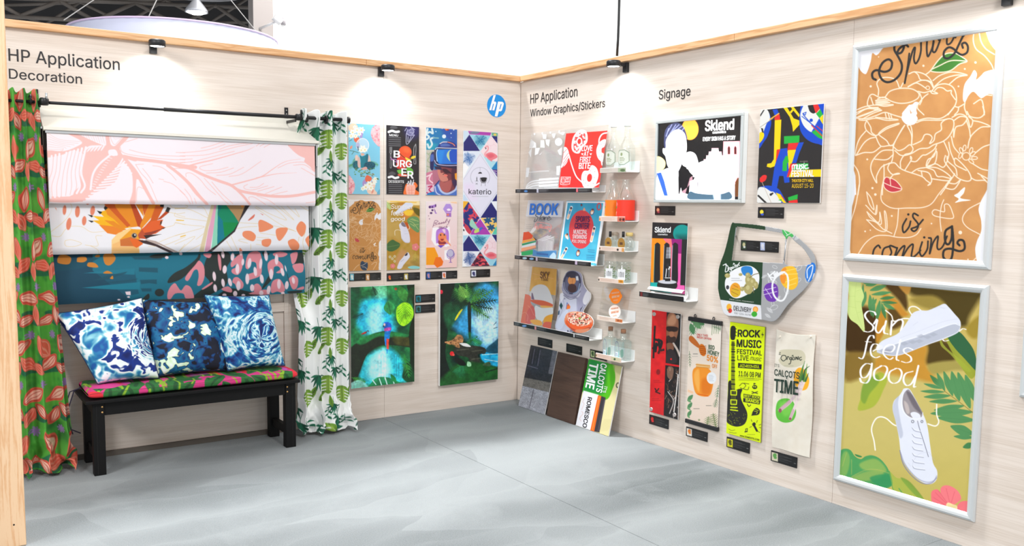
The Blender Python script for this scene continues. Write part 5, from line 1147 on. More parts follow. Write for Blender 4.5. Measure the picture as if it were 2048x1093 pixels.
def art_kat(p):
    p.fr(920,255,K8);NV=(32,32,112);LB=(176,222,234)
    p.poly([(30,30),(530,60),(520,1100),(30,1100)],(226,236,244));p.poly([(30,30),(110,50),(130,95),(45,220),(30,200)],(206,226,240))
    p.poly([(110,48),(430,62),(415,112),(130,95)],(176,60,172));p.blob([(130,70),(200,50),(270,60),(240,85),(160,90)],(120,130,160));p.poly([(430,62),(528,80),(510,130),(430,110)],(110,176,150));p.ell(478,100,20,16,(236,206,90))
    p.poly([(128,98),(272,322),(48,322),(48,210)],NV);palmtri(p,[(130,98),(430,115),(278,322)],(156,214,230),(16,110,156),3)
    palmtri(p,[(45,325),(275,325),(120,540),(45,520)],(226,234,246),(60,110,176),4);p.poly([(430,115),(510,125),(510,225)],NV)
    p.poly([(280,330),(420,115),(510,220),(510,460),(430,570)],(248,226,230));p.lines([[(380,180),(420,150),(460,180),(460,230),(420,250),(380,230),(380,180)],[(460,180),(500,160)],[(460,230),(500,260)],[(420,250),(420,300)],[(420,150),(425,120)]],3,(232,170,184));p.poly([(280,330),(330,400),(430,450),(500,470),(440,570),(420,560)],LB)
    FLM=(240,130,140)
    p.blob([(350,370),(420,340),(490,370),(510,410),(440,450),(440,470),(380,430)],FLM);p.blob([(370,380),(430,360),(470,390),(410,420)],(226,86,104),.7,soft=20);p.line([(350,400),(340,360),(380,310),(385,270),(370,255),(345,275)],20,(246,170,176));p.poly([(342,272),(362,285),(350,302)],(40,34,50))
    p.poly([(430,565),(510,455),(510,600),(460,590)],(20,130,190));p.poly([(440,575),(510,575),(510,680)],(80,50,130));p.lines([[(450,590),(500,600)],[(470,610),(500,640)]],8,(210,190,230))
    p.poly([(40,460),(120,545),(45,700),(40,700)],(250,250,250));p.poly([(45,470),(60,460),(50,500)],(40,60,90))
    p.poly([(275,345),(510,700),(510,890),(275,1235),(45,880),(45,700)],(232,230,244));p.poly([(45,780),(190,760),(250,1000),(120,1000)],(238,218,244),.6,soft=60)
    p.lines([[(275,370),(505,712)],[(275,370),(48,712)],[(48,870),(275,1210)],[(505,880),(275,1210)]],4,(178,176,190),sm=False)
    t=np.linspace(-.22*PI,1.22*PI,30);p.line([(275+130*math.cos(a),680-132*math.sin(a)) for a in t],4.5,(150,150,164))
    p.line([(275,548),(275,610)],3,(90,90,96));B=(26,24,30);p.poly([(246,632),(262,612),(290,612),(302,632)],B);p.blob([(270,700),(300,685),(350,685),(372,700),(350,755),(295,755)],B);p.lines([[(275,700),(300,745),(350,745),(370,700)]],7,(226,226,236));p.lines([[(295,760),(290,800)],[(345,760),(345,800)],[(230,675),(228,735)],[(206,735),(250,735)],[(215,780),(240,760)],[(240,780),(215,760)]],4,(70,70,80))
    p.line([(230,690),(230,730)],9,B)
    p.line([(165,945),(385,945)],8,(196,196,206),sm=False)
    p.fr(920,385,K8)
    p.poly([(40,120),(110,125),(130,140),(40,240)],(246,180,40));p.poly([(40,40),(60,30),(110,110),(40,115)],(200,220,240))
    p.mask_poly([(115,130),(268,350),(130,575),(45,460),(45,235)]);p.noise(60,[(30,40,110),(40,50,130),(222,64,84),(230,70,90)],8,octaves=2,warp=1,stops=[0,.5,.56,1]);p.noclip()
    p.poly([(275,360),(420,578),(140,578),(200,460)],(176,58,176));p.blob([(130,430),(160,360),(220,450),(260,520),(200,560),(220,520),(150,470)],(160,214,190));p.blob([(200,520),(260,490),(270,530),(200,560)],(200,220,110));p.blob([(262,500),(290,475),(310,490),(280,520),(268,545)],(60,110,200));p.line([(300,490),(345,498)],4,(60,60,110))
    p.poly([(60,420),(110,460),(160,540),(130,575),(80,530)],(206,60,80));p.poly([(45,470),(120,575),(45,590)],(250,246,246));p.poly([(40,500),(62,510),(60,530),(44,530)],(40,40,50))
    p.poly([(500,120),(500,245),(430,130)],(244,246,250));p.poly([(505,20),(505,122),(440,122)],NV);p.poly([(425,135),(505,262),(505,348),(280,348)],NV)
    p.poly([(280,350),(505,350),(505,480),(425,575)],(250,204,110));BL=(26,84,130)
    for cx,cy in ((380,385),(425,480),(500,380)):
        for a in range(0,360,60):p.leaf(cx,cy,cx+math.cos(math.radians(a+15))*62,cy+math.sin(math.radians(a+15))*55,.5,BL)
    p.poly([(490,470),(505,470),(505,575),(440,575)],(90,206,176));p.poly([(435,580),(505,580),(505,690)],NV)
    p.poly([(120,590),(270,805),(45,805),(45,700)],NV);p.poly([(45,590),(110,590),(45,690)],(176,214,236));palmtri(p,[(130,582),(420,582),(275,800)],(150,214,230),(16,110,150),6)
    p.poly([(275,800),(420,590),(505,700),(505,910),(440,1005),(420,1005)],(248,222,228));p.lines([[(360,700),(400,670),(440,700),(440,750),(400,770),(360,750)],[(440,700),(480,670)],[(440,750),(480,770)],[(400,670),(400,620)],[(480,670),(480,770)]],3,(224,150,166))
    p.poly([(275,800),(340,880),(440,910),(505,890),(505,1005),(415,1005)],(160,214,232));p.blob([(350,850),(420,815),(500,850),(505,890),(440,915),(375,890)],FLM);p.blob([(380,850),(450,840),(470,870),(400,880)],(226,70,90),.7,soft=20);p.line([(350,860),(335,820),(375,760),(375,715),(355,740)],18,(246,160,166));p.poly([(335,745),(352,755),(345,772)],(40,34,50));p.poly([(445,1005),(505,915),(505,1005)],(20,130,190))
    palmtri(p,[(45,808),(270,808),(140,1015),(45,990)],(240,240,248),(60,90,150),7,4);p.mask_poly([(275,810),(410,1010),(145,1010)]);p.noise(40,[(70,20,50),(90,24,56),(232,80,90)],9,sy=14,octaves=2,stops=[0,.6,.66]);p.noclip();p.poly([(40,950),(90,1000),(60,1015),(40,1010)],(250,250,250))
def words_kat(L):
    L.t('katerio',(118,912),(426,916),72,(26,24,30),.004)
def art_springs(p):
    global _sa
    src=np.array([(1784.6,369.4),(1824.4,446.4),(1818.6,234.9),(1894.2,124.7),(1890.8,423.1),(1920.7,391.6),(1753,436.4),(1900.8,476.2),(1796.2,116.4)])
    dst=np.array([(714.3,482.6),(726,501.6),(722.5,445.5),(739.7,421.6),(741.6,496),(749.2,488),(706,496),(745.5,512.1),(714.8,414)])
    A,*_=np.linalg.lstsq(np.hstack([src,np.ones((9,1))]),dst,rcond=None)
    p.fr(695,395,K8);p.blob([(20,160),(45,120),(90,80),(95,60),(150,50),(190,30),(240,55),(330,50),(400,80),(440,130),(460,200),(460,300),(460,560),(430,620),(430,700),(420,790),(455,840),(430,900),(425,960),(390,1003),(20,1003),(20,700),(25,400)],(206,144,76))
    p.aff=A;p.ws=.256;spring_art(p,(246,216,184));spring_words(p);p.aff=None;p.ws=1
    p.fr(695,395,K8);p.blob([(175,940),(180,890),(205,870),(235,890),(270,890),(278,940),(260,995),(210,995),(185,970)],(44,66,92));p.lines([[(180,935),(215,925),(265,890)],[(200,950),(240,955),(270,985)],[(330,920),(370,890),(400,900),(350,990)],[(80,1000),(120,950),(160,920)]],5,(246,216,184))
    p.blob([(430,640),(460,600),(470,830),(440,800)],(242,236,232))
def art_summers(p):
    p.fr(768,395,K8);p.A[:]=.35
    p.noise(200,[(150,124,60),(196,158,84),(176,140,50),(206,128,56)],4,warp=.6,octaves=3)
    p.blob([(30,120),(130,330),(200,330),(240,600),(120,560),(30,500)],(198,166,96),.7,soft=60);p.blob([(340,420),(480,330),(490,620),(390,640),(350,560)],(214,130,60),.8,soft=40);p.blob([(270,350),(330,350),(340,420),(300,420)],(196,84,30),.9,soft=14)  # orange and brown foil reflections, painted into the poster colour
    p.poly([(30,40),(490,40),(490,110),(400,110),(300,60),(30,80)],(250,236,190),.8,soft=14);p.blob([(270,170),(400,180),(370,250),(290,240)],(246,206,60),.9,soft=20);p.blob([(400,140),(490,170),(490,260),(420,210)],(90,86,30),.9,soft=12)
    p.leaf(30,60,90,170,.5,(176,196,120),(206,220,150));p.blob([(320,300),(400,260),(480,300),(480,470),(420,460),(340,380)],(104,150,96));p.lines([[(340,320),(400,350),(470,440)],[(360,300),(430,320)],[(380,290),(470,330)],[(400,380),(470,370)],[(360,360),(420,400)]],7,(178,190,120))
    p.blob([(40,640),(110,580),(160,600),(220,640),(190,700),(110,740),(40,720)],(74,110,62));p.line([(50,680),(210,650)],7,(110,140,80));p.blob([(180,800),(240,720),(310,740),(280,850),(200,950),(170,900)],(206,146,110),.6,soft=40)
    p.blob([(230,350),(260,330),(300,390),(340,480),(356,580),(340,622),(280,612),(240,560),(225,460),(205,380)],(222,222,236));p.blob([(235,350),(265,340),(300,400),(265,400),(240,380)],(124,116,130));p.lines([[(270,430),(310,430)],[(270,460),(320,460)],[(280,500),(325,495)]],4,(190,190,206));p.lines([[(150,520),(150,460),(190,445),(240,460)],[(330,440),(350,420),(335,370)]],6,(240,232,216));p.line([(240,560),(290,615),(345,615)],8,(196,196,214))
    p.blob([(150,210),(250,110),(330,55),(390,90),(380,130),(260,190),(170,230)],(214,220,236));p.line([(170,225),(270,185),(385,125)],12,(190,194,210))
    p.blob([(180,960),(210,880),(250,830),(320,750),(350,790),(345,830),(270,920),(240,970),(200,980)],(222,222,236));p.blob([(285,790),(320,755),(318,790),(290,802)],(60,50,66));p.line([(230,880),(270,850)],6,(180,180,196))
    for x,y,r,c in ((430,680,52,(226,130,130)),(120,940,36,(226,130,130))):
        for a in range(0,360,72):p.ell(x+math.cos(math.radians(a))*r*.5,y+math.sin(math.radians(a))*r*.5,r*.5,r*.5,c)
        p.ell(x,y,r*.2,r*.2,(240,180,170))
    p.palm(430,750,420,870,4,70,8,(196,180,80));p.blob([(325,955),(400,935),(485,950),(485,975),(370,978)],(140,208,210))
    for x,y in ((115,840),(145,875),(145,808),(80,815)):p.ell(x,y,16,18,(226,220,200),0,.8);p.ell(x,y,9,10,(180,160,110),0,.8)
    p.line([(90,55),(400,70),(440,70)],10,(240,190,60),1)
def words_sums(L):
    W=(250,246,240);L.t('Summer',(95,158),(392,160),62,W,0,.12);L.t('feels',(92,245),(262,250),66,W,.01,.12);L.t('good',(92,322),(280,320),52,W,.01,.12)
def art_beauty(p):
    p.fr(845,395,K8);p.grad(50,960,(240,224,226),(246,206,200))
    for y in range(100,320,14):p.line([(300,y),(470,y)],3,(250,214,184),.7,sm=False)
    p.poly([(370,55),(470,55),(470,90),(400,80)],(250,200,150),.8,soft=10);p.poly([(50,480),(120,440),(130,640),(50,680)],(246,190,184),.6,soft=40)
    PU,DP=(172,124,206),(84,44,110)
    p.blob([(90,120),(150,105),(180,95),(187,125),(150,145),(90,145)],PU);p.ell(100,133,16,18,DP);p.ell(180,113,9,20,DP);p.ell(135,133,12,14,DP);p.ell(118,215,17,14,DP);p.ell(136,176,15,14,DP);p.poly([(160,150),(180,200),(200,222),(175,225),(162,190)],PU);p.poly([(165,160),(178,190),(172,200)],DP);p.ell(95,295,7,7,(150,100,130));p.ell(83,253,5,5,(120,60,80))
    p.poly([(320,90),(380,90),(410,150),(390,210),(320,220),(280,160)],(180,146,222));p.poly([(325,185),(392,190),(392,268),(325,265)],(166,110,190));p.poly([(325,195),(392,200),(392,215),(325,212)],(212,170,226));p.ell(358,170,26,16,(250,236,246));p.ell(347,238,15,15,(246,130,90))
    p.poly([(140,415),(370,400),(380,620),(330,680),(170,660),(120,580)],(252,248,250));p.blob([(190,640),(185,480),(220,430),(290,415),(350,450),(362,540),(350,640),(310,640),(300,560),(240,560),(220,640)],(186,124,214));p.blob([(215,600),(250,560),(320,590),(310,640),(230,650)],(150,50,60))
    p.ell(270,545,58,64,(244,140,90));p.ell(268,580,40,36,(238,116,70),0,.5,soft=20);p.blob([(215,480),(300,425),(340,520),(260,480),(225,500)],(196,134,220));p.blob([(270,440),(310,440),(310,490),(290,480)],(240,206,226));p.ell(248,515,9,13,(60,40,40));p.ell(298,512,9,13,(60,40,40));p.blob([(250,570),(290,572),(275,592),(255,588)],(150,30,40));p.poly([(225,640),(310,640),(300,665),(240,665)],(240,120,76))
    p.poly([(300,560),(330,570),(385,650),(390,668),(370,655),(300,600)],(246,160,120));p.poly([(200,655),(300,655),(250,692)],(110,70,190));p.blob([(180,640),(215,625),(215,660)],(250,246,250));p.blob([(300,650),(350,640),(370,665),(310,665)],(250,246,250))
    p.poly([(48,688),(165,686),(215,800),(210,925),(48,925)],(250,160,20));p.poly([(180,820),(245,815),(285,880),(270,930),(200,965),(150,910)],(244,116,20))
    p.poly([(300,725),(360,715),(360,855),(300,855)],(252,248,250));p.ell(383,768,50,58,(126,100,180));p.ell(380,766,42,50,(196,190,214));p.line([(330,770),(345,825),(385,840),(425,820),(438,770)],7,(140,110,190));p.line([(383,835),(383,885)],10,(130,90,180));p.line([(365,890),(402,890)],7,(130,90,180));p.ring(440,682,22,24,4,(240,170,190))
    p.lines([[(140,410),(170,320),(215,330),(165,355),(205,365),(150,385)],[(215,360),(235,345),(220,370),(250,355),(262,345),(252,365),(275,345),(280,360),(292,335),(300,355),(318,325),(320,345)],[(335,290),(318,340)],[(318,312),(345,308)],[(345,325),(355,340),(375,305),(350,365),(335,372)],[(240,395),(225,440)],[(215,410),(250,408)],[(250,410),(245,432),(262,400),(265,430),(280,405),(282,428),(300,400),(305,425)],[(315,405),(335,390),(318,420),(345,405)]],5.5,(120,60,100))
LP=[('poster','narrow poster of a seated woman with a flower head on sky blue',[(697,247),(760,249.5),(760,389),(697,389)],art_flower,(130,204,230),None,None),
      ('poster','black food menu poster with a red burger and large white letters',[(772,250),(838.5,254),(838,389.5),(772.5,389.5)],art_menu,(30,28,32),words_menu,(765,240,K8)),
      ('poster','poster of a person wearing a blue virtual reality headset',[(852,255),(914.5,259),(913.5,391),(852,391)],art_vr,(30,90,170),None,None)]
for nm,lb,q,f,b,w,fr in LP:poster('L',nm,lb,q,f,b,words=w,fr=fr,group='narrow posters on the left wall')
poster('L','poster','narrow brown kraft poster with a line drawn face, beside the leaf curtain',[(697,400),(762,401),(762,542),(697,542)],art_springs,(236,230,226),group='narrow posters on the left wall')
poster('L','poster','narrow gold foil poster with three white sneakers, right of the kraft one',[(773,401),(839.5,402),(839.5,539.5),(773.5,540.5)],art_summers,(190,156,84),m=MATS['gold_foil_print'],words=words_sums,fr=(768,395,K8),group='narrow posters on the left wall')
poster('L','poster','pale pink narrow poster with a purple haired cartoon girl',[(852,403),(914.5,403.5),(914,536),(852,536.5)],art_beauty,(244,222,222),group='narrow posters on the left wall')
poster('L','poster','tall poster of navy triangles and flamingos around a white diamond',[(926.5,262),(995,265),(993.5,532),(925.5,534)],art_kat,(230,236,244),words=words_kat,fr=(920,255,K8),group='narrow posters on the left wall',m=print_mat('matte_print',.6))

# two large jungle boards
def art_parrot(p):
    k=4.371;p.fr(690,550,k)
    p.noise(90,[(6,54,40),(20,96,52),(40,130,70)],3,warp=.5);
    p.blob([(150,230),(250,200),(330,170),(400,330),(440,500),(300,530),(180,530),(90,420),(110,330)],(30,170,206),1,soft=60);p.blob([(200,330),(300,250),(330,340),(320,500),(220,520)],(150,222,236),.9,soft=60);p.blob([(240,100),(350,100),(370,190),(280,210)],(110,190,150),.8,soft=40)
    p.blob([(130,940),(160,760),(240,680),(380,640),(480,720),(540,850),(540,940),(300,960)],(40,186,206),1,soft=40);p.blob([(210,900),(220,740),(340,650),(390,760),(380,900)],(170,236,240),.9,soft=60)
    for x in (300,330,350,430,450,470):p.line([(x,700),(x,900)],7,(220,250,250) if x < 400 else (20,140,170),.6)
    p.blob([(40,110),(130,120),(120,250),(100,400),(60,520),(30,500)],(14,80,50),.9,soft=30)
    p.blob([(30,680),(160,560),(300,500),(420,500),(620,560),(620,640),(460,620),(320,620),(200,690),(130,850),(80,960),(30,960)],(24,34,22));p.blob([(100,590),(200,530),(320,500),(420,500),(560,530),(480,560),(300,540),(160,610)],(30,130,66),.9,soft=14);p.blob([(420,540),(600,560),(600,620),(450,610)],(64,62,24),.8,soft=14)
    p.blob([(540,90),(620,90),(620,950),(560,940),(570,700),(560,500),(600,300)],(12,30,16));p.blob([(560,760),(500,900),(620,960)],(14,60,30),1,soft=12)
    p.palm(610,100,520,250,8,60,14,(20,60,26));p.palm(40,100,130,130,6,50,10,(24,60,40));p.palm(240,100,270,180,5,40,10,(20,60,40));p.palm(60,380,160,340,8,40,6,(10,50,40));p.line([(372,95),(375,240)],5,(30,90,50));p.leaf(375,230,400,350,.8,(40,130,70),(24,90,50));p.leaf(480,100,530,240,.6,(50,120,50))
    p.blob([(520,240),(570,260),(600,330),(580,400),(510,450),(455,400),(450,300),(480,260)],(140,206,30))
    for i in range(7):p.line([(520,260+i*14),(455+i*4,300+i*22)],4,(70,140,20));p.line([(522,260+i*14),(590-i*8,310+i*20)],4,(70,140,20))
    p.blob([(335,430),(360,412),(400,430),(404,480),(385,540),(365,560),(350,530),(345,480)],(20,90,190));p.ell(345,437,9,13,(230,200,200));p.blob([(345,470),(395,460),(404,480),(370,495),(345,492)],(170,70,150));p.blob([(350,500),(390,500),(388,560),(365,570),(352,600),(345,560)],(10,120,200));p.poly([(362,560),(385,560),(382,650),(365,660)],(220,60,50));p.poly([(350,560),(362,570),(360,630),(350,610)],(20,110,200));p.poly([(362,650),(375,650),(372,690),(364,690)],(30,120,190));p.poly([(332,440),(345,450),(336,462)],(20,20,30))
    p.blob([(140,520),(170,500),(190,500),(180,515),(150,522)],(170,50,40));p.line([(185,508),(200,488),(208,500)],5,(80,40,40));p.ell(444,124,12,11,(150,60,40))
    p.palm(60,900,180,940,7,50,9,(50,130,40));p.blob([(210,970),(280,900),(380,900),(480,940),(540,950),(520,985),(200,990)],(20,110,60),.9);p.lines([[(270,960),(240,920)],[(320,965),(300,910)],[(370,965),(350,900)],[(430,960),(420,910)]],9,(190,236,226));p.palm(520,700,560,900,6,50,9,(40,130,50));p.leaf(400,870,450,950,.4,(20,120,60));p.palm(500,780,560,830,5,40,7,(60,150,60))
    p.line([(280,430),(340,400),(300,380)],4,(120,200,210));p.blob([(30,960),(130,920),(200,990),(30,1000)],(150,214,210),.7,soft=10)
def art_jaguar(p):
    k=4.371;p.fr(690,550,k)
    p.noise(80,[(6,26,26),(14,54,34),(24,80,44)],5,warp=.5)
    p.blob([(960,420),(1050,290),(1160,100),(1280,90),(1360,200),(1360,700),(1180,640),(960,480)],(50,140,190),1,soft=60);p.blob([(1120,360),(1300,260),(1350,350),(1350,560),(1230,620),(1140,500)],(176,214,236),.9,soft=70);p.noise(70,[(60,140,190),(200,226,240)],9,alpha=.0)
    p.blob([(1190,690),(1350,680),(1350,800),(1220,770)],(30,150,196),1,soft=14);p.lines([[(1200,700),(1340,690)],[(1220,740),(1340,760)]],6,(210,236,240),.8);p.blob([(1240,640),(1300,590),(1350,560),(1350,680),(1240,680)],(20,60,76),.9,soft=10)
    p.blob([(830,70),(960,70),(900,300),(900,500),(880,720),(960,960),(830,970)],(12,26,22));p.blob([(860,280),(960,240),(1000,310),(900,480)],(24,76,46),.9,soft=24)
    for a in ((1180,250,1080,120),(1080,260,960,110),(1090,255,1230,120)):p.palm(a[0],a[1],a[2],a[3],9,80,11,(30,84,40))
    D=(14,44,28)
    for x,y in ((960,120),(930,250),(1010,210),(1190,330),(1230,220),(1290,300),(1180,120),(1300,130),(1260,380),(1060,80),(1330,220)):p.palm(1085,260,x,y,9,56,9,D if x % 20 else (60,120,50),.25)
    p.palm(1000,90,1060,200,9,70,8,(110,160,70));p.blob([(960,390),(1000,320),(1030,300),(1000,350),(970,395)],(200,190,40))
    p.blob([(1072,260),(1100,260),(1100,540),(1082,540),(1075,420)],(20,34,32));p.ell(1245,110,36,28,(50,140,190),0,.8)
    p.palm(1040,620,1160,540,8,60,8,(30,100,50));p.palm(1000,540,900,510,8,60,8,(30,90,50));p.palm(1110,560,1190,610,8,50,8,(40,120,60));p.palm(1100,600,1090,500,7,50,8,(26,84,44))
    p.blob([(950,640),(1100,620),(1220,640),(1225,690),(1160,700),(1200,810),(1130,840),(1080,810),(1080,730),(980,700)],(44,46,40));p.noise(30,[(30,34,30),(70,72,60)],12,alpha=0)
    p.lines([[(980,660),(1080,650)],[(1110,670),(1200,660)],[(1110,740),(1180,730)],[(1120,790),(1170,800)]],10,(84,86,72),.6)
    p.blob([(870,590),(940,570),(985,525),(1030,545),(1030,590),(1000,600),(1000,640),(940,620)],(168,120,78));p.ell(1005,555,26,30,(150,108,72));p.blob([(1000,600),(1060,600),(1100,630),(1040,625)],(206,206,200))
    r=random.Random(4)
    for i in range(40):p.ell(r.uniform(880,1025),r.uniform(545,630),5,4,(70,44,30),0,.7)
    p.palm(880,620,960,640,6,46,9,(16,60,30));p.ell(935,690,18,20,(214,36,44));p.ell(948,700,10,10,(240,80,70));p.ell(842,150,14,18,(200,40,60))
    p.blob([(900,850),(1050,760),(1350,820),(1350,930),(830,975)],(26,84,34),.9,soft=24);p.palm(940,850,1040,830,9,70,10,(34,110,66));p.palm(1000,900,1040,760,8,60,9,(30,100,60));p.blob([(1070,800),(1070,760),(1100,770),(1100,800)],(150,206,160));p.blob([(950,730),(1020,740),(1060,790),(1000,790)],(16,22,20));p.line([(1230,850),(1340,820)],10,(20,34,24));p.blob([(1200,790),(1260,760),(1270,800)],(60,90,60));p.lines([[(1300,440),(1322,415)],[(1300,470),(1330,460)]],5,(30,50,70))
def textured(f,sc,am):
    def g(p):
        f(p);p.C *= 1.22;p.grain(sc,am,3,4);p.grain(sc*.35,am*.6,8,2)
    return g
poster('L','canvas_print','jungle print with a blue and red parrot on a mossy branch',[(699,574),(829,570),(829,766),(704,776)],textured(art_parrot,40,.28),d=.032,th=.024,pitch=.8,group='large jungle prints',cat='picture')
poster('L','canvas_print','jungle print with a resting jaguar below a palm tree',[(880,566.5),(997,564),(996,760),(880,772)],textured(art_jaguar,40,.28),d=.032,th=.024,pitch=.8,group='large jungle prints',cat='picture')

# ------------------------------------------------------------------ caption labels
def caption(wall,q,label,thumbs,group='black caption labels',d=.006):
    P=Panel(wall,*q,d=d,th=.005);o=P.board('caption_label',M_LABEL,label,'label',group,bevel=.0004)
    p=P.paint((24,24,26),pitch=.7,inset=.0004)
    (x0,y0),(x1,y1),(x2,y2),(x3,y3)=q;n=len(thumbs);W=(x1-x0)/n;sl=(y1-y0)/(x1-x0);H=(y3-y0)
    for i,c in enumerate(thumbs):
        a=x0+W*i+1.2;ya=y0+sl*(a-x0);tw=min(H*.62,W*.24)
        if c is not None:
            p.fr(0,0,1);p.poly([(a,ya+H*.12),(a+tw,ya+H*.12+sl*tw),(a+tw,ya+H*.88+sl*tw),(a,ya+H*.88)],c[0]);p.ell(a+tw*.5,ya+H*.45,tw*.3,H*.2,c[1]);p.ell(a+tw*.6,ya+H*.68,tw*.25,H*.1,c[-1])
        else:tw=1
        for j in range(5):p.line([(a+tw+1.6,ya+H*(.2+.13*j)+sl*(tw+2)),(a+tw+1.6+(W-tw-5)*(.75 if j % 2 else .55),ya+H*(.2+.13*j)+sl*(W*.7))],.55,(150,150,150),.75,sm=False)
        if W > 16:p.line([(a+W-7,ya+H*.62+sl*(W-7)),(a+W-4,ya+H*.62+sl*(W-4))],.8,(190,190,190),.8,sm=False)
    P.put(p,PR(),o);return o
caption('L',[(699,546),(762,547),(762,560.5),(699,563)],'black caption label under the kraft poster beside the leaf curtain',[((130,200,220),(240,240,230)),((206,144,76),(240,220,200))])
caption('L',[(774,547.5),(840,544.5),(840,560),(774,563.5)],'black caption label under the gold sneaker poster',[((40,36,40),(226,90,50),(240,150,40)),((190,170,90),(230,230,236))])
caption('L',[(852,543.5),(914.5,542),(914.5,557),(852,560)],'black caption label under the pale pink cartoon poster',[((30,90,170),(200,140,150)),((240,220,224),(220,110,70),(244,130,30))])
caption('L',[(941.5,540),(980.5,538.5),(980,554.5),(941.5,555.5)],'short black caption label under the flamingo diamond poster',[((226,230,244),(60,60,110))])
caption('L',[(831,590.5),(870.5,588),(870.5,604),(831,606.5)],'upper of two small black caption labels between the jungle prints',[((30,130,150),(20,70,60))])
caption('L',[(831,611),(870.5,608.5),(870.5,624.5),(831,627.5)],'lower of two small black caption labels between the jungle prints',[((70,130,140),(20,60,40))])

# ================================================================== ledges and leaning panels on the right wall
M_ACRYL=new_mat('clear_acrylic')
def _clear(m,tint=(1,1,1),gl=.10,rough=.05,fac=None):
    ns,ln=nodes(m);out=[n for n in ns if n.type == 'OUTPUT_MATERIAL'][0]
    t=ns.new('ShaderNodeBsdfTransparent');t.inputs[0].default_value=(*tint,1);g=ns.new('ShaderNodeBsdfGlossy');g.inputs['Roughness'].default_value=rough
    g.inputs[0].default_value=(.9,.93,.95,1)
    lw=ns.new('ShaderNodeLayerWeight');lw.inputs['Blend'].default_value=.35
    mr=ns.new('ShaderNodeMapRange');mr.inputs['To Min'].default_value=gl;mr.inputs['To Max'].default_value=gl+.28;ln.new(lw.outputs['Facing'],mr.inputs['Value'])
    mx=ns.new('ShaderNodeMixShader');ln.new(mr.outputs[0],mx.inputs[0]);ln.new(t.outputs[0],mx.inputs[1]);ln.new(g.outputs[0],mx.inputs[2]);ln.new(mx.outputs[0],out.inputs[0]);return m
_clear(M_ACRYL,(.97,.97,.97),.05)
M_GLASS=new_mat('clear_bottle_glass');_clear(M_GLASS,(.94,.97,.96),.10,.04)
M_LEDGE=mat('white_acrylic_ledge',(240,240,238),.3,noise=.01)
M_FOG=new_mat('frosted_ledge_end');_clear(M_FOG,(.93,.95,.94),.35,.4)
PRA=lambda:print_mat('film_print_on_acrylic',.3,alpha=True)

class Lean:
    """flat panel leaning on the right wall: bottom edge db from the wall at height z0, top edge dt at z1"""
    def __init__(s,z0,db,z1,dt):
        s.A=np.array([-db,0,z0]);v=np.array([db-dt,0,z1-z0]);s.v=v/np.linalg.norm(v);s.n=np.cross(s.v,(0,1,0));s.n=s.n if s.n[0] < 0 else -s.n
    def un(s,x,y,off=.0):return at(x,y,s.n,s.n@s.A+off)
    def uv(s,P):return P[1],(P-s.A)@s.v
    def P(s,u,v,off=.0):return s.A+np.multiply.outer(np.asarray(v,float),s.v)+np.multiply.outer(np.asarray(u,float),(0,1,0))+s.n*off
    def rect(s,q,rest=False):
        c=[s.uv(s.un(*p)) for p in q];s.u0=(c[0][0]+c[3][0])/2;s.u1=(c[1][0]+c[2][0])/2;s.v1=(c[0][1]+c[1][1])/2;s.v0=.0 if rest else (c[2][1]+c[3][1])/2;return s
    def slab(s,name,th,m,label,cat,group=None,poly=None,parent=None):
        """poly in photo px, else the rectangle; th behind the face"""
        if poly is None:U=np.array([s.u0,s.u1,s.u1,s.u0]);V=np.array([s.v1,s.v1,s.v0,s.v0])
        else:
            c=[s.uv(s.un(*p)) for p in poly];U=np.array([a for a,b in c]);V=np.array([b for a,b in c])
        n=len(U);F=s.P(U,V);B=s.P(U,V,-th);faces=[tuple(range(n)),tuple(range(2*n-1,n-1,-1))]+[(i,i+n,(i+1) % n+n,(i+1) % n) for i in range(n)]
        o=mesh(name,np.vstack([F,B]),faces,m,parent)
        if label:tag(o,label,cat,group)
        return o
    def paint(s,base,pitch=.75,poly=None):
        if poly is not None:
            c=np.array([s.uv(s.un(*p)) for p in poly]);u0,u1,v0,v1=c[:,0].max(),c[:,0].min(),c[:,1].min(),c[:,1].max()
        else:u0,u1,v0,v1=s.u0,s.u1,s.v0,s.v1
        X,Y=to_px(s.P(np.array([u0,u1,u0]),np.array([v1,v1,v0])));nu=int(math.hypot(X[1]-X[0],Y[1]-Y[0])/pitch)+2;nv=int(math.hypot(X[2]-X[0],Y[2]-Y[0])/pitch)+2
        U,V=np.meshgrid(np.linspace(u0,u1,nu),np.linspace(v1,v0,nv));s.G=s.P(U.ravel(),V.ravel(),.0007);s.nu,s.nv=nu,nv
        X,Y=to_px(s.G);return Paint(X,Y,base,aa=pitch*1.05)
    wall="R";put=Panel.put

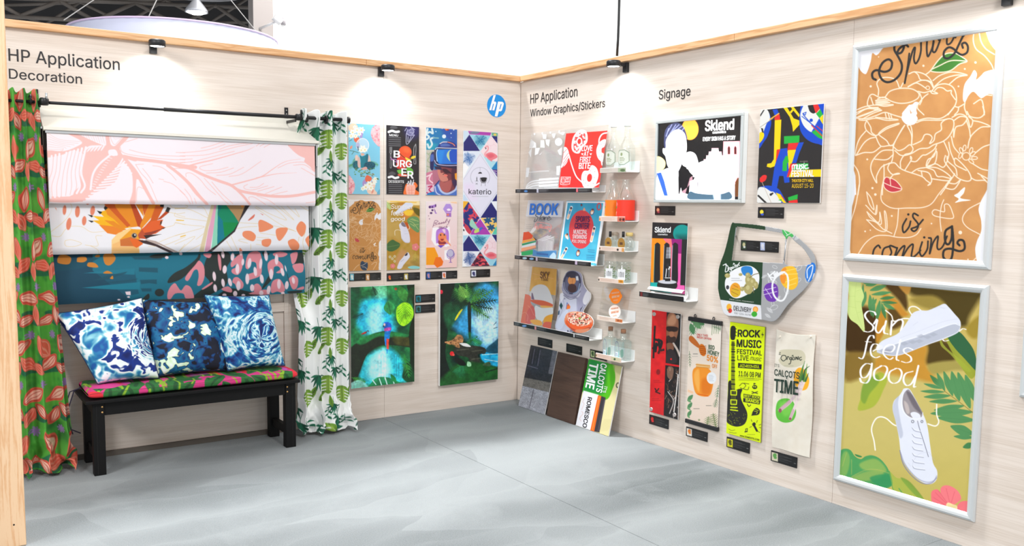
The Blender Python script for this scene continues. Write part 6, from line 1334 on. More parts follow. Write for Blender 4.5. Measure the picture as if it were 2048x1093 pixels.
def ledge(q,back,label,strip_cols,group,kind='big',depth=.122):
    """q: front caption strip corners (tl,tr,br,bl) px; back: (x, top y, bottom y) of the back plate's near end"""
    P=Panel('R',*q,d=depth,th=.0018)
    ya=P.u0;yb=float(RW(back[0],back[2])[1]);zb=P.z0;zt=max(float(RW(back[0],back[1])[2]),zb+.05)
    ya=min(ya,-.004)
    t=empty('picture_ledge',(-depth/2,(ya+yb)/2,zb),label,'ledge',group)
    lo=lambda a,b:(min(a,b))
    box('base_plate',(-depth+.002,yb,zb),(-.001,ya,zb+.005),M_LEDGE,t,.0008,1)
    box('back_plate',(-.006,yb,zb),(-.0005,ya,zt),M_LEDGE,t,.0008,1)
    box('front_lip',(-depth+.002,yb,zb),(-depth+.006,ya,P.z1+.0015),M_LEDGE,t,.0008,1)
    p=P.paint(strip_cols[0],pitch=.6)
    W=q[1][0]-q[0][0];sl=(q[1][1]-q[0][1])/W;H=q[3][1]-q[0][1];Y0=lambda x:q[0][1]+sl*(x-q[0][0])
    for kind_,f0,f1,c in strip_cols[1:]:
        x0=q[0][0]+W*f0;x1=q[0][0]+W*f1
        if kind_ == 'r':p.poly([(x0,Y0(x0)+.3),(x1,Y0(x1)+.3),(x1,Y0(x1)+H-.3),(x0,Y0(x0)+H-.3)],c)
        if kind_ == 't':
            for j in range(4):p.line([(x0,Y0(x0)+H*(.22+.17*j)),(x0+(x1-x0)*(.9-.2*(j % 2)),Y0(x0)+H*(.22+.17*j)+sl*(x1-x0)*.8)],.6,c,.8,sm=False)
        if kind_ == 'e':p.ell((x0+x1)/2,Y0((x0+x1)/2)+H*.55,(x1-x0)/2,H*.28,c)
    P.put(p,PR(),t,'caption_strip');t['zb']=zb+.005;return t,zb+.005,P
BG='wide white picture ledges';SG='small white product ledges'
BLK=(24,24,26)
L1,z1_,_=ledge([(1031,378.8),(1184.5,376.8),(1184.5,384.7),(1031,386.4)],(1212,372,384.5),'wide white picture ledge carrying the frosted sheet and the red donut sheet',[BLK,('t',.02,.07,(190,190,190)),('e',.11,.16,(90,150,220)),('r',.275,.30,(190,190,206)),('t',.31,.44,(150,150,150)),('r',.79,.815,(226,110,120)),('t',.825,.98,(150,150,150))],BG)
L2,z2_,_=ledge([(1029.5,510.8),(1182,525.2),(1182,533.4),(1029.5,518.3)],(1209,509,531),'wide white picture ledge carrying the book store and swimming pool sheets',[BLK,('t',.01,.08,(190,190,190)),('e',.10,.16,(190,226,240)),('e',.19,.25,(140,190,230)),('r',.275,.30,(206,190,206)),('t',.31,.44,(150,150,150)),('r',.79,.82,(200,180,206)),('t',.83,.98,(150,150,150))],BG)
L3,z3_,_=ledge([(1027.5,644.2),(1178.5,674.2),(1178.5,682.3),(1027.5,651.5)],(1205,659,678),'wide white picture ledge carrying the sky sheet, astronaut and pizza cutouts',[BLK,('t',.01,.08,(190,190,190)),('e',.11,.17,(120,170,230)),('r',.275,.30,(226,150,150)),('t',.31,.44,(150,150,150)),('r',.79,.805,(210,210,214)),('t',.82,.98,(150,150,150))],BG)
PALE=(236,212,198);TX=(206,170,150)
S1,zs1,_=ledge([(1200.2,336.6),(1251.5,335.6),(1251.5,344.6),(1200.2,345.7)],(1279.7,322.5,345.6),'small white ledge with two clear labelled bottles, topmost in its column',[(216,206,196),('t',.05,.5,(180,170,160)),('r',.7,1.0,(176,190,160)),('e',.78,.98,(92,116,76))],SG)
S2,zs2,_=ledge([(1198.2,433.2),(1250.5,434.2),(1250.5,443.3),(1198.2,443.3)],(1277.7,422,444),'small white ledge with the orange and the red juice bottles',[PALE,('e',.0,.05,(236,140,50)),('t',.1,.65,TX),('r',.7,1.0,(222,120,100)),('e',.76,.86,(120,60,40)),('e',.88,.98,(90,30,40))],SG)
S3,zs3,_=ledge([(1198.6,492.7),(1248.3,496.4),(1248.3,505),(1198.6,500.8)],(1276.9,482.5,505),'small white ledge with the gold perfume bottles',[PALE,('e',.0,.04,(90,60,50)),('t',.1,.6,TX),('e',.70,.78,(40,30,30)),('r',.9,1.0,(226,160,90))],SG)
S4,zs4,_=ledge([(1196.4,555.7),(1246.9,560),(1246.9,569.6),(1196.4,563)],(1274.7,546,569.6),'small white ledge with two glass jars of green garnish',[PALE,('e',.0,.05,(60,56,50)),('t',.1,.7,TX),('r',.8,1.0,(232,160,60)),('e',.84,.96,(190,120,30))],SG)
S5,zs5,_=ledge([(1193.9,631.7),(1245,639),(1245,649),(1193.9,639)],(1271.3,623.4,648),'small white ledge with the orange sticker stand',[(240,220,206),('t',.1,.6,TX),('r',.72,1.0,(226,140,90)),('e',.78,.88,(176,90,50)),('e',.88,.98,(196,110,60))],SG)
S6,zs6,_=ledge([(1191.4,706.6),(1242.5,717.3),(1242.5,727.2),(1191.4,714.9)],(1269.7,700.8,724.7),'small white ledge with two corked bottles, lowest in its column',[(236,206,190),('e',.0,.05,(150,120,60)),('t',.1,.55,TX),('r',.6,.95,(214,206,170)),('e',.7,.78,(80,110,70))],SG)

def leaner(name,label,q,z0,painter,base,dt=.014,db=.09,alpha0=None,mat_=None,group='leaning acrylic sheets',th=.004,board=None,words=None,fr=None):
    zt=float(RW(q[0][0],(q[0][1]+q[1][1])/2,dt)[2])
    Lp=Lean(z0+.0005,db,zt,dt).rect(q,rest=True);o=Lp.slab(name,th,board or M_ACRYL,label,'panel',group)
    p=Lp.paint(base);
    if alpha0 is not None:p.A[:]=alpha0
    painter(p);Lp.put(p,mat_ or PRA(),o)
    if words:
        Lt=Letters(lambda x,y:Lp.un(x,y,.0016),fr);words(Lt);Lt.done(o)
    return o,Lp
KA=7.285
def art_frost(p):
    p.fr(1025,245,KA);W=(240,242,244)
    def a(pts,c,m):p.blob(pts,c,1,metal=m) if len(pts) > 4 else p.poly(pts,c,1,metal=m)
    a([(290,280),(720,330),(690,800),(380,860),(200,900),(230,520)],(214,210,206),.34)
    for q in ([(435,170),(495,175),(490,240),(445,240)],[(570,165),(630,160),(610,230),(590,225)],[(480,250),(545,250),(530,355),(490,320)],[(410,260),(460,260),(470,370),(405,365)],[(300,270),(340,300),(345,370),(240,375),(225,290)],[(330,375),(400,370),(370,460),(325,480)],[(200,660),(250,660),(230,800),(195,800)],[(640,640),(700,630),(690,770),(640,770)],[(230,440),(280,370),(270,520)],[(655,410),(720,360),(715,480),(680,470)],[(660,150),(765,140),(740,190)],[(390,470),(440,430),(400,475)]):p.poly(q,W,1,metal=.85)
    p.ell(672,285,55,58,W,metal=.85);p.ell(270,310,44,60,W,0,.8,metal=.6)
    for x,y in ((320,170),(435,160),(552,150),(680,130)):p.ell(x,y,12,16,W,metal=.8)
    for i in range(3):
        y=850+i*45;p.poly([(385,y-28),(675,y-48),(672,y-18),(383,y+2)],W,1,metal=.9)
    for i in range(3):p.line([(390,845+i*34),(290,860+i*34),(220,905+i*30),(190,985)],20,W,.9,metal=.8)
    p.line([(250,730),(400,712),(525,708)],20,W,.7,metal=.6,sm=False)
RDN=(246,44,36)
def art_donut(p):
    p.fr(1025,245,KA);p.A[:]=.06;W=(252,246,248)
    p.poly([(780,160),(1390,118),(1260,950),(668,950)],RDN,metal=1)
    def b(q,c,m=1):p.blob(q,c,metal=m)
    b([(910,170),(980,110),(1060,115),(1092,190),(1085,290),(1010,380),(970,450),(900,440),(862,380),(870,260)],W)
    p.mask_poly([(925,190),(990,150),(1050,160),(1065,210),(1055,300),(1000,340),(950,425),(900,410),(888,340),(900,250)],True);p.noise(24,[(250,246,248),(240,200,200),(226,50,50),(226,50,50)],3,octaves=2);p.noclip();p.ell(972,277,44,58,W,8);p.ell(973,277,26,40,RDN,8)
    b([(750,365),(790,370),(820,440),(815,530),(770,620),(705,660),(730,560),(745,440)],W);p.lines([[(750,440),(790,390)],[(745,540),(810,450)],[(740,600),(815,490)],[(730,650),(815,530)]],7,RDN)
    p.lines([[(820,470),(870,640),(930,790),(1020,880)],[(1260,330),(1265,240),(1310,170),(1390,150)],[(1200,925),(1265,885)],[(1295,560),(1305,620)]],17,W,metal=1)
    b([(1360,250),(1290,270),(1240,340),(1222,430),(1250,530),(1320,575),(1330,460),(1300,440),(1300,380),(1340,350)],W);
    b([(1040,710),(1110,700),(1150,625),(1220,660),(1252,760),(1230,860),(1180,950),(1060,960),(1010,880),(1005,780)],W);p.ell(1122,808,37,60,RDN,8)
    for x,y in ((1070,765),(1140,705),(1200,718),(1190,805),(1035,845),(1065,885),(1100,920),(1175,890),(1270,405),(1262,500),(1300,490),(1290,320),(1335,310)):p.ell(x,y,7,8,(226,130,136))
    p.line([(710,797),(845,797),(832,900),(700,905),(710,797)],7,W,sm=False);p.ring(738,850,30,36,7,W);p.ring(738,850,14,18,5,W);p.fine(725,915,90,14,2,W)
    for x in (1017,1140):p.blob([(x-16,448),(x,455),(x+16,448),(x,480)],W)
def words_donut(L):
    W=(252,246,248)
    L.t('LOVE',(1008,418),(1160,412),72,W,.05,.12);L.t('AT',(1038,490),(1108,486),56,W,.05,.12);L.t('FIRST',(982,576),(1136,572),66,W,.05,.12);L.t('BITE',(966,676),(1128,672),80,W,.05,.12);L.t('DONUT',(772,838),(830,836),30,W,.04);L.t('SHOP',(770,880),(826,878),28,W,.04)
leaner('acrylic_sheet','clear acrylic sheet with frosted white shapes, at the corner end of the top ledge',[(1066,264),(1131,262),(1116,378),(1044,379)],z1_,art_frost,(236,238,238),alpha0=.16)
leaner('acrylic_sheet','red acrylic sheet with white donuts on the top ledge',[(1132,256.5),(1215.5,252),(1199,376),(1117,377)],z1_,art_donut,(252,246,246),alpha0=.05,words=words_donut,fr=(1025,245,KA))
def art_book(p):
    p.fr(1025,390,KA);p.A[:]=.06;M=dict(metal=1)
    p.poly([(225,78),(742,92),(718,325),(190,318)],(232,234,242),metal=.75)
    p.lines([[(395,290),(400,262),(370,262),(335,300),(370,330),(340,385),(315,388),(330,350)],[(430,270),(385,372)],[(360,285),(440,262)],[(440,320),(410,350),(430,368),(455,345),(450,318)],[(470,320),(460,372),(480,335),(500,322)],[(505,352),(545,335),(530,318),(505,345),(520,372),(565,350)]],11,(34,38,48),**M)
    p.line([(195,432),(270,432)],7,(110,90,80),.7,metal=.6,sm=False);p.line([(195,460),(270,462)],7,(110,90,80),.7,metal=.6,sm=False);p.line([(195,488),(270,490)],7,(110,90,80),.7,metal=.6,sm=False)
    p.blob([(255,545),(320,460),(360,470),(300,550)],(240,232,230),metal=.8)
    p.lines([[(320,480),(345,410),(400,400),(560,440),(540,540),(520,500),(400,480)],[(345,430),(350,500),(370,450),(380,500),(400,430)],[(400,480),(420,450),(410,430),(400,470),(420,485)],[(430,430),(425,485)],[(460,455),(440,470),(455,485)],[(475,460),(470,485),(490,475),(480,455)],[(500,485),(505,455),(515,485),(525,455),(535,485)],[(540,475),(560,460),(545,480),(560,490)]],8,(236,110,100),**M)
    p.poly([(160,545),(235,535),(300,595),(280,640),(145,670)],(226,76,36),**M);p.poly([(145,670),(295,640),(290,610),(350,655),(135,710)],(242,164,62),**M);p.poly([(290,605),(355,655),(345,670)],(30,30,30),**M)
    p.poly([(135,712),(345,668),(340,700),(140,745)],(20,150,96),**M);p.poly([(138,742),(340,690),(335,730),(130,780)],(222,228,230),**M);p.poly([(130,775),(340,735),(340,770),(125,825)],(246,166,122),**M);p.poly([(120,828),(340,770),(340,780),(120,838)],(150,90,60),**M);p.poly([(125,835),(305,795),(315,870),(130,892)],(22,172,96),**M);p.poly([(112,845),(130,840),(128,895),(112,895)],(236,236,236),**M)
    p.poly([(370,660),(520,600),(610,640),(590,830),(370,820)],(222,216,220),metal=.45)
    for i in range(11):p.line([(385+i*19,650-abs(5-i)*-6),(380+i*19,820)],7,(240,240,244),.9,metal=.9)
    p.lines([[(370,660),(520,595)],[(400,665),(560,600)],[(430,670),(600,615)]],9,(236,236,240),metal=.9)
    p.poly([(300,790),(370,825),(640,810),(640,930),(290,890)],(60,140,200),metal=.85);p.poly([(350,840),(520,860),(520,890),(350,870)],(40,100,170),metal=.9);p.blob([(540,900),(600,840),(640,900),(620,930),(560,925)],(190,220,240),metal=.9)
def words_book(L):
    L.t('BOOK',(248,288),(655,292),150,(38,120,222),.035,.14)
def art_pool(p):
    p.fr(1025,390,KA);p.grad(100,980,(28,154,196),(96,196,222));W=(244,246,250)
    p.noise(120,[(26,150,194),(84,190,218)],3,alpha=.5)
    p.line([(795,105),(1335,110),(1215,985),(680,935),(795,105)],22,W,sm=False);p.poly([(1340,100),(1380,90),(1240,1010),(1205,1000)],W)
    p.ell(1003,505,180,282,(214,60,66),4);p.blob([(1025,230),(1045,185),(1065,230)],(236,160,130));p.ell(1005,148,14,18,(60,50,60));p.ell(1003,152,6,10,(200,60,60));p.ring(1260,172,27,48,16,(214,60,66),6)
    SK=(240,190,150)
    def swimmer(x,y,l,a):
        an=math.radians(a);dx,dy=math.cos(an)*l,math.sin(an)*l;p.line([(x-dx,y-dy),(x+dx,y+dy)],40,W,sm=False);p.line([(x-dx*.7,y-dy*.7),(x+dx*.9,y+dy*.9)],26,SK,sm=False);p.ell(x-dx*.85,y-dy*.85,16,18,(70,50,60));p.line([(x-dx*.2,y-dy*.2),(x+dx*.1,y+dy*.1)],26,(70,140,190) if a > 0 else (226,80,80),sm=False);p.line([(x,y),(x+dx*.9,y+dy*.9)],3,W,sm=False)
    swimmer(832,262,84,108);swimmer(1170,575,100,103);swimmer(750,850,78,118)
    for x,y,a in ((1160,250,20),(955,850,10),(790,610,-30)):
        p.ell(x,y,30,50,(40,60,120),a) if x > 800 else None;p.ell(x,y,22,40,SK,a);p.ell(x+8,y-34,14,16,(120,60,40));p.ell(x,y+14,14,12,W,a) if x > 800 else p.ell(x+6,y+16,10,30,W,a)
    for y in (802,830):p.line([(1100,y),(1195,y+6)],8,(30,90,140),.8,sm=False)
    for y in (880,908,934):p.line([(1078,y),(1190,y+8)],8,(30,90,140),.8,sm=False)
def words_pool(L):
    D=(84,30,84);W=(250,226,230)
    L.t('SPORTS',(918,392),(1118,396),78,D,.045,.06);L.t('CENTER',(904,490),(1108,494),80,D,.045,.06);L.t('MUNICIPAL',(888,568),(1088,576),58,W,.03,.06);L.t('SWIMMING',(876,636),(1080,645),55,W,.03,.06);L.t('POOL OPENING',(866,696),(1072,710),42,W,.03,.06)
leaner('acrylic_sheet','clear sheet printed BOOK Store with a stack of books',[(1056,400),(1127.5,402.5),(1113.5,518),(1040,511)],z2_,art_book,(240,240,244),alpha0=.05,words=words_book,fr=(1025,390,KA))
leaner('acrylic_sheet','blue swimming pool sheet with a big red oval and a white border',[(1133.5,402),(1213,402.5),(1193,530),(1115,519)],z2_,art_pool,(60,180,214),words=words_pool,fr=(1025,390,KA),board=M_BOARD,mat_=PR())
KB=6.83
def art_sky(p):
    p.fr(1025,530,KB);p.A[:]=.06
    p.poly([(268,25),(607,55),(575,900),(80,790),(230,360)],(236,236,232),metal=.25)
    p.mask_poly([(270,25),(607,55),(590,420),(230,360)]);p.noise(60,[(206,150,60),(222,172,86)],3,sy=200);p.A=np.maximum(p.A,p.clip*.9);p.noclip()
    p.blob([(245,380),(290,300),(380,268),(470,300),(530,420),(560,560),(420,540),(240,480)],(206,204,206),metal=.95);p.poly([(260,385),(275,385),(300,480),(258,470)],(120,100,120),metal=1)
    p.blob([(130,420),(200,405),(250,440),(250,520),(300,600),(320,700),(260,800),(80,785),(100,600)],(222,116,94),metal=.95);p.blob([(250,480),(420,490),(555,545),(550,570),(400,560),(280,520)],(206,96,66),metal=.97);p.blob([(380,560),(460,560),(550,575),(500,590),(400,585)],(226,170,90),metal=.95)
    p.blob([(310,560),(400,590),(560,590),(560,660),(420,760),(390,800),(310,700)],(220,222,224),metal=.9);p.poly([(550,420),(600,430),(590,660),(555,640)],(206,190,180),metal=.5)
    p.blob([(200,640),(280,560),(310,700),(260,800),(180,790)],(214,96,90),metal=.9);p.blob([(240,760),(320,750),(390,770),(400,830),(290,815)],(232,170,80),metal=.95);p.blob([(440,720),(520,680),(590,690),(585,800),(430,800)],(230,162,50),metal=.95);p.blob([(410,840),(450,780),(560,800),(585,880),(480,870)],(216,100,80),metal=.95)
    p.lines([[(120,680),(170,650),(210,700),(200,770)],[(210,560),(250,600),(290,690)],[(280,120),(400,150),(560,190)],[(300,200),(450,170)]],5,(240,176,150),.8)
def words_sky(L):L.t('SKY',(376,180),(498,184),84,(110,74,48),.03,.05);L.t('TIME',(384,216),(488,224),34,(130,90,56),.02,.05)
leaner('acrylic_sheet','tall clear sheet printed SKY over pink and orange clouds',[(1064.5,534),(1113.5,538),(1108,660),(1036.5,643)],z3_,art_sky,(236,236,232),alpha0=.05,words=words_sky,fr=(1025,530,KB))
AST=[(700,180),(735,110),(780,82),(870,86),(940,130),(965,260),(1020,350),(1060,390),(1058,470),(1010,550),(960,640),(990,700),(800,930),(590,880),(620,680),(640,500),(650,400),(685,380),(672,320)]
PZ=[(712,740),(740,670),(820,640),(930,645),(1030,680),(1090,740),(1100,810),(1060,880),(980,925),(870,925),(770,860),(715,800)]
def cut(name,label,poly,z0,painter,base,db,dt=.02):
    q=[(1025+x/KB,530+y/KB) for x,y in poly];Q=catmull(q,True,3);zt=float(RW(Q[Q[:,1].argmin()][0],Q[:,1].min(),dt)[2])
    Lp=Lean(z0+.0005,db,zt,dt)
    # rest the lowest point on the ledge
    c=[Lp.uv(Lp.un(*a)) for a in Q];vm=min(b for a,b in c)
    o=Lp.slab(name,.008,M_BOARD,label,'cutout','printed cutouts',poly=Q)
    p=Lp.paint(base,.7,poly=Q);painter(p);p.fr(1025,530,KB);p.mask_poly(poly,True);k=p.clip.copy();p.noclip();Lp.put(p,PR(),o,keep=k);return o
def art_astro(p):
    p.fr(1025,530,KB);p.noise(60,[(136,134,160),(190,190,210)],2)
    p.blob([(640,500),(880,470),(880,650),(760,930),(590,880),(620,680)],(196,198,216));p.blob([(880,90),(950,140),(970,280),(1050,380),(1000,560),(900,640),(880,460),(940,300)],(160,158,184),.9,soft=14);p.blob([(1020,350),(1062,390),(1055,480),(990,550),(960,480)],(226,224,232));p.blob([(650,400),(690,370),(700,460),(655,500)],(222,222,232))
    p.blob([(690,400),(760,460),(860,450),(920,380),(910,430),(820,485),(720,460)],(200,200,214));p.lines([[(690,380),(770,440),(870,430),(930,360)],[(700,420),(780,470),(880,450)]],9,(120,118,140))
    p.ell(815,245,122,160,(60,62,88),6);p.ell(812,250,96,138,(104,106,136),6,.8,soft=14);p.ell(800,135,70,46,(40,44,66),0,.9,soft=14);p.ell(810,215,54,60,(226,150,84));p.ell(815,320,60,60,(70,46,50),0,1);p.poly([(770,130),(850,130),(860,180),(790,180)],(50,50,70));p.line([(770,275),(810,265),(850,285)],8,(90,50,40));p.line([(820,200),(815,250)],5,(170,100,60));p.poly([(865,160),(895,155),(905,215),(870,215)],(226,230,240));p.line([(920,260),(890,360),(830,395)],14,(160,190,226),.8);p.line([(705,240),(720,330),(770,390)],10,(190,196,220),.7)
    p.poly([(640,555),(665,515),(688,560),(665,615)],(30,70,76));p.poly([(735,610),(745,545),(765,530),(790,570),(785,600)],(240,120,40));p.line([(735,600),(745,520),(765,560)],7,(60,90,170));p.lines([[(690,480),(700,560),(640,720)],[(880,460),(880,640)]],5,(150,150,176));p.poly([(620,640),(645,620),(640,680),(618,690)],(50,80,110));p.poly([(925,600),(990,540),(950,640),(920,640)],(90,90,110));p.line([(935,640),(975,560)],10,(200,200,214));p.blob([(600,800),(700,640),(760,640),(680,860),(620,880)],(206,212,232));p.poly([(745,900),(760,890),(770,915),(750,920)],(60,60,80))
def art_pizza(p):
    p.fr(1025,530,KB);p.grad(640,930,(232,160,120),(206,90,50));p.ell(910,815,185,100,(226,92,44),12);p.blob([(720,760),(790,850),(900,890),(1060,850),(1040,900),(930,925),(800,880)],(170,70,46));p.blob([(860,890),(960,880),(1050,870),(1000,925),(880,925)],(206,130,96))
    p.mask_poly([(750,700),(830,652),(930,655),(1030,700),(1080,760),(1060,810),(960,840),(860,830),(770,780)],True);p.noise(30,[(176,60,40),(226,140,110),(240,220,196),(206,90,80)],5,sy=20,octaves=2);p.noclip()
    r=random.Random(3)
    for i in range(34):p.ell(r.uniform(780,1040),r.uniform(670,810),9,8,(60,44,44))
    for i in range(26):p.ell(r.uniform(770,1050),r.uniform(665,815),13,9,r.choice(((176,50,60),(240,230,210))),r.uniform(0,180))
    p.ell(920,735,16,14,(130,170,60))
cut('astronaut_cutout','printed cutout of an astronaut holding an orange beaked bird helmet, on the lowest wide ledge',AST,z3_,art_astro,(180,180,200),.075)
cut('pizza_cutout','printed round pizza cutout leaning in front of the astronaut cutout',PZ,z3_,art_pizza,(226,110,60),.112,.085)

# ------------------------------------------------------------------ floor samples
KC=5.204
def floor_lean(name,label,q,th,m,painter=None,base=(200,200,200),words=None,mat_=None):
    zt=float(RW((q[0][0]+q[1][0])/2,(q[0][1]+q[1][1])/2,.012+th)[2]);Lp=Lean(.002,.125,zt,.012+th).rect(q,rest=True);o=Lp.slab(name,th,m,label,'board','sample boards leaning on the wall')
    if painter:
        p=Lp.paint(base,.8);painter(p);Lp.put(p,mat_ or PR(),o)
    if words:
        Lt=Letters(lambda x,y:Lp.un(x,y,.0016),(1025,670,KC));words(Lt);Lt.done(o)
    return o
def art_slate(p):
    p.fr(1025,670,KC);p.noise(14,[(40,40,48),(52,52,60)],3)
    p.poly([(420,160),(470,168),(425,415),(372,405)],(104,104,114));p.lines([[(215,150),(190,300)],[(245,150),(215,305)],[(275,155),(250,310)]],18,(34,34,42),sm=False);p.lines([[(230,150),(204,300)],[(290,160),(262,320)],[(160,322),(260,352)]],8,(96,92,110),sm=False)
    p.poly([(120,445),(400,500),(375,600),(100,530)],(112,108,104));p.poly([(98,530),(378,600),(340,840),(40,740)],(160,162,172));p.line([(220,570),(175,760)],9,(106,104,116),sm=False);p.grain(5,.28,4,2);p.grain(30,.12,9)
def art_calcots(p):
    p.fr(1025,670,KC);G=(22,138,62)
    p.poly([(780,240),(1160,330),(990,1060),(640,930)],(232,220,164));p.blob([(800,240),(1040,300),(1065,380),(1068,480),(1040,570),(1000,660),(940,680),(870,640),(730,590)],(84,184,20));p.poly([(795,240),(985,290),(945,600),(895,630),(735,585)],G,soft=60)
    p.poly([(740,582),(900,628),(820,1000),(650,940)],(240,238,244));p.poly([(890,630),(925,640),(855,1010),(808,1000)],(238,106,30));p.poly([(925,640),(970,655),(905,1020),(850,1008)],(56,50,58));p.line([(960,680),(890,1000)],14,(90,80,92),.7,sm=False);p.line([(905,650),(830,990)],8,(250,150,60),sm=False)
    p.poly([(1040,300),(1160,330),(1140,430),(1060,380)],(190,184,130),.7,soft=20);p.lines([[(905+i*14,1010-i*2),(960+i*14,880)] for i in range(7)],4,(210,196,140),sm=False)
    p.line([(750,660),(730,700),(745,720),(720,780)],5,(226,196,190));p.line([(720,800),(735,820),(700,870),(715,900)],5,(226,190,184));p.ring(1095,526,14,24,9,(34,34,34),10)
def words_calcots(L):
    W=(246,248,246);d=(-.22,.975) # text runs down the board
    def vt(s,x0,y0,x1,y1,h,c,b):L.t(s,(x0,y0),(x1,y1),h,c,b,up=(.97,.24))
    vt('TIME',808,290,760,545,88,W,.045);vt("CALCOTS",922,296,870,590,62,W,.035);vt("IT'S",960,535,943,600,28,W,.02);vt('ROMESCO',786,648,728,960,42,(26,26,30),.03)
floor_lean('sample_board','slate and grey plank effect sample board nearest the corner',[(1064.4,692.1),(1114.9,702.3),(1089.4,827.6),(1034.6,808.4)],.006,M_BOARD,art_slate,(46,46,54))
M_WENGE=wood_mat('dark_brown_veneer',(60,42,36),(82,60,50),(1.2,1.2,16),.45,1.2,streak=.8)
floor_lean('sample_board','thick dark brown wooden sample board, middle of the three',[(1118.6,705.5),(1173,716.7),(1146.5,846.8),(1090.3,829.5)],.02,M_WENGE)
floor_lean('sample_board','green and white printed sample board with sideways lettering',[(1178.7,718),(1245,734.4),(1216.6,869.8),(1151.8,846.8)],.008,M_BOARD,art_calcots,(232,220,164),words_calcots)
caption('R',[(1075.5,675),(1104,680.5),(1103.5,697),(1075.5,690.5)],'small black caption label above the slate sample board',[None])
caption('R',[(1132.5,687.5),(1163.5,694),(1163,711),(1132.5,704)],'small black caption label above the dark brown sample board',[None])
caption('R',[(1180,699),(1213,706),(1213,722.5),(1180,716)],'black caption label partly hidden behind the lowest small ledge',[((190,200,150),(60,90,50))])

# ------------------------------------------------------------------ products on the small ledges
def spot(x,ybase,zl,d=.06):
    """ledge position below photo column x"""
    P=RW(x,ybase,d);return np.array([-d,P[1],zl+.0005])
def wid(x0,x1,y,d=.06):return abs(float(RW(x0,y,d)[1]-RW(x1,y,d)[1]))/2*.93
def htop(x,y,d,z):return float(RW(x,y,d)[2])-z
M_CAP=mat('cream_cap',(235,236,232),.4);M_GOLD=mat('gold_print',(206,164,90),.3,.7);M_STOP=mat('black_stopper',(24,22,24),.4);M_CORK=mat('brown_cork',(150,106,78),.8,noise=.2,nscale=200);M_WOOD=mat('light_wood_cap',(220,192,120),.5)
M_LIQ=mat('clear_liquid_tint',(214,226,220),.2,alpha=0) if 0 else None
def bottle(label,x0,x1,xb,ytop,zl,prof,d=.06,group=None,cap=None,wrap=None,name='glass_bottle',A0=.62,A1=1.86):
    c=spot(xb,340,zl,d) if 0 else np.array([-d,float(RW(xb,ytop+40,d)[1]),zl+.0005]);r=wid(x0,x1,ytop+40,d);h=htop(xb,ytop,d,zl)
    t=empty(name,tuple(c),label,'bottle',group);lathe('glass_body',[(a*r,b*h) for a,b in prof],c,M_GLASS,t)
    if cap:lathe('cap',[(a*r,b*h) for a,b in cap[1]],c,cap[0],t)
    if wrap:
        col,b0,b1,rr,ext=wrap;n=40;V=[];F=[];C=[]
        nu,nv=60,40;AA,BB=np.meshgrid(np.linspace(PI*A0,PI*A1,nu),np.linspace(0,1,nv));G=np.stack([c[0]+(r*rr)*np.cos(AA),c[1]+(r*rr)*np.sin(AA),c[2]+h*(b1+(b0-b1)*BB)],-1).reshape(-1,3)
        p=Paint(((AA-PI*A0)/(PI*(A1-A0))*100),BB*100,col,aa=2.5);ext(p);mesh('paper_label',G,quad_faces(nu,nv),print_mat('label_print',.5,alpha=True),t,True,p.rgba())
    return t
TALL=[(.02,0),(.92,0),(1,.03),(1,.46),(.92,.54),(.5,.66),(.36,.74),(.34,.93),(.40,.94),(.40,.965),(.34,.965)]
def lab_hex(p):
    p.A[:]=0;q=[(8,20),(22,8),(60,6),(88,22),(90,74),(60,94),(22,92),(6,74)];p.fr(0,0,1);p.poly(q,(236,240,228),metal=.7);p.line(q+[q[0]],4,(110,130,100),metal=1,sm=False)
    p.ell(40,32,8,10,(126,150,80));p.fine(26,48,40,26,3,(110,130,60),1);p.fine(30,78,26,6,1,(110,130,60),1)
def lab_juice(c2):
    def f(p):
        p.fr(0,0,1);p.blob([(4,2),(16,4),(22,12),(8,14)],(80,150,70));p.blob([(12,10),(26,16),(24,30),(8,28)],(236,120,110));p.blob([(4,32),(22,32),(20,42),(4,42)],(60,160,80));p.ell(14,84,11,12,(250,206,60)) if c2 else p.lines([[(10,56),(14,70)],[(20,60),(10,90)]],4,(250,200,180));p.line([(12,46),(14,78)],2.5,(250,220,200))
    return f
GB='clear bottles on the top small ledge'
CAPP=(M_CAP,[(.02,.95),(.42,.95),(.44,.97),(.44,.995),(.40,1),(.02,1)])
bottle('clear bottle with a hexagon label on the topmost small ledge, nearer the donut sheet',1216,1237,1227,251,zs1,TALL,.065,GB,CAPP,((236,240,228),.12,.47,1.012,lab_hex),A0=.8,A1=1.42)
bottle('clear bottle with a hexagon label on the topmost small ledge, nearer the light box',1242,1266,1254.3,249,zs1,TALL,.06,GB,CAPP,((236,240,228),.12,.47,1.012,lab_hex),A0=.8,A1=1.42)
CARAFE=[(.02,0),(.95,0),(1,.02),(1,.53),(.9,.6),(.62,.74),(.42,.88),(.38,.95),(.46,1),(.42,1)]
for lbl,x0,x1,xb,yt,col in (('juice bottle with an orange label on the second small ledge',1215,1238,1226.5,360,(250,132,20)),('juice bottle with a red label on the second small ledge',1238.5,1265,1251.5,359,(248,56,30))):
    b=bottle(lbl,x0,x1,xb,yt,zs2,CARAFE,.06,'juice bottles',None,(col,.02,.5,1.012,lab_juice(col[1] > 100)))
    c=b.location;r=wid(x0,x1,yt+40);h=htop(xb,yt,.06,zs2);lathe('juice',[(.001,.004),(r*.94,.004),(r*.94,h*.5),(.001,h*.5)],tuple(c),mat('juice_%s' % ('orange' if col[1] > 100 else 'red'),col,.3),b)
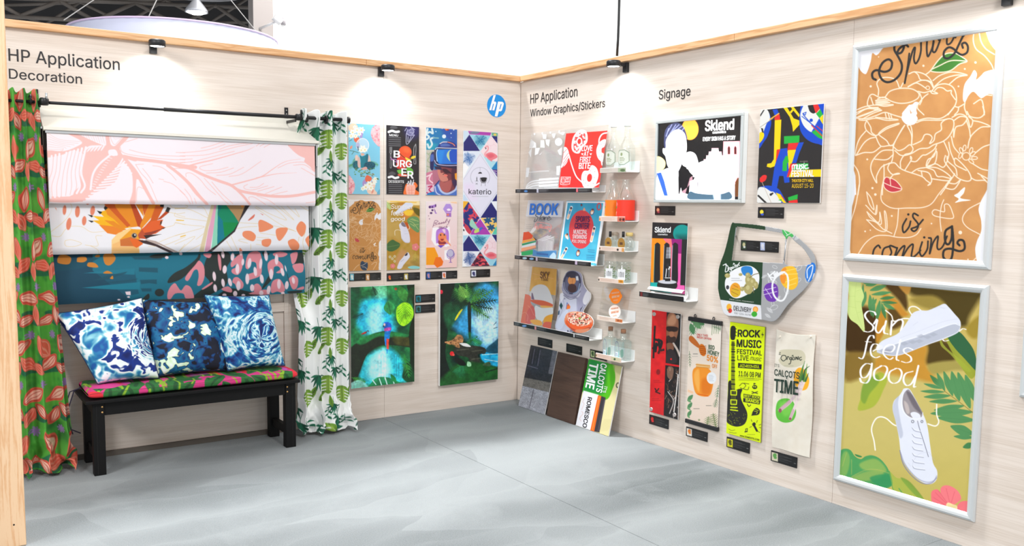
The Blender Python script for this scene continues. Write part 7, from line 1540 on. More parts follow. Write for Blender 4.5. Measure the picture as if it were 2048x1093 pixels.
def perfume(label,xb,yt,yb,front=True):
    d=.085;y=float(RW(xb,yb,d)[1]);z=zs3+.0005;h=htop(xb,yt,d,z);R=h*.37
    t=empty('perfume_bottle',(-d,y,z),label,'bottle','gold perfume bottles');c=(-d,y,z)
    V=[];F=[];n=28
    for j,(rr,xx) in enumerate(((.80,-.35),(.97,-.2),(1,0),(.97,.2),(.80,.35))):
        for i in range(n):a=2*PI*i/n;V.append((-d+xx*R,y+R*rr*math.cos(a),z+R*.98+R*rr*math.sin(a)*.98))
    for j in range(4):
        for i in range(n):F.append((j*n+i,j*n+(i+1) % n,(j+1)*n+(i+1) % n,(j+1)*n+i))
    F += [tuple(range(n-1,-1,-1)),tuple(4*n+i for i in range(n))];mesh('glass_body',V,F,M_GLASS,t)
    G=[(-d-.36*R,y+R*.76*math.cos(2*PI*i/n),z+R*.98+R*.84*math.sin(2*PI*i/n)) for i in range(n)];G2=[(x+.03*R,yy,zz) for x,yy,zz in G]
    mesh('gold_plate',G+G2,[tuple(range(n)),tuple(range(2*n-1,n-1,-1))]+[(i,n+i,n+(i+1) % n,(i+1) % n) for i in range(n)],M_GOLD,t)
    box('plate_mark',(-d-.38*R,y-R*.3,z+R*.85),(-d-.365*R,y+R*.3,z+R*1.2),mat('plate_mark_brown',(90,60,40),.5),t)
    cyl('stopper',(-d,y,z+R*1.9),(-d,y,z+h),R*.2,M_STOP,t,seg=16)
perfume('gold and black perfume bottle on the third small ledge, its left one',1220,463,494);perfume('gold and black perfume bottle on the third small ledge, its right one',1246,463.5,496)
def flask(label,xb,yt,d,w,capm):
    y=float(RW(xb,yt+15,d)[1]);z=zs3+.0005;h=htop(xb,yt,d,z);t=empty('glass_flask',(-d,y,z),label,'bottle','clear flasks')
    lathe('glass_body',[(.001,0),(w*.7,0),(w,h*.22),(w*.95,h*.5),(w*.45,h*.72),(w*.35,h*.8)],(-d,y,z),M_GLASS,t,seg=8)
    cyl('cap',(-d,y,z+h*.8),(-d,y,z+h),w*.62,capm,t,seg=20)
flask('faceted clear flask with a yellow wooden cap behind the right perfume bottle',1258.5,465.5,.04,.038,M_WOOD);flask('clear flask with a pale wooden cap behind the left perfume bottle',1229,464.5,.035,.034,mat('pale_wood_cap',(196,178,160),.5))
def jar(label,xb,yt,w,d=.065):
    y=float(RW(xb,yt+20,d)[1]);z=zs4+.0005;h=htop(xb,yt,d,z);t=empty('glass_jar',(-d,y,z),label,'jar','glass jars');c=(-d,y,z)
    lathe('glass_body',[(.001,0),(w*.9,0),(w,h*.08),(w,h*.74),(w*.86,h*.82),(w*.86,h*.9),(w*1.0,h*.92),(w*1.0,h),(w*.9,h)],c,M_GLASS,t)
    r=random.Random(int(xb));bm=bmesh.new()
    for i in range(80):
        a=r.uniform(0,2*PI);q=r.uniform(.3,.86)*w;bmesh.ops.create_icosphere(bm,subdivisions=1,radius=r.uniform(.004,.008),matrix=Matrix.Translation((c[0]+q*math.cos(a),c[1]+q*math.sin(a),c[2]+.007+r.uniform(0,h*.66))) @ Matrix.Diagonal((1,.6,.4,1)))
    o=bm_obj('garnish',bm,mat('green_garnish',(120,150,78),.6,noise=.6,nscale=60),t);o['kind']='stuff'
    nu,nv=24,24;AA,BB=np.meshgrid(np.linspace(PI*1.0,PI*1.34,nu),np.linspace(0,1,nv));G=np.stack([c[0]+w*1.012*np.cos(AA),c[1]+w*1.012*np.sin(AA),c[2]+h*(.66-.52*BB)],-1).reshape(-1,3)
    p=Paint(((AA-PI*1.0)/(PI*.34)*100),BB*100,(242,242,244),aa=4);p.fr(0,0,1);p.lines([[(22,30),(22,72)],[(40,30),(40,72)],[(40,30),(52,32),(52,72)],[(66,30),(66,72)],[(80,30),(80,72)]],6,(90,90,96));mesh('paper_label',G,quad_faces(nu,nv),print_mat('label_print',.5,alpha=True),t,True,p.rgba())
jar('jar of green garnish on the fourth small ledge, nearer the astronaut cutout',1222,523,.046,.07);jar('jar of green garnish on the fourth small ledge, farther from the astronaut cutout',1247,524,.049,.06)
def sticker_stand():
    q=[(1206,575),(1262,578),(1252,641),(1196,633)];zt=float(RW(1230,577,.05)[2]);Lp=Lean(zs5+.0005,.085,zt,.05).rect(q,rest=True)
    o=Lp.slab('sticker_stand',.003,M_ACRYL,'clear acrylic plate with two round orange and pale stickers','stand')
    for k,(x,y,rx,ry,c,n) in enumerate(((1231,593,11.5,15.2,(252,132,26),'round_sticker'),(1229.3,624,11.8,13.5,(250,232,222),'round_sticker'))):
        t=np.linspace(0,2*PI,40,endpoint=False);P=[Lp.un(x+rx*math.cos(a)+(1.5 if abs(math.sin(a)) < .3 and k == 0 else 0)*np.sign(math.cos(a)),y+ry*math.sin(a),.0008) for a in t];B=[a-Lp.n*.0006 for a in P]
        s=mesh(n,P+B,[tuple(range(40)),tuple(range(79,39,-1))]+[(i,40+i,40+(i+1) % 40,(i+1) % 40) for i in range(40)],mat('sticker_%d' % k if 0 else ('orange_sticker' if k == 0 else 'pale_sticker'),c,.4),o)
        W=(255,226,196) if k == 0 else (244,160,110);Lt=Letters(lambda a,b:Lp.un(a,b,.0014));Lt.t('PREMIUM',(x-8,y-4),(x+7,y-6.5),3,W,.02);Lt.t('BREW',(x-7,y+4),(x+8,y+1.5),4.2,W,.03);Lt.t('100%',(x-4,y+10),(x+4,y+8.6),2.6,W,.02);Lt.done(s)
sticker_stand()
def corked(label,x0,x1,xb,yt,d=.06):
    y=float(RW((x0+x1)/2,yt+40,d)[1]);z=zs6+.0005;h=htop(xb,yt,d,z);w=wid(x0,x1,yt+40,d)*.86;t=empty('corked_bottle',(-d,y,z),label,'bottle','corked bottles')
    bm=bmesh.new();add_box(bm,(-d-w*.62,y-w,z),(-d+w*.62,y+w,z+h*.66),.008,3);bm_obj('glass_body',bm,M_GLASS,t)
    lathe('neck',[(w*.8,h*.655),(w*.42,h*.72),(w*.36,h*.88),(w*.42,h*.885),(w*.42,h*.9),(w*.3,h*.9)],(-d,y,z),M_GLASS,t)
    cyl('cork',(-d,y,z+h*.86),(-d,y,z+h),w*.34,M_CORK,t,seg=16)
    P_=[(-d-w*.62-.0008,yy,zz) for yy,zz in ((y+w*.7,z+.012),(y-w*.1,z+.012),(y-w*.1,z+h*.5),(y+w*.7,z+h*.5))]
    G=np.array([[-d-w*.62-.0008,y+w*(.95-1.9*a),z+.006+(h*.6)*(1-b)] for b in np.linspace(0,1,40) for a in np.linspace(0,1,30)]);a_,b_=np.meshgrid(np.linspace(0,100,30),np.linspace(0,100,40));p=Paint(a_,b_,(240,244,246),aa=3);p.A[:]=0;p.fr(0,0,1)
    p.lines([[(8,92),(6,30),(20,6),(42,22),(46,92)]],4,(60,70,110),metal=1);p.poly([(10,62),(44,62),(44,90),(10,90)],(236,244,248),metal=1);p.poly([(10,88),(44,88),(44,96),(10,96)],(60,180,190),metal=.9);p.poly([(42,50),(50,50),(50,96),(42,96)],(90,196,200),metal=.7);p.blob([(62,50),(90,44),(92,80),(66,84)],(90,150,130),metal=.7);p.fine(14,68,24,16,2,(90,110,150),1)
    mesh('film_label',G,quad_faces(30,40),print_mat('label_print',.5,alpha=True),t,False,p.rgba())
corked('square corked bottle on the lowest small ledge, nearer the corner of the room',1209,1232,1222.5,654,.07);corked('square corked bottle on the lowest small ledge, farther from the corner',1233,1259,1246,659,.055)

# ================================================================== signage on the right wall
def qk(x0,y0,k,*P):return [(x0+x/k,y0+y/k) for x,y in P]
KJ=3.9025
def art_light(p):
    p.fr(1290,160,KJ);BK=(10,10,14);p.poly([(60,200),(800,200),(800,990),(60,990)],BK);W=(255,253,255)
    p.ell(352,385,66,84,(255,168,60));p.blob([(60,610),(110,598),(150,625),(160,660),(140,700),(70,730)],(255,226,150))
    p.blob([(150,430),(165,380),(200,345),(260,335),(300,370),(322,420),(320,470),(200,420),(170,520),(150,520)],(58,62,96))
    p.blob([(165,470),(200,415),(260,385),(310,420),(326,500),(322,565),(300,620),(268,700),(240,720),(180,680),(160,600),(140,570),(140,535),(162,530)],W,n=4);p.lines([[(180,400),(210,350)],[(195,420),(240,350)],[(215,400),(265,350)],[(250,390),(290,360)],[(165,440),(185,380)],[(285,400),(305,375)]],8,(150,156,200),.8)
    p.poly([(60,740),(170,690),(260,680),(262,760),(290,880),(360,900),(360,945),(60,945)],W);p.blob([(300,590),(350,560),(400,590),(420,700),(380,760),(330,690),(290,660)],W);p.line([(285,505),(300,495),(318,508)],7,(150,140,190),.8);p.ell(298,510,9,7,(120,110,170),0,.7);p.line([(215,515),(235,522)],5,(200,190,220),.8);p.line([(285,640),(300,620)],6,(190,170,180),.6)
    p.poly([(92,730),(125,722),(150,790),(178,905),(150,905),(115,800)],(44,84,190));p.poly([(260,760),(285,690),(300,680),(375,745),(370,780),(330,800),(290,790),(270,890),(262,890)],BK);p.line([(330,690),(350,680)],12,W)
    PK=(255,190,206)
    p.poly([(612,480),(740,478),(735,910),(704,910),(704,820),(640,660),(608,600)],(255,166,176));
    for x in (655,705):p.poly([(x-9,580),(x-9,530),(x,515),(x+9,530),(x+9,580)],(70,20,20))
    p.poly([(704,910),(704,800),(722,765),(740,765),(740,910)],(90,50,20))
    for i,(x0,x1,y) in enumerate(((522,572,535),(500,596,562),(480,615,592),(460,640,622),(440,660,650))):p.poly([(x0,y),(x1,y),(x1+6,y+34),(x0-6,y+34)],W);p.line([(x0,y),(x1,y)],5,PK,sm=False)
    p.poly([(410,660),(700,660),(700,940),(340,940),(350,790),(380,780),(400,740)],W);p.ell(540,700,160,80,W);p.poly([(350,765),(370,750),(372,790),(330,840),(290,870),(270,880),(350,945),(300,945)],PK,.6)
    p.line([(412,800),(420,830),(460,842),(520,840),(560,825)],3,(160,150,160));p.line([(410,795),(412,835)],4,(90,80,90),sm=False);p.ell(548,750,10,22,(240,200,190),0,.8);p.ell(592,842,24,16,(236,232,170));p.line([(560,660),(580,640)],8,(220,220,224),.8)
    p.blob([(350,872),(400,885),(500,895),(600,890),(660,875),(655,935),(352,935)],(60,86,104));p.poly([(530,890),(590,888),(590,935),(540,935)],(220,236,250),.9,soft=14);p.poly([(60,935),(735,935),(735,945),(60,945)],(255,244,236),.8)
def words_light(L):
    W=(255,255,255);L.t('Sklend',(470,398),(692,385),78,W,.04);L.t('cosmetics',(527,420),(632,414),20,W,.03);L.t('EVERY SKIN HAS A STORY',(452,478),(705,466),30,W,.03)
def lightbox():
    q=[(1309.2,243.2),(1484,224),(1483,406),(1308.4,405.5)];d=.045;P=Panel('R',*q,d=d,th=d-.001);t=empty('light_box',tuple(P.P((P.u0+P.u1)/2,P.z0,.02)),'lit backlit advertising light box with a silver frame','light box')
    m=mat('brushed_aluminium_frame',(206,212,212),.35,.35)
    lo=P.P(P.u1,P.z0,d-.012);hi=P.P(P.u0,P.z1,.001);box('housing',np.minimum(lo,hi),np.maximum(lo,hi),mat('light_box_housing',(226,230,230),.4),t,.002)
    w=.018
    for a0,a1,b0,b1 in ((P.u0,P.u1,P.z1-w,P.z1),(P.u0,P.u1,P.z0,P.z0+w),(P.u0,P.u0-w,P.z0+w,P.z1-w),(P.u1+w,P.u1,P.z0+w,P.z1-w)):
        lo=P.P(a0,b0,d-.012);hi=P.P(a1,b1,d);box('frame_rail',np.minimum(lo,hi),np.maximum(lo,hi),m,t,.003)
    I=Panel('R',*qk(1290,160,KJ,(90,338),(745,272),(733,942),(76,940)),d=d-.0116);p=I.paint((10,10,14),.75);art_light(p);pm=print_mat('backlit_film',.25,emit=1.25);I.put(p,pm,t,'lit_picture')
    Lt=Letters(lambda x,y:RW(x,y,d-.0095),(1290,160,KJ));words_light(Lt);Lt.done(t,'lettering',pm)
lightbox()
def art_jazz(p):
    p.fr(1290,160,KJ);BK=(34,32,34);Bl,Y,R,G,W=(0,72,200),(255,214,0),(232,40,38),(24,178,60),(232,230,226)
    p.poly([(860,170),(1400,170),(1400,980),(860,980)],BK)
    p.blob([(880,240),(930,225),(970,260),(985,340),(960,430),(930,480),(880,525)],Bl);p.blob([(880,240),(930,220),(965,250),(975,310),(950,340),(910,440),(880,460)],W);p.blob([(880,430),(915,405),(930,430),(915,470),(880,500)],Y);p.poly([(905,375),(922,380),(925,410),(915,412)],BK);p.line([(900,280),(930,232)],9,BK,sm=False);p.line([(895,372),(1000,300)],4,(160,150,130),sm=False)
    p.poly([(995,232),(1032,228),(1050,275),(1020,300)],Bl);p.blob([(1010,300),(1045,265),(1055,310),(1048,340),(1030,330)],R);p.line([(975,308),(1045,262)],9,(240,180,60),sm=False)
    p.poly([(1013,315),(1064,310),(1054,545),(1040,640),(1010,675),(980,686),(950,678),(955,655),(985,650),(1005,620)],Y);p.poly([(1028,545),(1056,540),(1052,600),(1045,670),(1018,668)],R)
    p.poly([(1080,218),(1110,216),(1160,300),(1208,318),(1205,350),(1155,405),(1150,360),(1130,290)],Y);p.poly([(1135,210),(1160,210),(1210,275),(1200,290)],Y);p.poly([(1130,250),(1160,215),(1170,225),(1140,262)],Y)
    p.blob([(1222,190),(1280,190),(1400,180),(1395,480),(1350,500),(1270,470),(1215,400),(1205,300)],Bl);p.blob([(1232,210),(1250,192),(1330,190),(1370,240),(1390,300),(1340,370),(1300,408),(1240,360),(1212,280)],W);p.blob([(1275,190),(1330,190),(1345,230),(1320,262),(1290,250),(1276,220)],BK);p.poly([(1310,190),(1350,190),(1365,225),(1335,262),(1325,240)],R);p.poly([(1335,265),(1368,228),(1388,270),(1362,300)],G);p.poly([(1362,300),(1392,270),(1390,360)],Y);p.poly([(1360,300),(1390,350),(1390,440),(1300,405)],Bl);p.poly([(1300,408),(1340,385),(1388,430),(1385,465),(1350,450)],G)
    p.line([(1232,262),(1240,278),(1385,440)],7,Bl,sm=False);p.line([(1225,285),(1385,410)],6,Bl,sm=False);p.line([(1232,262),(1258,252),(1250,275),(1232,262)],6,Bl,sm=False);p.ell(1297,315,13,13,Bl);p.line([(1300,355),(1385,440)],7,R,sm=False);p.line([(1340,360),(1388,400)],6,R,sm=False)
    p.poly([(1085,440),(1206,434),(1204,488),(1085,500)],G);p.poly([(1118,495),(1203,490),(1190,545),(1112,548)],R);p.poly([(1200,490),(1240,486),(1205,570),(1180,650),(1140,652),(1175,545)],Bl);p.poly([(1115,548),(1178,545),(1150,640),(1120,700),(1070,712)],Y);p.poly([(1072,710),(1080,640),(1108,600),(1118,680),(1110,712)],G)
    p.poly([(1058,538),(1110,532),(1128,800),(1088,805),(1080,750),(1048,750),(1030,845),(985,850),(1012,670)],Bl);p.poly([(1062,600),(1085,580),(1078,700),(1050,700)],Bl);p.poly([(1100,600),(1115,590),(1122,640),(1100,660)],G);p.poly([(1075,640),(1100,590),(1112,610),(1106,712),(1072,712)],G);p.poly([(1135,655),(1275,650),(1272,700),(1190,702),(1150,702)],G);p.poly([(1135,655),(1186,652),(1150,700),(1118,760),(1106,760)],R);p.poly([(1145,705),(1375,698),(1376,756),(1122,760)],Y)
    p.blob([(885,845),(960,825),(1040,850),(1080,910),(1100,960),(1040,965),(930,880)],Bl);p.blob([(883,850),(930,840),(980,870),(1010,880),(1060,962),(880,962)],W);p.poly([(1020,880),(1060,895),(1105,962),(1085,962),(1045,930)],Y);p.poly([(1050,890),(1080,920),(1100,960)],R);p.poly([(972,890),(1000,878),(1003,888),(985,905),(975,905)],BK);p.poly([(1040,940),(1065,930),(1068,945)],G);p.line([(885,905),(945,962)],14,BK,sm=False);p.line([(898,765),(985,960)],4,(200,180,160),sm=False);p.blob([(895,775),(920,745),(950,748),(940,785),(905,800)],R)
    p.poly([(1115,918),(1192,893),(1190,932),(1120,945)],G);p.poly([(1120,945),(1190,934),(1192,962),(1122,962)],R)
    p.lines([[(1150,700),(1150,670),(1165,665),(1165,698)],[(1165,670),(1182,664),(1182,696)],[(1190,664),(1188,694),(1202,692),(1206,662),(1206,694)],[(1228,662),(1215,668),(1228,684),(1214,698),(1210,715)],[(1238,662),(1236,694)],[(1268,664),(1250,668),(1250,692),(1276,688)]],9,(250,248,250));p.ell(1242,650,4,4,W)
def words_jazz(L):
    W=(250,248,250);Y=(255,206,10);L.t('51st ANNUAL',(1208,642),(1272,640),9,(170,160,150));L.t('FESTIVAL',(1143,757),(1316,755),48,W,.05);L.t('THEATER CITY HALL',(1145,798),(1314,797),22,Y,.035);L.t('AUGUST 15-20',(1145,844),(1314,842),32,Y,.0)
poster('R','poster','black music festival poster with a big JAZZ in bright flat shapes',qk(1290,160,KJ,(893,235),(1394,185),(1370,960),(881,962)),art_jazz,(34,32,34),d=.014,words=words_jazz,fr=(1290,160,KJ),group='posters on the right wall')
KS=4.7525
def art_stand(p):
    p.fr(1270,430,KS);BK=(32,30,34);p.poly([(100,60),(520,60),(520,760),(100,760)],BK);TE=(0,148,142);PKK=(244,96,176);OG=(255,146,20);MG=(150,22,120)
    p.ell(448,178,86,84,TE);p.poly([(400,200),(505,200),(500,330),(440,300)],(10,70,70),.9,soft=60);p.poly([(440,235),(505,235),(480,672),(428,668)],(34,36,38));p.poly([(150,222),(300,226),(280,660),(150,645)],OG);p.poly([(268,226),(445,234),(440,370),(430,680),(470,672),(474,750),(350,740),(330,600),(330,300)],PKK);p.poly([(290,226),(345,228),(352,270),(340,640),(300,640)],(250,120,120));p.poly([(345,228),(445,234),(440,370),(380,365),(352,290)],MG)
    for x0,x1 in ((183,242),(272,330),(352,412)):
        p.blob([(x0+4,300),(x0+12,276),((x0+x1)/2,264),(x1-8,278),(x1-2,300),(x1-4,460),(x1-8,645),(x0-4,645),(x0,460)],BK);p.line([(x0+6,290),(x0-1,440),(x0-5,640)],5,(90,200,200) if x0 < 200 else (200,220,240),.7)
    p.poly([(148,642),(224,645),(224,690),(395,680),(350,745),(145,715)],(20,170,164));p.poly([(390,668),(470,672),(472,755),(340,742),(380,715)],PKK)
    p.blob([(218,645),(300,630),(394,648),(392,700),(310,716),(222,700)],(34,32,34));p.ell(307,638,88,19,(206,206,214),2)
    p.poly([(298,310),(342,310),(335,632),(285,632)],(30,30,34));p.poly([(300,308),(342,308),(340,415),(292,415)],(130,130,138));p.lines([[(300,345),(340,345)],[(298,380),(340,380)]],4,(190,190,200),sm=False);p.line([(332,310),(332,410)],6,(220,220,226),sm=False);p.line([(300,515),(292,590)],8,(226,226,232),sm=False);p.line([(325,520),(322,590)],5,(180,180,190),sm=False);p.line([(285,600),(338,600)],7,(230,230,230),sm=False);p.ell(330,500,8,10,(240,240,240));p.ell(322,515,7,8,(240,240,240));p.fine(300,465,26,26,3,(110,110,116))
def words_stand(L):
    W=(250,250,250);L.t('Sklend',(188,167),(338,168),50,W,.04);L.t('cosmetics',(217,193),(309,195),15,W,.03)
SK,zsk,_=ledge(qk(1270,430,KS,(42,732),(462,776),(462,828),(42,776)),(1396.2,576.9,601.5),'small white ledge carrying the bent cosmetics display below the light box',[BLK,('r',.02,.07,(120,44,44)),('t',.08,.22,(160,160,160)),('t',.3,.95,(56,56,60))],SG,depth=.105)
qs=qk(1270,430,KS,(163,72),(503,80),(475,745),(148,715));zt=float(RW(qs[0][0],(qs[0][1]+qs[1][1])/2,.05)[2])
LS=Lean(zsk+.03,.056,zt,.05).rect(qs,rest=True);so=LS.slab('display_card',.003,M_BOARD,'black, orange and pink cosmetics display card standing on its own ledge','display');p=LS.paint((32,30,34),.75);art_stand(p);LS.put(p,PR(),so);Lt=Letters(lambda x,y:LS.un(x,y,.0016),(1270,430,KS));words_stand(Lt);Lt.done(so)
V=[];F=[];n=18
for i in range(n+1):
    a=-PI*.62+PI*1.5*i/n;V += [(-.055+.026*math.cos(a)-.001,LS.u0-.001,zsk+.031-.0*i+.027*math.sin(a)),(-.055+.026*math.cos(a)-.001,LS.u1+.001,zsk+.031+.027*math.sin(a))]
for i in range(n):F.append((2*i,2*i+1,2*i+3,2*i+2))
cu=mesh('curled_foot',V,F,M_BOARD,so,True);_m=cu.modifiers.new('t','SOLIDIFY');_m.thickness=.002

# carrier bag shaped board
BAGO=[(920,88),(960,80),(1120,92),(1240,110),(1400,140),(1510,190),(1600,260),(1690,360),(1718,440),(1715,530),(1680,620),(1600,720),(1460,850),(1335,1006),(1205,998),(1000,968),(856,945),(812,805),(790,690),(786,590),(810,470),(850,360),(880,250)]
BAGH=[(970,110),(1240,145),(1400,175),(1432,215),(1408,462),(1215,452),(918,432),(935,300)]
BAGH2=[(1452,210),(1530,260),(1600,320),(1655,400),(1672,440),(1650,475),(1425,465)]
def art_bag(p):
    p.fr(1270,430,KS);G=(26,62,36);GY=(166,166,168);W=(240,240,242)
    p.poly([(700,0),(1900,0),(1900,1100),(700,1100)],GY);p.poly([(700,0),(1240,60),(1240,145),(1100,135),(960,120),(920,434),(1216,452),(1200,862),(1196,1000),(700,940)],G);p.poly([(700,800),(812,808),(1198,860),(1205,1000),(700,960)],(226,226,230))
    r=random.Random(9)
    for i in range(46):
        x=r.uniform(1230,1700);y=r.uniform(110,980);s=r.uniform(18,44)
        if r.random() < .5:p.ring(x,y,s*.5,s*.9,4,W,r.uniform(0,180),.65)
        else:p.leaf(x,y,x+r.uniform(-60,60),y+r.uniform(-60,60),.4,W,GY,.5)
    p.blob([(1400,140),(1450,150),(1510,200),(1450,230),(1420,210)],(70,180,90));p.lines([[(1420,150),(1450,190)],[(1490,170),(1440,200)]],6,(220,240,220))
    p.blob([(870,600),(930,530),(1020,490),(1110,490),(1180,560),(1170,680),(1100,740),(1000,790),(930,785),(870,720),(856,660)],W);p.blob([(1010,510),(1050,488),(1110,500),(1120,560),(1080,585),(1030,570)],(40,130,206));p.ell(955,716,52,70,(236,160,40));p.ell(960,740,46,44,(214,180,40),0,.8);p.lines([[(925,700),(985,720)],[(920,730),(980,760)],[(940,670),(980,690)]],5,(170,100,30));p.ell(882,690,15,20,(60,60,70))
    O=(176,164,104);
    for x,y,rx,ry in ((1085,620,36,50),(1120,640,30,40),(1080,700,44,56),(1150,670,24,36),(1075,575,24,26),(1020,705,20,22),(880,578,26,22),(1005,568,18,14)):p.ell(x,y,rx,ry,O);p.ell(x-6,y-8,rx*.4,ry*.4,(206,196,140),0,.8)
    p.lines([[(1090,600),(1130,570),(1180,556)],[(1130,740),(1125,690)],[(1030,690),(1060,670)]],7,(120,106,60));p.fine(920,595,106,40,2,(170,170,176))
    p.blob([(1380,600),(1395,520),(1450,490),(1520,500),(1550,590),(1545,670),(1500,712),(1440,700),(1400,660)],(246,190,40));p.blob([(1380,600),(1400,520),(1440,510),(1430,640),(1400,650)],(240,140,40),.9);p.lines([[(1410,540),(1540,510)],[(1400,570),(1550,560)],[(1430,640),(1540,600)],[(1440,680),(1530,650)]],5,(255,226,120));p.blob([(1225,740),(1240,670),(1300,645),(1355,680),(1362,770),(1330,825),(1260,815)],(110,50,170));p.lines([[(1220,720),(1340,690)],[(1225,760),(1350,730)],[(1240,700),(1300,790)]],6,(214,200,232));p.blob([(1640,480),(1695,455),(1720,500),(1700,600),(1650,640),(1618,580)],(30,120,214));p.lines([[(1640,600),(1640,520),(1690,480),(1680,560),(1650,630)],[(1690,610),(1705,560)]],9,W)
    p.line([(1330,590),(1400,545),(1450,580),(1455,700),(1420,800),(1370,815),(1320,760),(1308,660),(1345,590),(1420,545)],17,W)
    p.lines([[(1265,560),(1300,620)],[(1330,540),(1280,585),(1320,600)],[(1320,560),(1335,590),(1335,555),(1350,580),(1350,545),(1360,560)]],14,W);p.lines([[(840,480),(870,470),(860,540),(885,530),(885,490),(860,475)],[(885,510),(890,530),(895,505),(905,505)],[(915,500),(905,520),(920,520),(922,500),(915,545),(900,540)],[(935,490),(930,510),(945,500)],[(950,480),(955,500),(955,480),(965,480),(968,498)],[(975,475),(978,492)],[(995,455),(982,475),(995,480)]],8,W)
    p.poly([(940,455),(955,470),(930,475)],W);p.ell(896,878,24,32,(242,176,50));p.ell(905,912,19,22,(220,50,46));p.ell(1147,900,25,28,(246,150,40));p.ell(1147,900,17,20,(250,190,100));p.ell(1136,945,27,26,(60,170,50));p.line([(880,905),(900,915)],7,(60,130,50))
def words_bag(L):
    L.t('DELIVERY',(937,908),(1103,930),44,(32,32,34),.01);L.t('000-1234-56789',(942,940),(1104,962),14,(110,110,114));L.t('FRESH-LOCAL-FOODMARKET',(898,808),(1130,838),10,(214,220,210))
def bag():
    P=Panel('R',*qk(1270,430,KS,(780,75),(1722,75),(1722,1010),(780,1010)),d=.03);p=P.paint((166,166,168),.68)
    # folded board: ridge where the green face meets the grey side
    U=P.G[:,1];uf=float(RW(1270+1210/KS,430+700/KS,.05)[1]);f=np.where(U > uf,(P.u0-U)/(P.u0-uf),(U-P.u1)/(uf-P.u1));D=.016+.036*np.clip(f,0,1)-.012*np.sin(np.clip(f,0,1)*PI)*(U > uf)*0;P.G[:,0]=-D
    X,Y=to_px(P.G);p.X,p.Y=X,Y;art_bag(p);A=p.fr(1270,430,KS).mask_poly(BAGO,True).clip.copy();H=p.mask_poly(BAGH).clip.copy();H2=p.mask_poly(BAGH2,True).clip.copy();p.noclip();k=A*(1-H)*(1-H2)
    t=empty('carrier_bag_board',(-.02,uf,P.z0),'green and grey folded carrier bag board with an open handle','display',None);o=P.put(p,PR(),t,'printed_board',keep=k);md=o.modifiers.new('thickness','SOLIDIFY');md.thickness=.003;md.offset=0
    def dd(x,y):
        u=float(RW(x,y,.035)[1]);ff=(P.u0-u)/(P.u0-uf) if u > uf else (u-P.u1)/(uf-P.u1);return .016+.036*max(0,min(1,ff))
    Lt=Letters(lambda x,y:RW(x,y,dd(x,y)+.0035),(1270,430,KS));words_bag(Lt);Lt.done(t)
    cyl('handle_bar',RW(1270+1440/KS,430+215/KS,.025),RW(1270+1415/KS,430+465/KS,.03),.004,MATS['brushed_steel'],t,seg=10)
    for x,y in ((960,200),(1500,760),(900,800)):
        a=RW(1270+x/KS,430+y/KS,.0);cyl('wall_spacer',(-.001,a[1],a[2]),(-.018,a[1],a[2]),.006,M_STEEL,t,seg=10)
bag()
KN=3.2158
def art_sax(p):
    p.fr(1280,610,KN);R=(224,28,34);BK=(30,26,28);p.poly([(40,20),(290,20),(290,760),(40,760)],R);p.noise(30,[(206,24,32),(234,34,38)],3);p.poly([(172,30),(290,45),(280,395),(165,375)],BK);p.poly([(163,388),(280,405),(270,760),(152,712)],BK)
    SKN=(150,98,72);p.blob([(175,80),(205,50),(240,80),(248,130),(240,200),(215,250),(185,240),(170,200)],SKN);p.blob([(178,100),(210,62),(235,90),(220,130),(180,130)],(206,150,116),.9,soft=14);p.blob([(175,140),(240,145),(238,170),(200,175),(172,165)],(50,32,30));p.blob([(175,200),(230,210),(215,250),(180,240)],(60,40,36));p.blob([(190,175),(215,175),(215,205),(192,205)],(176,116,84),.9);p.line([(215,250),(240,290),(256,330)],13,(206,190,180));p.blob([(172,250),(210,250),(215,290),(180,300)],(130,84,62));p.blob([(180,290),(220,300),(235,370),(170,370)],(50,40,44))
    r=random.Random(6)
    for i in range(60):x=r.uniform(165,260);y=r.uniform(400,720);p.line([(x,y),(x+r.uniform(-14,14),y+r.uniform(5,26))],r.uniform(2,6),r.choice(((180,140,116),(96,76,70),(220,200,190),(120,80,60))),.8)
    p.blob([(180,400),(215,410),(205,480),(175,460)],(150,110,90),.8);p.line([(245,450),(235,560),(218,690)],7,(230,224,220));p.line([(180,560),(215,620),(190,700)],6,(190,180,176));p.ell(200,350,6,6,R)
    p.poly([(90,135),(102,135),(92,345),(80,345)],BK);p.lines([[(100,225),(140,240),(120,310)],[(85,280),(125,250)],[(120,225),(130,290),(150,290)],[(105,250),(100,300)]],15,BK);p.fine(118,280,44,36,3,(140,20,24));p.ell(117,433,13,18,(140,22,28));p.fine(88,484,52,20,2,(150,20,26));p.lines([[(97,540),(108,555),(120,540)],[(100,560),(128,572)]],8,(50,20,24));p.fine(78,600,62,22,2,(160,22,28))
P_,PP=poster('R','poster','red and black saxophone player poster held by four round studs',qk(1280,610,KN,(82,35),(268,58),(240,737),(57,690)),art_sax,(224,28,34),d=.02,th=.004,group='tall banners on the right wall')
for x,y in ((94,60),(246,78),(74,672),(225,708)):
    a=RW(1280+x/KN,610+y/KN,.02);cyl('stud',(-.001,a[1],a[2]),(-.028,a[1],a[2]),.012,mat('stud_steel',(200,190,186),.3,.6),P_,seg=20)
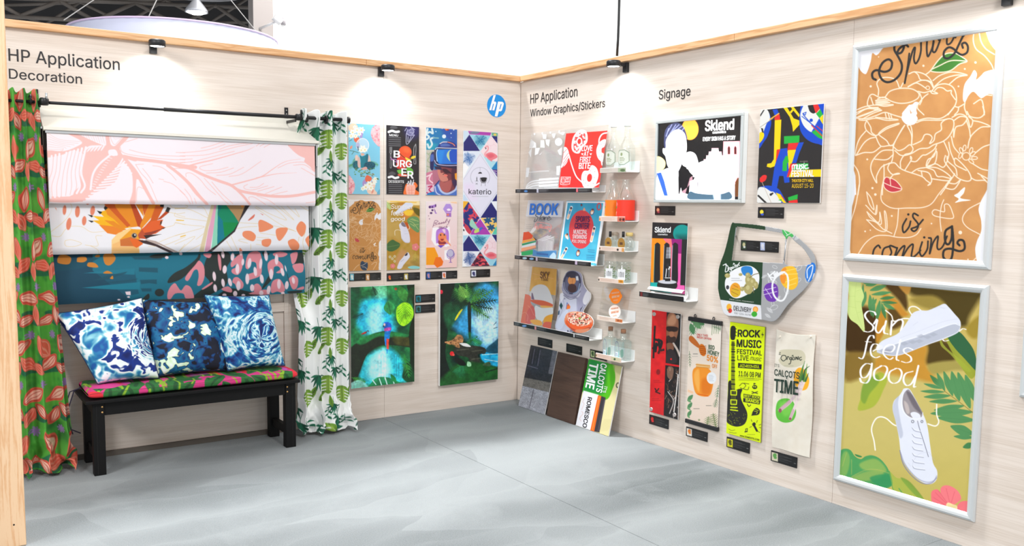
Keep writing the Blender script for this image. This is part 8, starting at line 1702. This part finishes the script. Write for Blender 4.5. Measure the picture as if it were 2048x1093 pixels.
def art_honey(p):
    p.fr(1280,610,KN);p.grad(90,800,(240,230,218),(238,214,196));G=(84,140,92);O=(236,128,20)
    for a in ((330,110,400,130),(325,130,345,190),(360,115,410,120),(335,105,380,150)):p.palm(a[0],a[1],a[2],a[3],3,30,9,G)
    p.leaf(325,120,345,190,.5,G);p.leaf(340,105,392,155,.45,(104,156,104));p.leaf(370,100,414,130,.5,G)
    for x in (465,478,492,506,518):p.line([(x,125),(x-3,170+(x % 7)*8)],4,(110,140,96),.8)
    p.palm(470,140,520,160,4,20,3,(90,130,90))
    p.blob([(317,205),(340,205),(385,262),(375,278),(320,235)],(206,110,40));p.ell(402,292,22,40,(226,118,20),-14)
    for i in range(5):p.line([(383+i*2,272+i*12),(424,266+i*12)],4,(160,70,10))
    p.blob([(338,430),(370,400),(440,410),(470,470),(465,540),(440,590),(370,580),(345,530)],(244,150,40));p.noise(1,[(0,0,0)],alpha=0) if 0 else None;p.blob([(350,440),(380,420),(380,560),(352,500)],(250,184,90),.8,soft=10);p.blob([(400,480),(460,480),(450,570),(400,570)],(226,116,16),.8,soft=20);p.poly([(362,378),(450,388),(452,410),(360,402)],(240,196,130));p.lines([[(360,385),(450,395)],[(362,400),(450,408)]],5,(214,140,60));p.poly([(308,545),(345,560),(340,575),(306,560)],(250,196,150),.7);p.line([(372,575),(438,588)],6,(226,100,10));p.ell(460,472,31,38,(236,238,242));p.fine(442,450,34,44,5,(170,180,190));p.fine(342,312,40,10,1,(60,60,60));p.fine(335,328,50,10,1,(180,170,160))
    for a in ((305,600,340,590),(305,650,335,640),(305,700,330,690)):p.leaf(a[0],a[1]+20,a[2],a[3]-10,.5,G);p.leaf(a[0],a[1]+10,a[2]-10,a[3]+40,.5,(110,160,110))
    p.palm(490,800,470,700,7,50,6,(110,130,80));p.palm(430,790,440,720,5,34,6,(120,140,90));p.palm(505,520,495,600,4,24,5,(110,140,110));p.palm(318,300,322,400,5,16,4,(110,130,100));p.palm(495,600,480,660,4,22,5,(120,140,110));p.fine(345,665,52,9,1,(50,60,50));p.fine(425,645,48,9,1,(50,60,50));p.ell(380,742,7,6,(150,160,120))
def words_honey(L):
    G=(20,84,44);O=(244,146,30);L.t('ONLY THIS',(365,198),(436,206),13,(232,60,50),.02);L.t('WEEK OFFER!',(365,214),(458,228),13,(232,60,50),.02);L.t('BIO',(441,284),(478,290),26,G,.035);L.t('HONEY',(436,316),(508,334),28,G,.035);L.t('50%',(430,358),(500,374),36,O,.04);L.t('OFF',(463,404),(496,412),24,O,.03)
P_,PP=poster('R','poster','cream honey poster with a jar, hung between two black bars',qk(1280,610,KN,(317,92),(523,120),(500,800),(296,750)),art_honey,(240,226,212),d=.014,th=.002,words=words_honey,fr=(1280,610,KN),group='tall banners on the right wall')
def bar(z,o,up):
    lo=(-.022,PP.u1-.004,z);hi=(-.004,PP.u0+.004,z+.026);b=box('hanging_bar' if up else 'weight_bar',lo,hi,M_BLACK,o,.004);return b
hb_=bar(PP.z1-.012,P_,True);bar(PP.z0-.012,P_,False)
for f in (.18,.76):
    u=PP.u0+(PP.u1-PP.u0)*f;tube('hook_ring',[(-.012,u+.007*math.cos(a),PP.z1+.021+.010*math.sin(a)) for a in np.linspace(0,2*PI,17)],.0028,M_BLACK,hb_,seg=6)
def art_rock(p):
    p.fr(1280,610,KN);K=(34,34,30);YL=(226,246,0)
    p.blob([(583,150),(598,135),(615,150),(612,215),(598,228),(582,215)],K);p.lines([[(605,150),(620,156)],[(608,172),(622,178)],[(608,196),(620,200)]],5,K);p.poly([(590,236),(606,236),(612,555),(584,555)],(150,164,10))
    for i in range(16):y=238+i*(9+i*.75);p.line([(590,y),(608,y+1)],3+(i % 3)*3,K,sm=False)
    for i in range(5):p.line([(590+i*4,236),(586+i*5.4,556)],1.6,K,.9,sm=False)
    p.blob([(568,500),(585,490),(590,545),(615,550),(635,542),(658,545),(648,580),(655,620),(690,700),(675,765),(625,785),(575,770),(556,740),(560,640),(566,560)],K);p.noise(1,[(0,0,0)],alpha=0) if 0 else None
    for y in (552,612):p.line([(584,y),(622,y+2),(620,y+30),(584,y+28),(584,y)],6,YL,sm=False)
    p.lines([[(583,660),(624,662)],[(582,676),(628,682)]],7,YL,sm=False);p.lines([[(590,560),(588,680)],[(598,560),(596,680)],[(606,560),(605,680)],[(613,560),(613,680)]],2,YL,.7,sm=False)
    r=random.Random(8)
    for i in range(40):p.ell(r.uniform(565,680),r.uniform(690,770),1.8,1.8,YL,0,.7)
    p.poly([(790,176),(780,196),(790,196),(782,216),(797,190),(788,190)],K);p.poly([(631,374),(783,384),(781,417),(630,406)],K);p.poly([(666,573),(772,590),(770,612),(666,596)],K);p.poly([(664,600),(774,616),(770,642),(663,626)],K)
    p.lines([[(640,522),(660,505),(680,520),(665,540)],[(670,505),(700,510)],[(645,535),(690,548),(700,530)]],4,K,.8);p.ell(738,530,16,13,K);p.ell(732,528,4,4,YL);p.ell(743,529,4,4,YL);p.lines([[(720,560),(756,572)],[(720,572),(756,560)],[(735,505),(732,512),(742,508)]],5,K)
    p.blob([(730,680),(750,664),(770,680),(765,705),(740,712),(722,700)],K);p.lines([[(735,685),(755,690),(748,702)],[(742,674),(762,682)]],3,YL);p.poly([(724,690),(716,715),(738,712)],K);p.lines([[(690,640),(700,655),(712,645)]],5,K)
    p.blob([(722,765),(735,757),(745,768),(736,782),(724,778)],K);p.line([(735,780),(752,812)],13,K,sm=False);p.lines([[(765,775),(778,770)],[(768,790),(784,795)],[(715,740),(720,752)],[(705,790),(718,784)],[(755,745),(750,758)],[(758,815),(770,822)]],3,K);p.lines([[(680,800),(680,818)],[(690,797),(690,815)],[(680,800),(690,797)]],4,K);p.ell(677,818,5,4,K);p.ell(687,816,5,4,K)
    p.fine(636,474,140,16,2,(80,90,10));p.line([(632,466),(780,480)],2,K,sm=False);p.lines([[(570,800),(590,810),(610,806)],[(575,820),(600,826),(620,826)]],3,(110,120,10));p.fine(690,832,70,8,1,(110,120,10))
def words_rock(L):
    K=(34,34,30);L.t('ROCK',(629,205),(770,210),44,K,.045);L.t('MUSIC',(622,270),(778,278),46,K,.045);L.t('FESTIVAL',(624,315),(783,326),30,K,.025);L.t('LIVE',(626,356),(698,360),32,K,.012);L.t('music',(707,356),(777,364),30,K,-.0,.3);L.t('JAZZ•ROCK•SOUL',(640,401),(768,409),18,(226,246,0),.02);L.t('11.06 08 PM',(634,458),(774,470),32,K,.02)
    L.t('BEST ROCK',(670,592),(768,606),14,(226,246,0),.03,.1);L.t('BANDS',(680,622),(764,636),18,(226,246,0),.04);L.t('www.SOMESITE.COM',(642,846),(766,876),11,K,.02)
poster('R','poster','bright yellow rock festival poster with a black guitar',qk(1280,610,KN,(580,110),(805,143),(775,890),(554,825)),art_rock,(226,246,0),d=.012,words=words_rock,fr=(1280,610,KN),group='tall banners on the right wall',board=mat('yellow_board_edge',(150,150,60),.5))
def art_cloth(p):
    p.fr(1280,610,KN);p.noise(40,[(234,224,208),(240,232,218)],3);p.blob([(893,300),(920,285),(980,282),(1040,290),(1065,330),(1050,380),(1000,400),(930,398),(890,360),(905,330)],(214,206,178));p.blob([(990,440),(1020,404),(1060,420),(1090,480),(1075,540),(1030,548),(990,500)],(248,176,30))
    p.lines([[(905,340),(915,325),(935,325),(940,345),(920,360),(905,345)],[(945,350),(950,330),(958,335)],[(970,335),(960,345),(970,352),(975,335),(965,375),(955,380)],[(985,335),(978,350),(992,350),(993,335)],[(1000,350),(1003,333),(1012,350),(1010,335)],[(1018,330),(1018,350)],[(1038,335),(1026,340),(1030,355),(1040,350)]],5,(30,40,34));p.poly([(975,325),(985,318),(988,332)],(40,60,44));p.lines([[(895,310),(903,306)],[(893,318),(902,318)]],4,(30,40,34));p.fine(925,388,84,8,1,(150,150,130))
    p.blob([(875,680),(890,620),(940,603),(985,625),(1005,690),(985,745),(930,760),(885,735)],(96,190,60));p.blob([(900,640),(960,620),(980,680),(930,720)],(130,210,80),.7,soft=20)
    W=(226,204,206);p.line([(1045,470),(1010,560),(960,630),(900,680)],20,W);p.line([(1062,480),(1030,560),(1000,650),(965,735)],19,(236,216,214));p.line([(960,625),(905,675)],22,(206,160,176),.8);p.line([(985,680),(966,730)],18,(206,160,176),.7);p.ell(902,682,10,14,(150,90,96));p.ell(965,735,9,9,(160,90,96))
    for pts,c in (([(1040,480),(1045,420),(1060,362)],(60,120,50)),([(1055,490),(1070,430),(1075,380)],(110,160,60)),([(1050,480),(1062,420),(1092,395)],(40,90,46)),([(1030,490),(1030,450),(1048,390)],(90,140,60)),([(1065,490),(1078,460),(1085,440)],(60,110,50))):p.line(pts,15,c,taper=1)
def words_cloth(L):
    G=(24,52,40);L.t("IT'S",(865,398),(895,402),18,G,.01);L.t('CALÇOTS',(864,454),(1024,478),40,G,.03);L.t('TIME',(862,560),(1014,580),82,G,.04)
def hanging_cloth():
    P=Panel('R',*qk(1280,610,KN,(875,165),(1127,185),(1092,983),(845,920)),d=.016);p=P.paint((236,226,210),.8);U=(P.G[:,1]-P.u0)/(P.u1-P.u0);Vv=(P.z1-P.G[:,2])/(P.z1-P.z0)
    P.G[:,0]=-(.014+.005*np.sin(U*7+Vv*3)*Vv+.003*np.sin(Vv*9+U*4)+.006*(1-Vv)*np.sin(U*PI));P.G[:,2] -= .012*np.sin(U*PI)*(1-Vv)**6;P.G[:,1] += .004*np.sin(Vv*8)*(U-.5)*2
    art_cloth(p);t=empty('hanging_cloth',(-.014,(P.u0+P.u1)/2,P.z1),'beige cotton banner with spring onions, rightmost of the tall banners','banner','tall banners on the right wall');o=P.put(p,print_mat('printed_canvas',.85,weave=.25),t,'printed_fabric');md=o.modifiers.new('thickness','SOLIDIFY');md.thickness=.0016
    Lt=Letters(lambda x,y:RW(x,y,.026),(1280,610,KN));Lt.un=lambda x,y:RW(x,y,.0265);words_cloth(Lt);Lt.done(t)
    for x in (900,1095):a=RW(1280+x/KN,610+205/KN,.02);cyl('pin',(-.001,a[1],a[2]),(-.026,a[1],a[2]),.006,mat('pin_cream',(226,216,200),.4),t,seg=14)
hanging_cloth()
cp=lambda k0,P,l,t:caption('R',qk(*k0,*P),l,t)
cp((1290,160,KJ),((78,983),(233,986),(231,1058),(77,1055)),'black caption label under the light box',[((60,20,24),(226,150,110),(180,60,80))])
cp((1290,160,KJ),((882,993),(1082,996),(1080,1081),(880,1078)),'black caption label under the JAZZ poster',[((20,20,30),(240,220,60),(60,90,200))])
cp((1270,430,KS),((1008,238),(1363,260),(1360,362),(1004,338)),'double caption label inside the handle of the carrier bag board',[((60,80,60),(220,210,160),(230,230,230)),((190,200,236),(230,230,240))])
cp((1280,610,KN),((60,706),(183,742),(180,800),(58,768)),'black caption label under the saxophone player poster',[((50,20,22),(220,40,40))])
cp((1280,610,KN),((297,785),(433,822),(431,882),(295,845)),'black caption label under the honey poster',[((232,226,216),(236,130,40))])
cp((1280,610,KN),((557,852),(705,888),(703,957),(556,918)),'black caption label under the yellow rock poster',[((214,210,30),(90,90,20))])
cp((1280,610,KN),((843,938),(1010,983),(1007,1050),(840,1007)),'black caption label under the beige cotton banner',[((214,206,180),(96,160,80))])

# ------------------------------------------------------------------ large snap frames
M_SNAP=mat('satin_silver_frame',(208,211,212),.32,.25)
def snap_frame(label,outer,inner,painter,base,pm,words=None,fr=None,pitch=.95):
    d=.02;O=Panel('R',*outer,d=d);I=Panel('R',*inner,d=.011)
    t=empty('framed_poster',tuple(O.P((O.u0+O.u1)/2,O.z0,0)),label,'picture frame','large framed posters');w=.036
    o4=[(O.u0,O.z1),(O.u1,O.z1),(O.u1,O.z0),(O.u0,O.z0)];i4=[(O.u0-w,O.z1-w),(O.u1+w,O.z1-w),(O.u1+w,O.z0+w),(O.u0-w,O.z0+w)]
    prof=[(0,.001),(0,.010),(.12,.0185),(.35,.023),(.62,.0215),(.88,.016),(1,.011),(1,.003)]
    for k in range(4):
        a,b=o4[k],o4[(k+1) % 4];c,e=i4[k],i4[(k+1) % 4];V=[];n=len(prof)
        for (s0,s1) in ((a,c),(b,e)):
            for f,dd in prof:V.append((-dd,s0[0]+(s1[0]-s0[0])*f,s0[1]+(s1[1]-s0[1])*f))
        F=[(i,i+1,n+i+1,n+i) for i in range(n-1)]+[(n-1,0,n,2*n-1),tuple(range(n-1,-1,-1)),tuple(range(n,2*n))]
        mesh('frame_rail',V,F,M_SNAP,t)
    box('back_board',(-.009,O.u1+.006,O.z0+.006),(-.001,O.u0-.006,O.z1-.006),M_BOARD,t)
    Q=Panel('R',*inner,d=.0105);Q.u0,Q.u1,Q.z0,Q.z1=O.u0-w+.002,O.u1+w-.002,O.z0+w-.002,O.z1-w+.002
    p=Q.paint(base,pitch);painter(p)
    Uu=(Q.G[:,1]-Q.u0)/(Q.u1-Q.u0);Q.G[:,0] -= .0012*(vnoise(Uu*5+3,Q.G[:,2]*7,3,3)-.5)
    Q.put(p,pm,t,'poster_sheet')
    if words:
        Lt=Letters(lambda x,y:RW(x,y,.0135),fr);words(Lt);Lt.done(t)
    return t
def art_big_spring(p):
    p.fr(1680,50,6.0235);p.noise(140,[(202,139,77),(214,152,87)],3,octaves=3);p.blob([(190,240),(520,235),(500,300),(440,365),(390,340),(370,440),(330,560),(300,592),(240,540),(200,420)],(234,232,236));p.blob([(1720,20),(1760,90),(1800,200),(1870,300),(1920,320),(1950,0)],(236,236,242));spring_art(p);spring_words(p)
OLD=(204,186,100)
def art_big_summer(p):
    K=6.0235;p.A[:]=.30;p.fr(1660,550,K)
    p.grad(900,1300,(196,156,66),(212,194,112));p.fr(1660,870,K);p.grad(0,900,(212,194,112),(206,186,88),.7);p.fr(1660,550,K)
    def foil_reflection(q,c,s=60,a=1,met=.7):p.blob(q,c,a,soft=s,metal=met)  # soft patch: dark and bright reflections in the foil, painted as colour
    foil_reflection([(200,500),(400,380),(560,480),(570,800),(480,930),(190,920)],(84,60,30));foil_reflection([(640,100),(860,120),(930,300),(920,430),(820,300),(700,180)],(96,72,36),40);foil_reflection([(700,420),(840,440),(870,600),(720,650)],(110,84,40),40);foil_reflection([(940,130),(1200,140),(1500,180),(1830,210),(1800,300),(1680,500),(1640,620),(1500,600),(1400,400),(1250,300),(1000,250)],(92,78,36),70);foil_reflection([(1190,820),(1400,800),(1540,960),(1450,1060),(1160,1080),(1170,920)],(96,78,36),60);foil_reflection([(1240,250),(1400,380),(1200,420),(960,300)],(176,156,76),50);foil_reflection([(560,640),(620,400),(680,520),(640,720),(560,820)],(226,160,56),30);foil_reflection([(650,230),(800,300),(900,430),(950,480),(860,500),(760,380),(640,330)],(226,160,62),30);foil_reflection([(820,120),(970,130),(930,240)],(214,160,76),20);foil_reflection([(780,960),(1150,850),(1160,1080),(1300,1300),(1000,1250),(560,1150),(560,1000)],(232,170,66),60);foil_reflection([(1640,640),(1800,500),(1780,740),(1700,760)],(186,160,64),40);foil_reflection([(180,960),(480,960),(500,1150),(200,1290)],(164,132,60),60)
    foil_reflection([(1190,1080),(1500,1040),(1740,1160),(1500,1150),(1250,1200)],(196,180,96),40)
    LG,MG2,DG2=(196,212,130),(88,150,92),(54,110,72)
    def leaves(L,c):
        for x0,y0,x1,y1,w in L:p.leaf(x0,y0,x1,y1,w,c);p.line([(x0,y0),(x1,y1)],4,(60,120,70),.5)
    leaves([(390,90,480,100,.5),(430,130,590,90,.35),(480,190,680,130,.3),(500,240,740,210,.2),(430,200,390,390,.3),(480,240,500,500,.24),(520,270,520,520,.2),(600,290,780,270,.24),(610,330,810,340,.2),(640,350,780,420,.3),(620,340,670,530,.26),(600,310,560,560,.24),(560,290,500,380,.4),(400,110,380,380,.16)],MG2)
    p.blob([(215,80),(360,80),(380,160),(410,260),(380,360),(405,520),(415,690),(330,600),(240,530),(205,400),(230,260)],LG,metal=0);p.lines([[(320,90),(300,250),(320,450),(410,690)],[(310,200),(370,180)],[(305,260),(230,260)],[(305,320),(375,330)],[(315,400),(220,380)],[(330,460),(390,440)]],4,(160,186,96),.7)
    p.blob([(1400,760),(1500,680),(1640,800),(1740,950),(1780,1120),(1720,1250),(1640,1200),(1480,950)],(150,158,44),.95,metal=.1);p.blob([(1420,740),(1540,680),(1660,800),(1740,930),(1770,1100),(1760,1160),(1620,1010),(1500,880)],(36,92,54),metal=0);p.blob([(1330,780),(1400,880),(1600,1050),(1700,1160),(1620,1150),(1450,960),(1340,860)],(160,170,50),.8,metal=.1)
    S,SD=(216,218,230),(180,184,198)
    p.lines([[(990,490),(950,420),(980,385),(1040,390),(1100,435)],[(670,430),(740,490),(770,560),(880,530),(950,530)]],15,(236,232,222),metal=0)
    W=(244,242,244);L=lambda A,w,n=45:p.lines(A,w*.8,W,nib=0,metal=0)
    L([[(550,480),(530,450),(460,440),(420,490),(460,560),(520,620),(510,670),(460,690),(410,680)],[(570,550),(550,660),(590,700),(650,620)],[(675,560),(650,690),(700,715)],[(745,560),(730,720)],[(745,620),(830,540),(880,570),(850,690)],[(560,540),(530,590)]],30,100)
    L([[(1560,680),(1600,650),(1640,660)],[(1350,770),(1380,800),(1430,790)]],20)
    p.blob([(560,870),(640,790),(800,720),(880,640),(960,520),(1000,460),(1080,430),(1180,430),(1300,380),(1380,350),(1430,390),(1500,470),(1570,560),(1565,660),(1500,720),(1330,790),(1150,850),(900,950),(780,975),(640,960),(570,920)],S,metal=0)
    p.blob([(560,925),(700,860),(900,800),(1150,720),(1350,640),(1480,595),(1555,600),(1560,660),(1500,715),(1330,790),(1150,850),(900,950),(780,972),(650,962)],SD,metal=0);p.line([(600,900),(900,795),(1150,715),(1350,635),(1490,592),(1560,610)],9,(232,232,240));p.line([(570,925),(800,975),(1150,850),(1500,715),(1565,650)],8,(226,226,234));p.lines([[(850,760),(1100,670),(1350,570),(1540,530)],[(1210,400),(1350,400),(1440,400)],[(1310,380),(1380,410)],[(1060,570),(1000,610)]],4,(190,192,206));p.blob([(560,870),(600,840),(640,870),(600,910),(565,905)],(226,226,234),.9)
    for x,y in ((900,830),(1000,810),(1080,800),(1180,750),(1250,720),(1100,740)):p.poly([(x-60,y),(x,y-24),(x+50,y),(x-5,y+26)],(160,164,178),.6,soft=10)
    for x in range(0,10):p.line([(1340+x*20,650+abs(x-5)*-1),(1350+x*20,750-x*6)],3,(160,164,178),.5,sm=False)
    p.ell(680,925,60,30,(150,150,166),-8,.7,soft=20)
    L([[(530,760),(520,735),(480,740),(450,800),(420,940),(390,1010),(345,1000)],[(425,805),(500,812)],[(520,920),(580,880),(570,840),(520,840),(490,900),(500,970),(550,1000),(600,985)],[(640,920),(740,930),(780,870),(740,840),(680,860),(640,930),(670,990),(720,1020),(760,1000)],[(850,790),(800,1000),(830,1035)],[(1000,905),(940,880),(890,900),(900,940),(970,990),(975,1040),(920,1060),(860,1045)]],27,100)
    p.fr(1660,710,K)
    L([[(510,120),(430,110),(370,180),(380,270),(440,265),(490,180),(505,110),(480,280),(440,340),(380,330),(362,290)],[(620,135),(540,190),(535,280),(590,310),(650,280),(690,190),(670,140),(600,135)],[(800,165),(720,210),(710,300),(760,345),(830,320),(865,230),(840,175),(780,165)],[(1000,200),(910,230),(885,310),(920,370),(980,350),(1030,260)],[(1065,135),(1020,330),(1010,385),(1035,385)]],29,100)
    p.blob([(340,670),(370,520),(400,360),(480,300),(600,210),(690,290),(640,430),(580,560),(500,640)],(158,178,40),.75,soft=14,metal=.1);p.blob([(370,520),(410,340),(560,240),(590,330),(480,470),(420,590)],(110,150,50),.7,soft=20,metal=.1);L([[(620,135),(540,190),(535,280),(590,310),(650,280),(690,190)],[(490,180),(480,280),(440,340),(380,330),(362,290)]],29,100)
    leaves([(1350,400,1205,245,.3),(1385,440,1290,220,.26),(1480,500,1370,200,.26),(1560,560,1465,200,.3),(1690,650,1540,210,.26),(1740,560,1630,240,.3),(1350,410,1130,350,.2),(1380,450,1090,440,.16),(1450,495,1130,510,.2),(1530,560,1195,565,.18),(1620,615,1250,670,.2),(1720,690,1210,710,.2),(1740,790,1290,760,.24),(1730,960,1450,860,.4),(1730,1000,1490,985,.26)],MG2)
    p.line([(1380,440),(1530,550),(1700,680),(1740,720)],7,(140,120,60));p.lines([[(1285,600),(1285,720),(1310,810),(1270,860),(1180,835)],[(1000,815),(900,860),(780,850),(680,770),(600,750),(540,790),(500,900),(530,1040),(545,1150)]],15,(244,240,230),metal=0)
    p.blob([(890,410),(950,410),(1000,480),(1110,690),(1170,850),(1205,1084),(1240,1300),(1290,1400),(1285,1500),(1230,1555),(1150,1555),(1040,1490),(940,1380),(870,1260),(850,1180),(830,1000),(790,800),(755,660),(770,560),(830,500),(870,440)],(222,224,236),metal=0)
    p.blob([(755,660),(775,560),(830,500),(820,600),(850,800),(880,960),(840,1000),(790,800)],(188,192,208),.9,soft=14);p.blob([(910,440),(950,420),(990,480),(1060,600),(1115,700),(1110,750),(1040,770),(960,750),(900,690),(875,600),(880,500)],(150,142,146));p.blob([(920,450),(980,470),(1060,600),(1110,710),(1080,700),(1000,620)],(96,88,96),.8,soft=20);p.blob([(890,560),(940,600),(960,700),(920,700)],(200,186,182),.8,soft=16)
    p.blob([(970,710),(1020,690),(1080,720),(1090,770),(1060,820),(1010,780)],(228,228,238));p.lines([[(880,460),(865,600),(900,710),(1000,770),(1100,760),(1120,700)]],9,(236,236,244));p.line([(1055,800),(1075,880),(1120,1020),(1170,1180),(1185,1230)],8,(120,120,136));p.ring(996,806,15,15,7,(90,90,100));p.ring(1108,806,12,14,7,(90,90,100))
    for i in range(7):y=880+i*76;p.line([(988+i*1,y),(1020,y+38),(1095+i*8,y+56)],7,(150,152,170));p.line([(990,y-6),(1030,y+26),(1095+i*8,y+44)],6,(238,238,246))
    p.fr(1660,870,K);p.line([(850,220),(900,350),(1000,480),(1090,550),(1180,575),(1250,555),(1285,500)],14,(176,176,194));p.line([(842,190),(880,350),(960,470),(1060,560),(1150,595),(1230,580),(1285,520)],10,(140,138,164));p.lines([[(990,380),(1010,310),(1080,230),(1190,210)],[(1190,210),(1260,310)],[(970,380),(940,340)]],4,(190,192,208))
    p.blob([(110,280),(130,190),(190,170),(250,190),(300,260),(370,295),(430,260),(510,250),(600,290),(680,380),(720,470),(745,560),(740,620),(660,650),(560,620),(300,560),(100,500)],(72,152,84),metal=0);p.blob([(140,260),(200,200),(240,300),(200,480),(110,490)],(130,172,82),.8,soft=20);p.blob([(360,350),(520,290),(620,340),(680,440),(560,440),(400,420)],(150,178,84),.8,soft=24);p.blob([(260,520),(450,440),(640,440),(600,520),(420,560)],(170,180,84),.6,soft=30);p.lines([[(255,510),(420,430),(560,420),(710,465)],[(150,380),(200,220)],[(260,480),(260,300)]],6,(176,180,90),.8);p.blob([(300,235),(380,260),(370,275),(320,262)],(60,140,80));p.blob([(480,520),(700,480),(745,600),(620,640)],(40,140,84),.8,soft=20)
    p.blob([(720,450),(800,520),(900,540),(1000,640),(1140,790),(1160,820),(860,760),(760,680),(740,580)],(168,178,70),.95,metal=.05);p.blob([(850,520),(950,560),(1060,680),(1130,780),(1060,760),(940,640)],(120,158,56),.8,soft=12);p.line([(715,440),(745,560),(760,660),(860,730)],9,(90,160,80));p.lines([[(830,650),(880,720)]],12,(90,160,80))
    FL=(236,112,120)
    p.blob([(1218,740),(1230,680),(1290,660),(1330,700),(1420,830),(1370,870),(1240,830)],FL,metal=0);p.blob([(1330,660),(1370,615),(1450,620),(1540,680),(1580,760),(1560,800),(1480,850),(1420,830),(1350,740)],(238,120,126),metal=0);p.blob([(1560,820),(1650,800),(1700,830),(1680,980),(1520,930)],FL,metal=0);p.lines([[(1270,700),(1400,830)],[(1310,680),(1410,820)],[(1400,650),(1440,810)],[(1500,690),(1460,820)],[(1250,760),(1390,850)]],6,(216,80,96),.7);p.blob([(1400,860),(1420,820),(1480,840),(1530,860),(1520,910),(1440,895)],(246,222,160));p.palm(1640,160,1780,120,3,60,14,(60,130,76)) if 0 else p.leaf(1600,155,1740,110,.5,(70,134,78))
snap_frame('large silver framed kraft poster reading Spring is coming',[(1702.5,89.5),(2008,41.5),(1979.8,540.8),(1685.8,520.9)],qk(1680,50,6.0235,(195,300),(1870,40),(1722,2868),(105,2773)),art_big_spring,(214,152,88),print_mat('kraft_print',.7,weave=.1))
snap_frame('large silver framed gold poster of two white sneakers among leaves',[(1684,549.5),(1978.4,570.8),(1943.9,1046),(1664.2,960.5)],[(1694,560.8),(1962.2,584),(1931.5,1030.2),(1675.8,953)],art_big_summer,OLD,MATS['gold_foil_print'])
u_=float(RW(2036,795,.02)[1]);zb_=float(RW(2036,795,.02)[2]);_x=[to_px((-.02,u,z)) for u,z in ((u_,zb_+1.05),(u_-.72,zb_+1.05),(u_-.72,zb_),(u_,zb_))]
snap_frame('silver poster frame cut off by the right edge of the photo',[tuple(a) for a in _x],[tuple(a) for a in _x],lambda p:p.grad(0,1000,(226,224,222),(206,204,202)),(220,220,220),print_mat('kraft_print',.7),pitch=6)
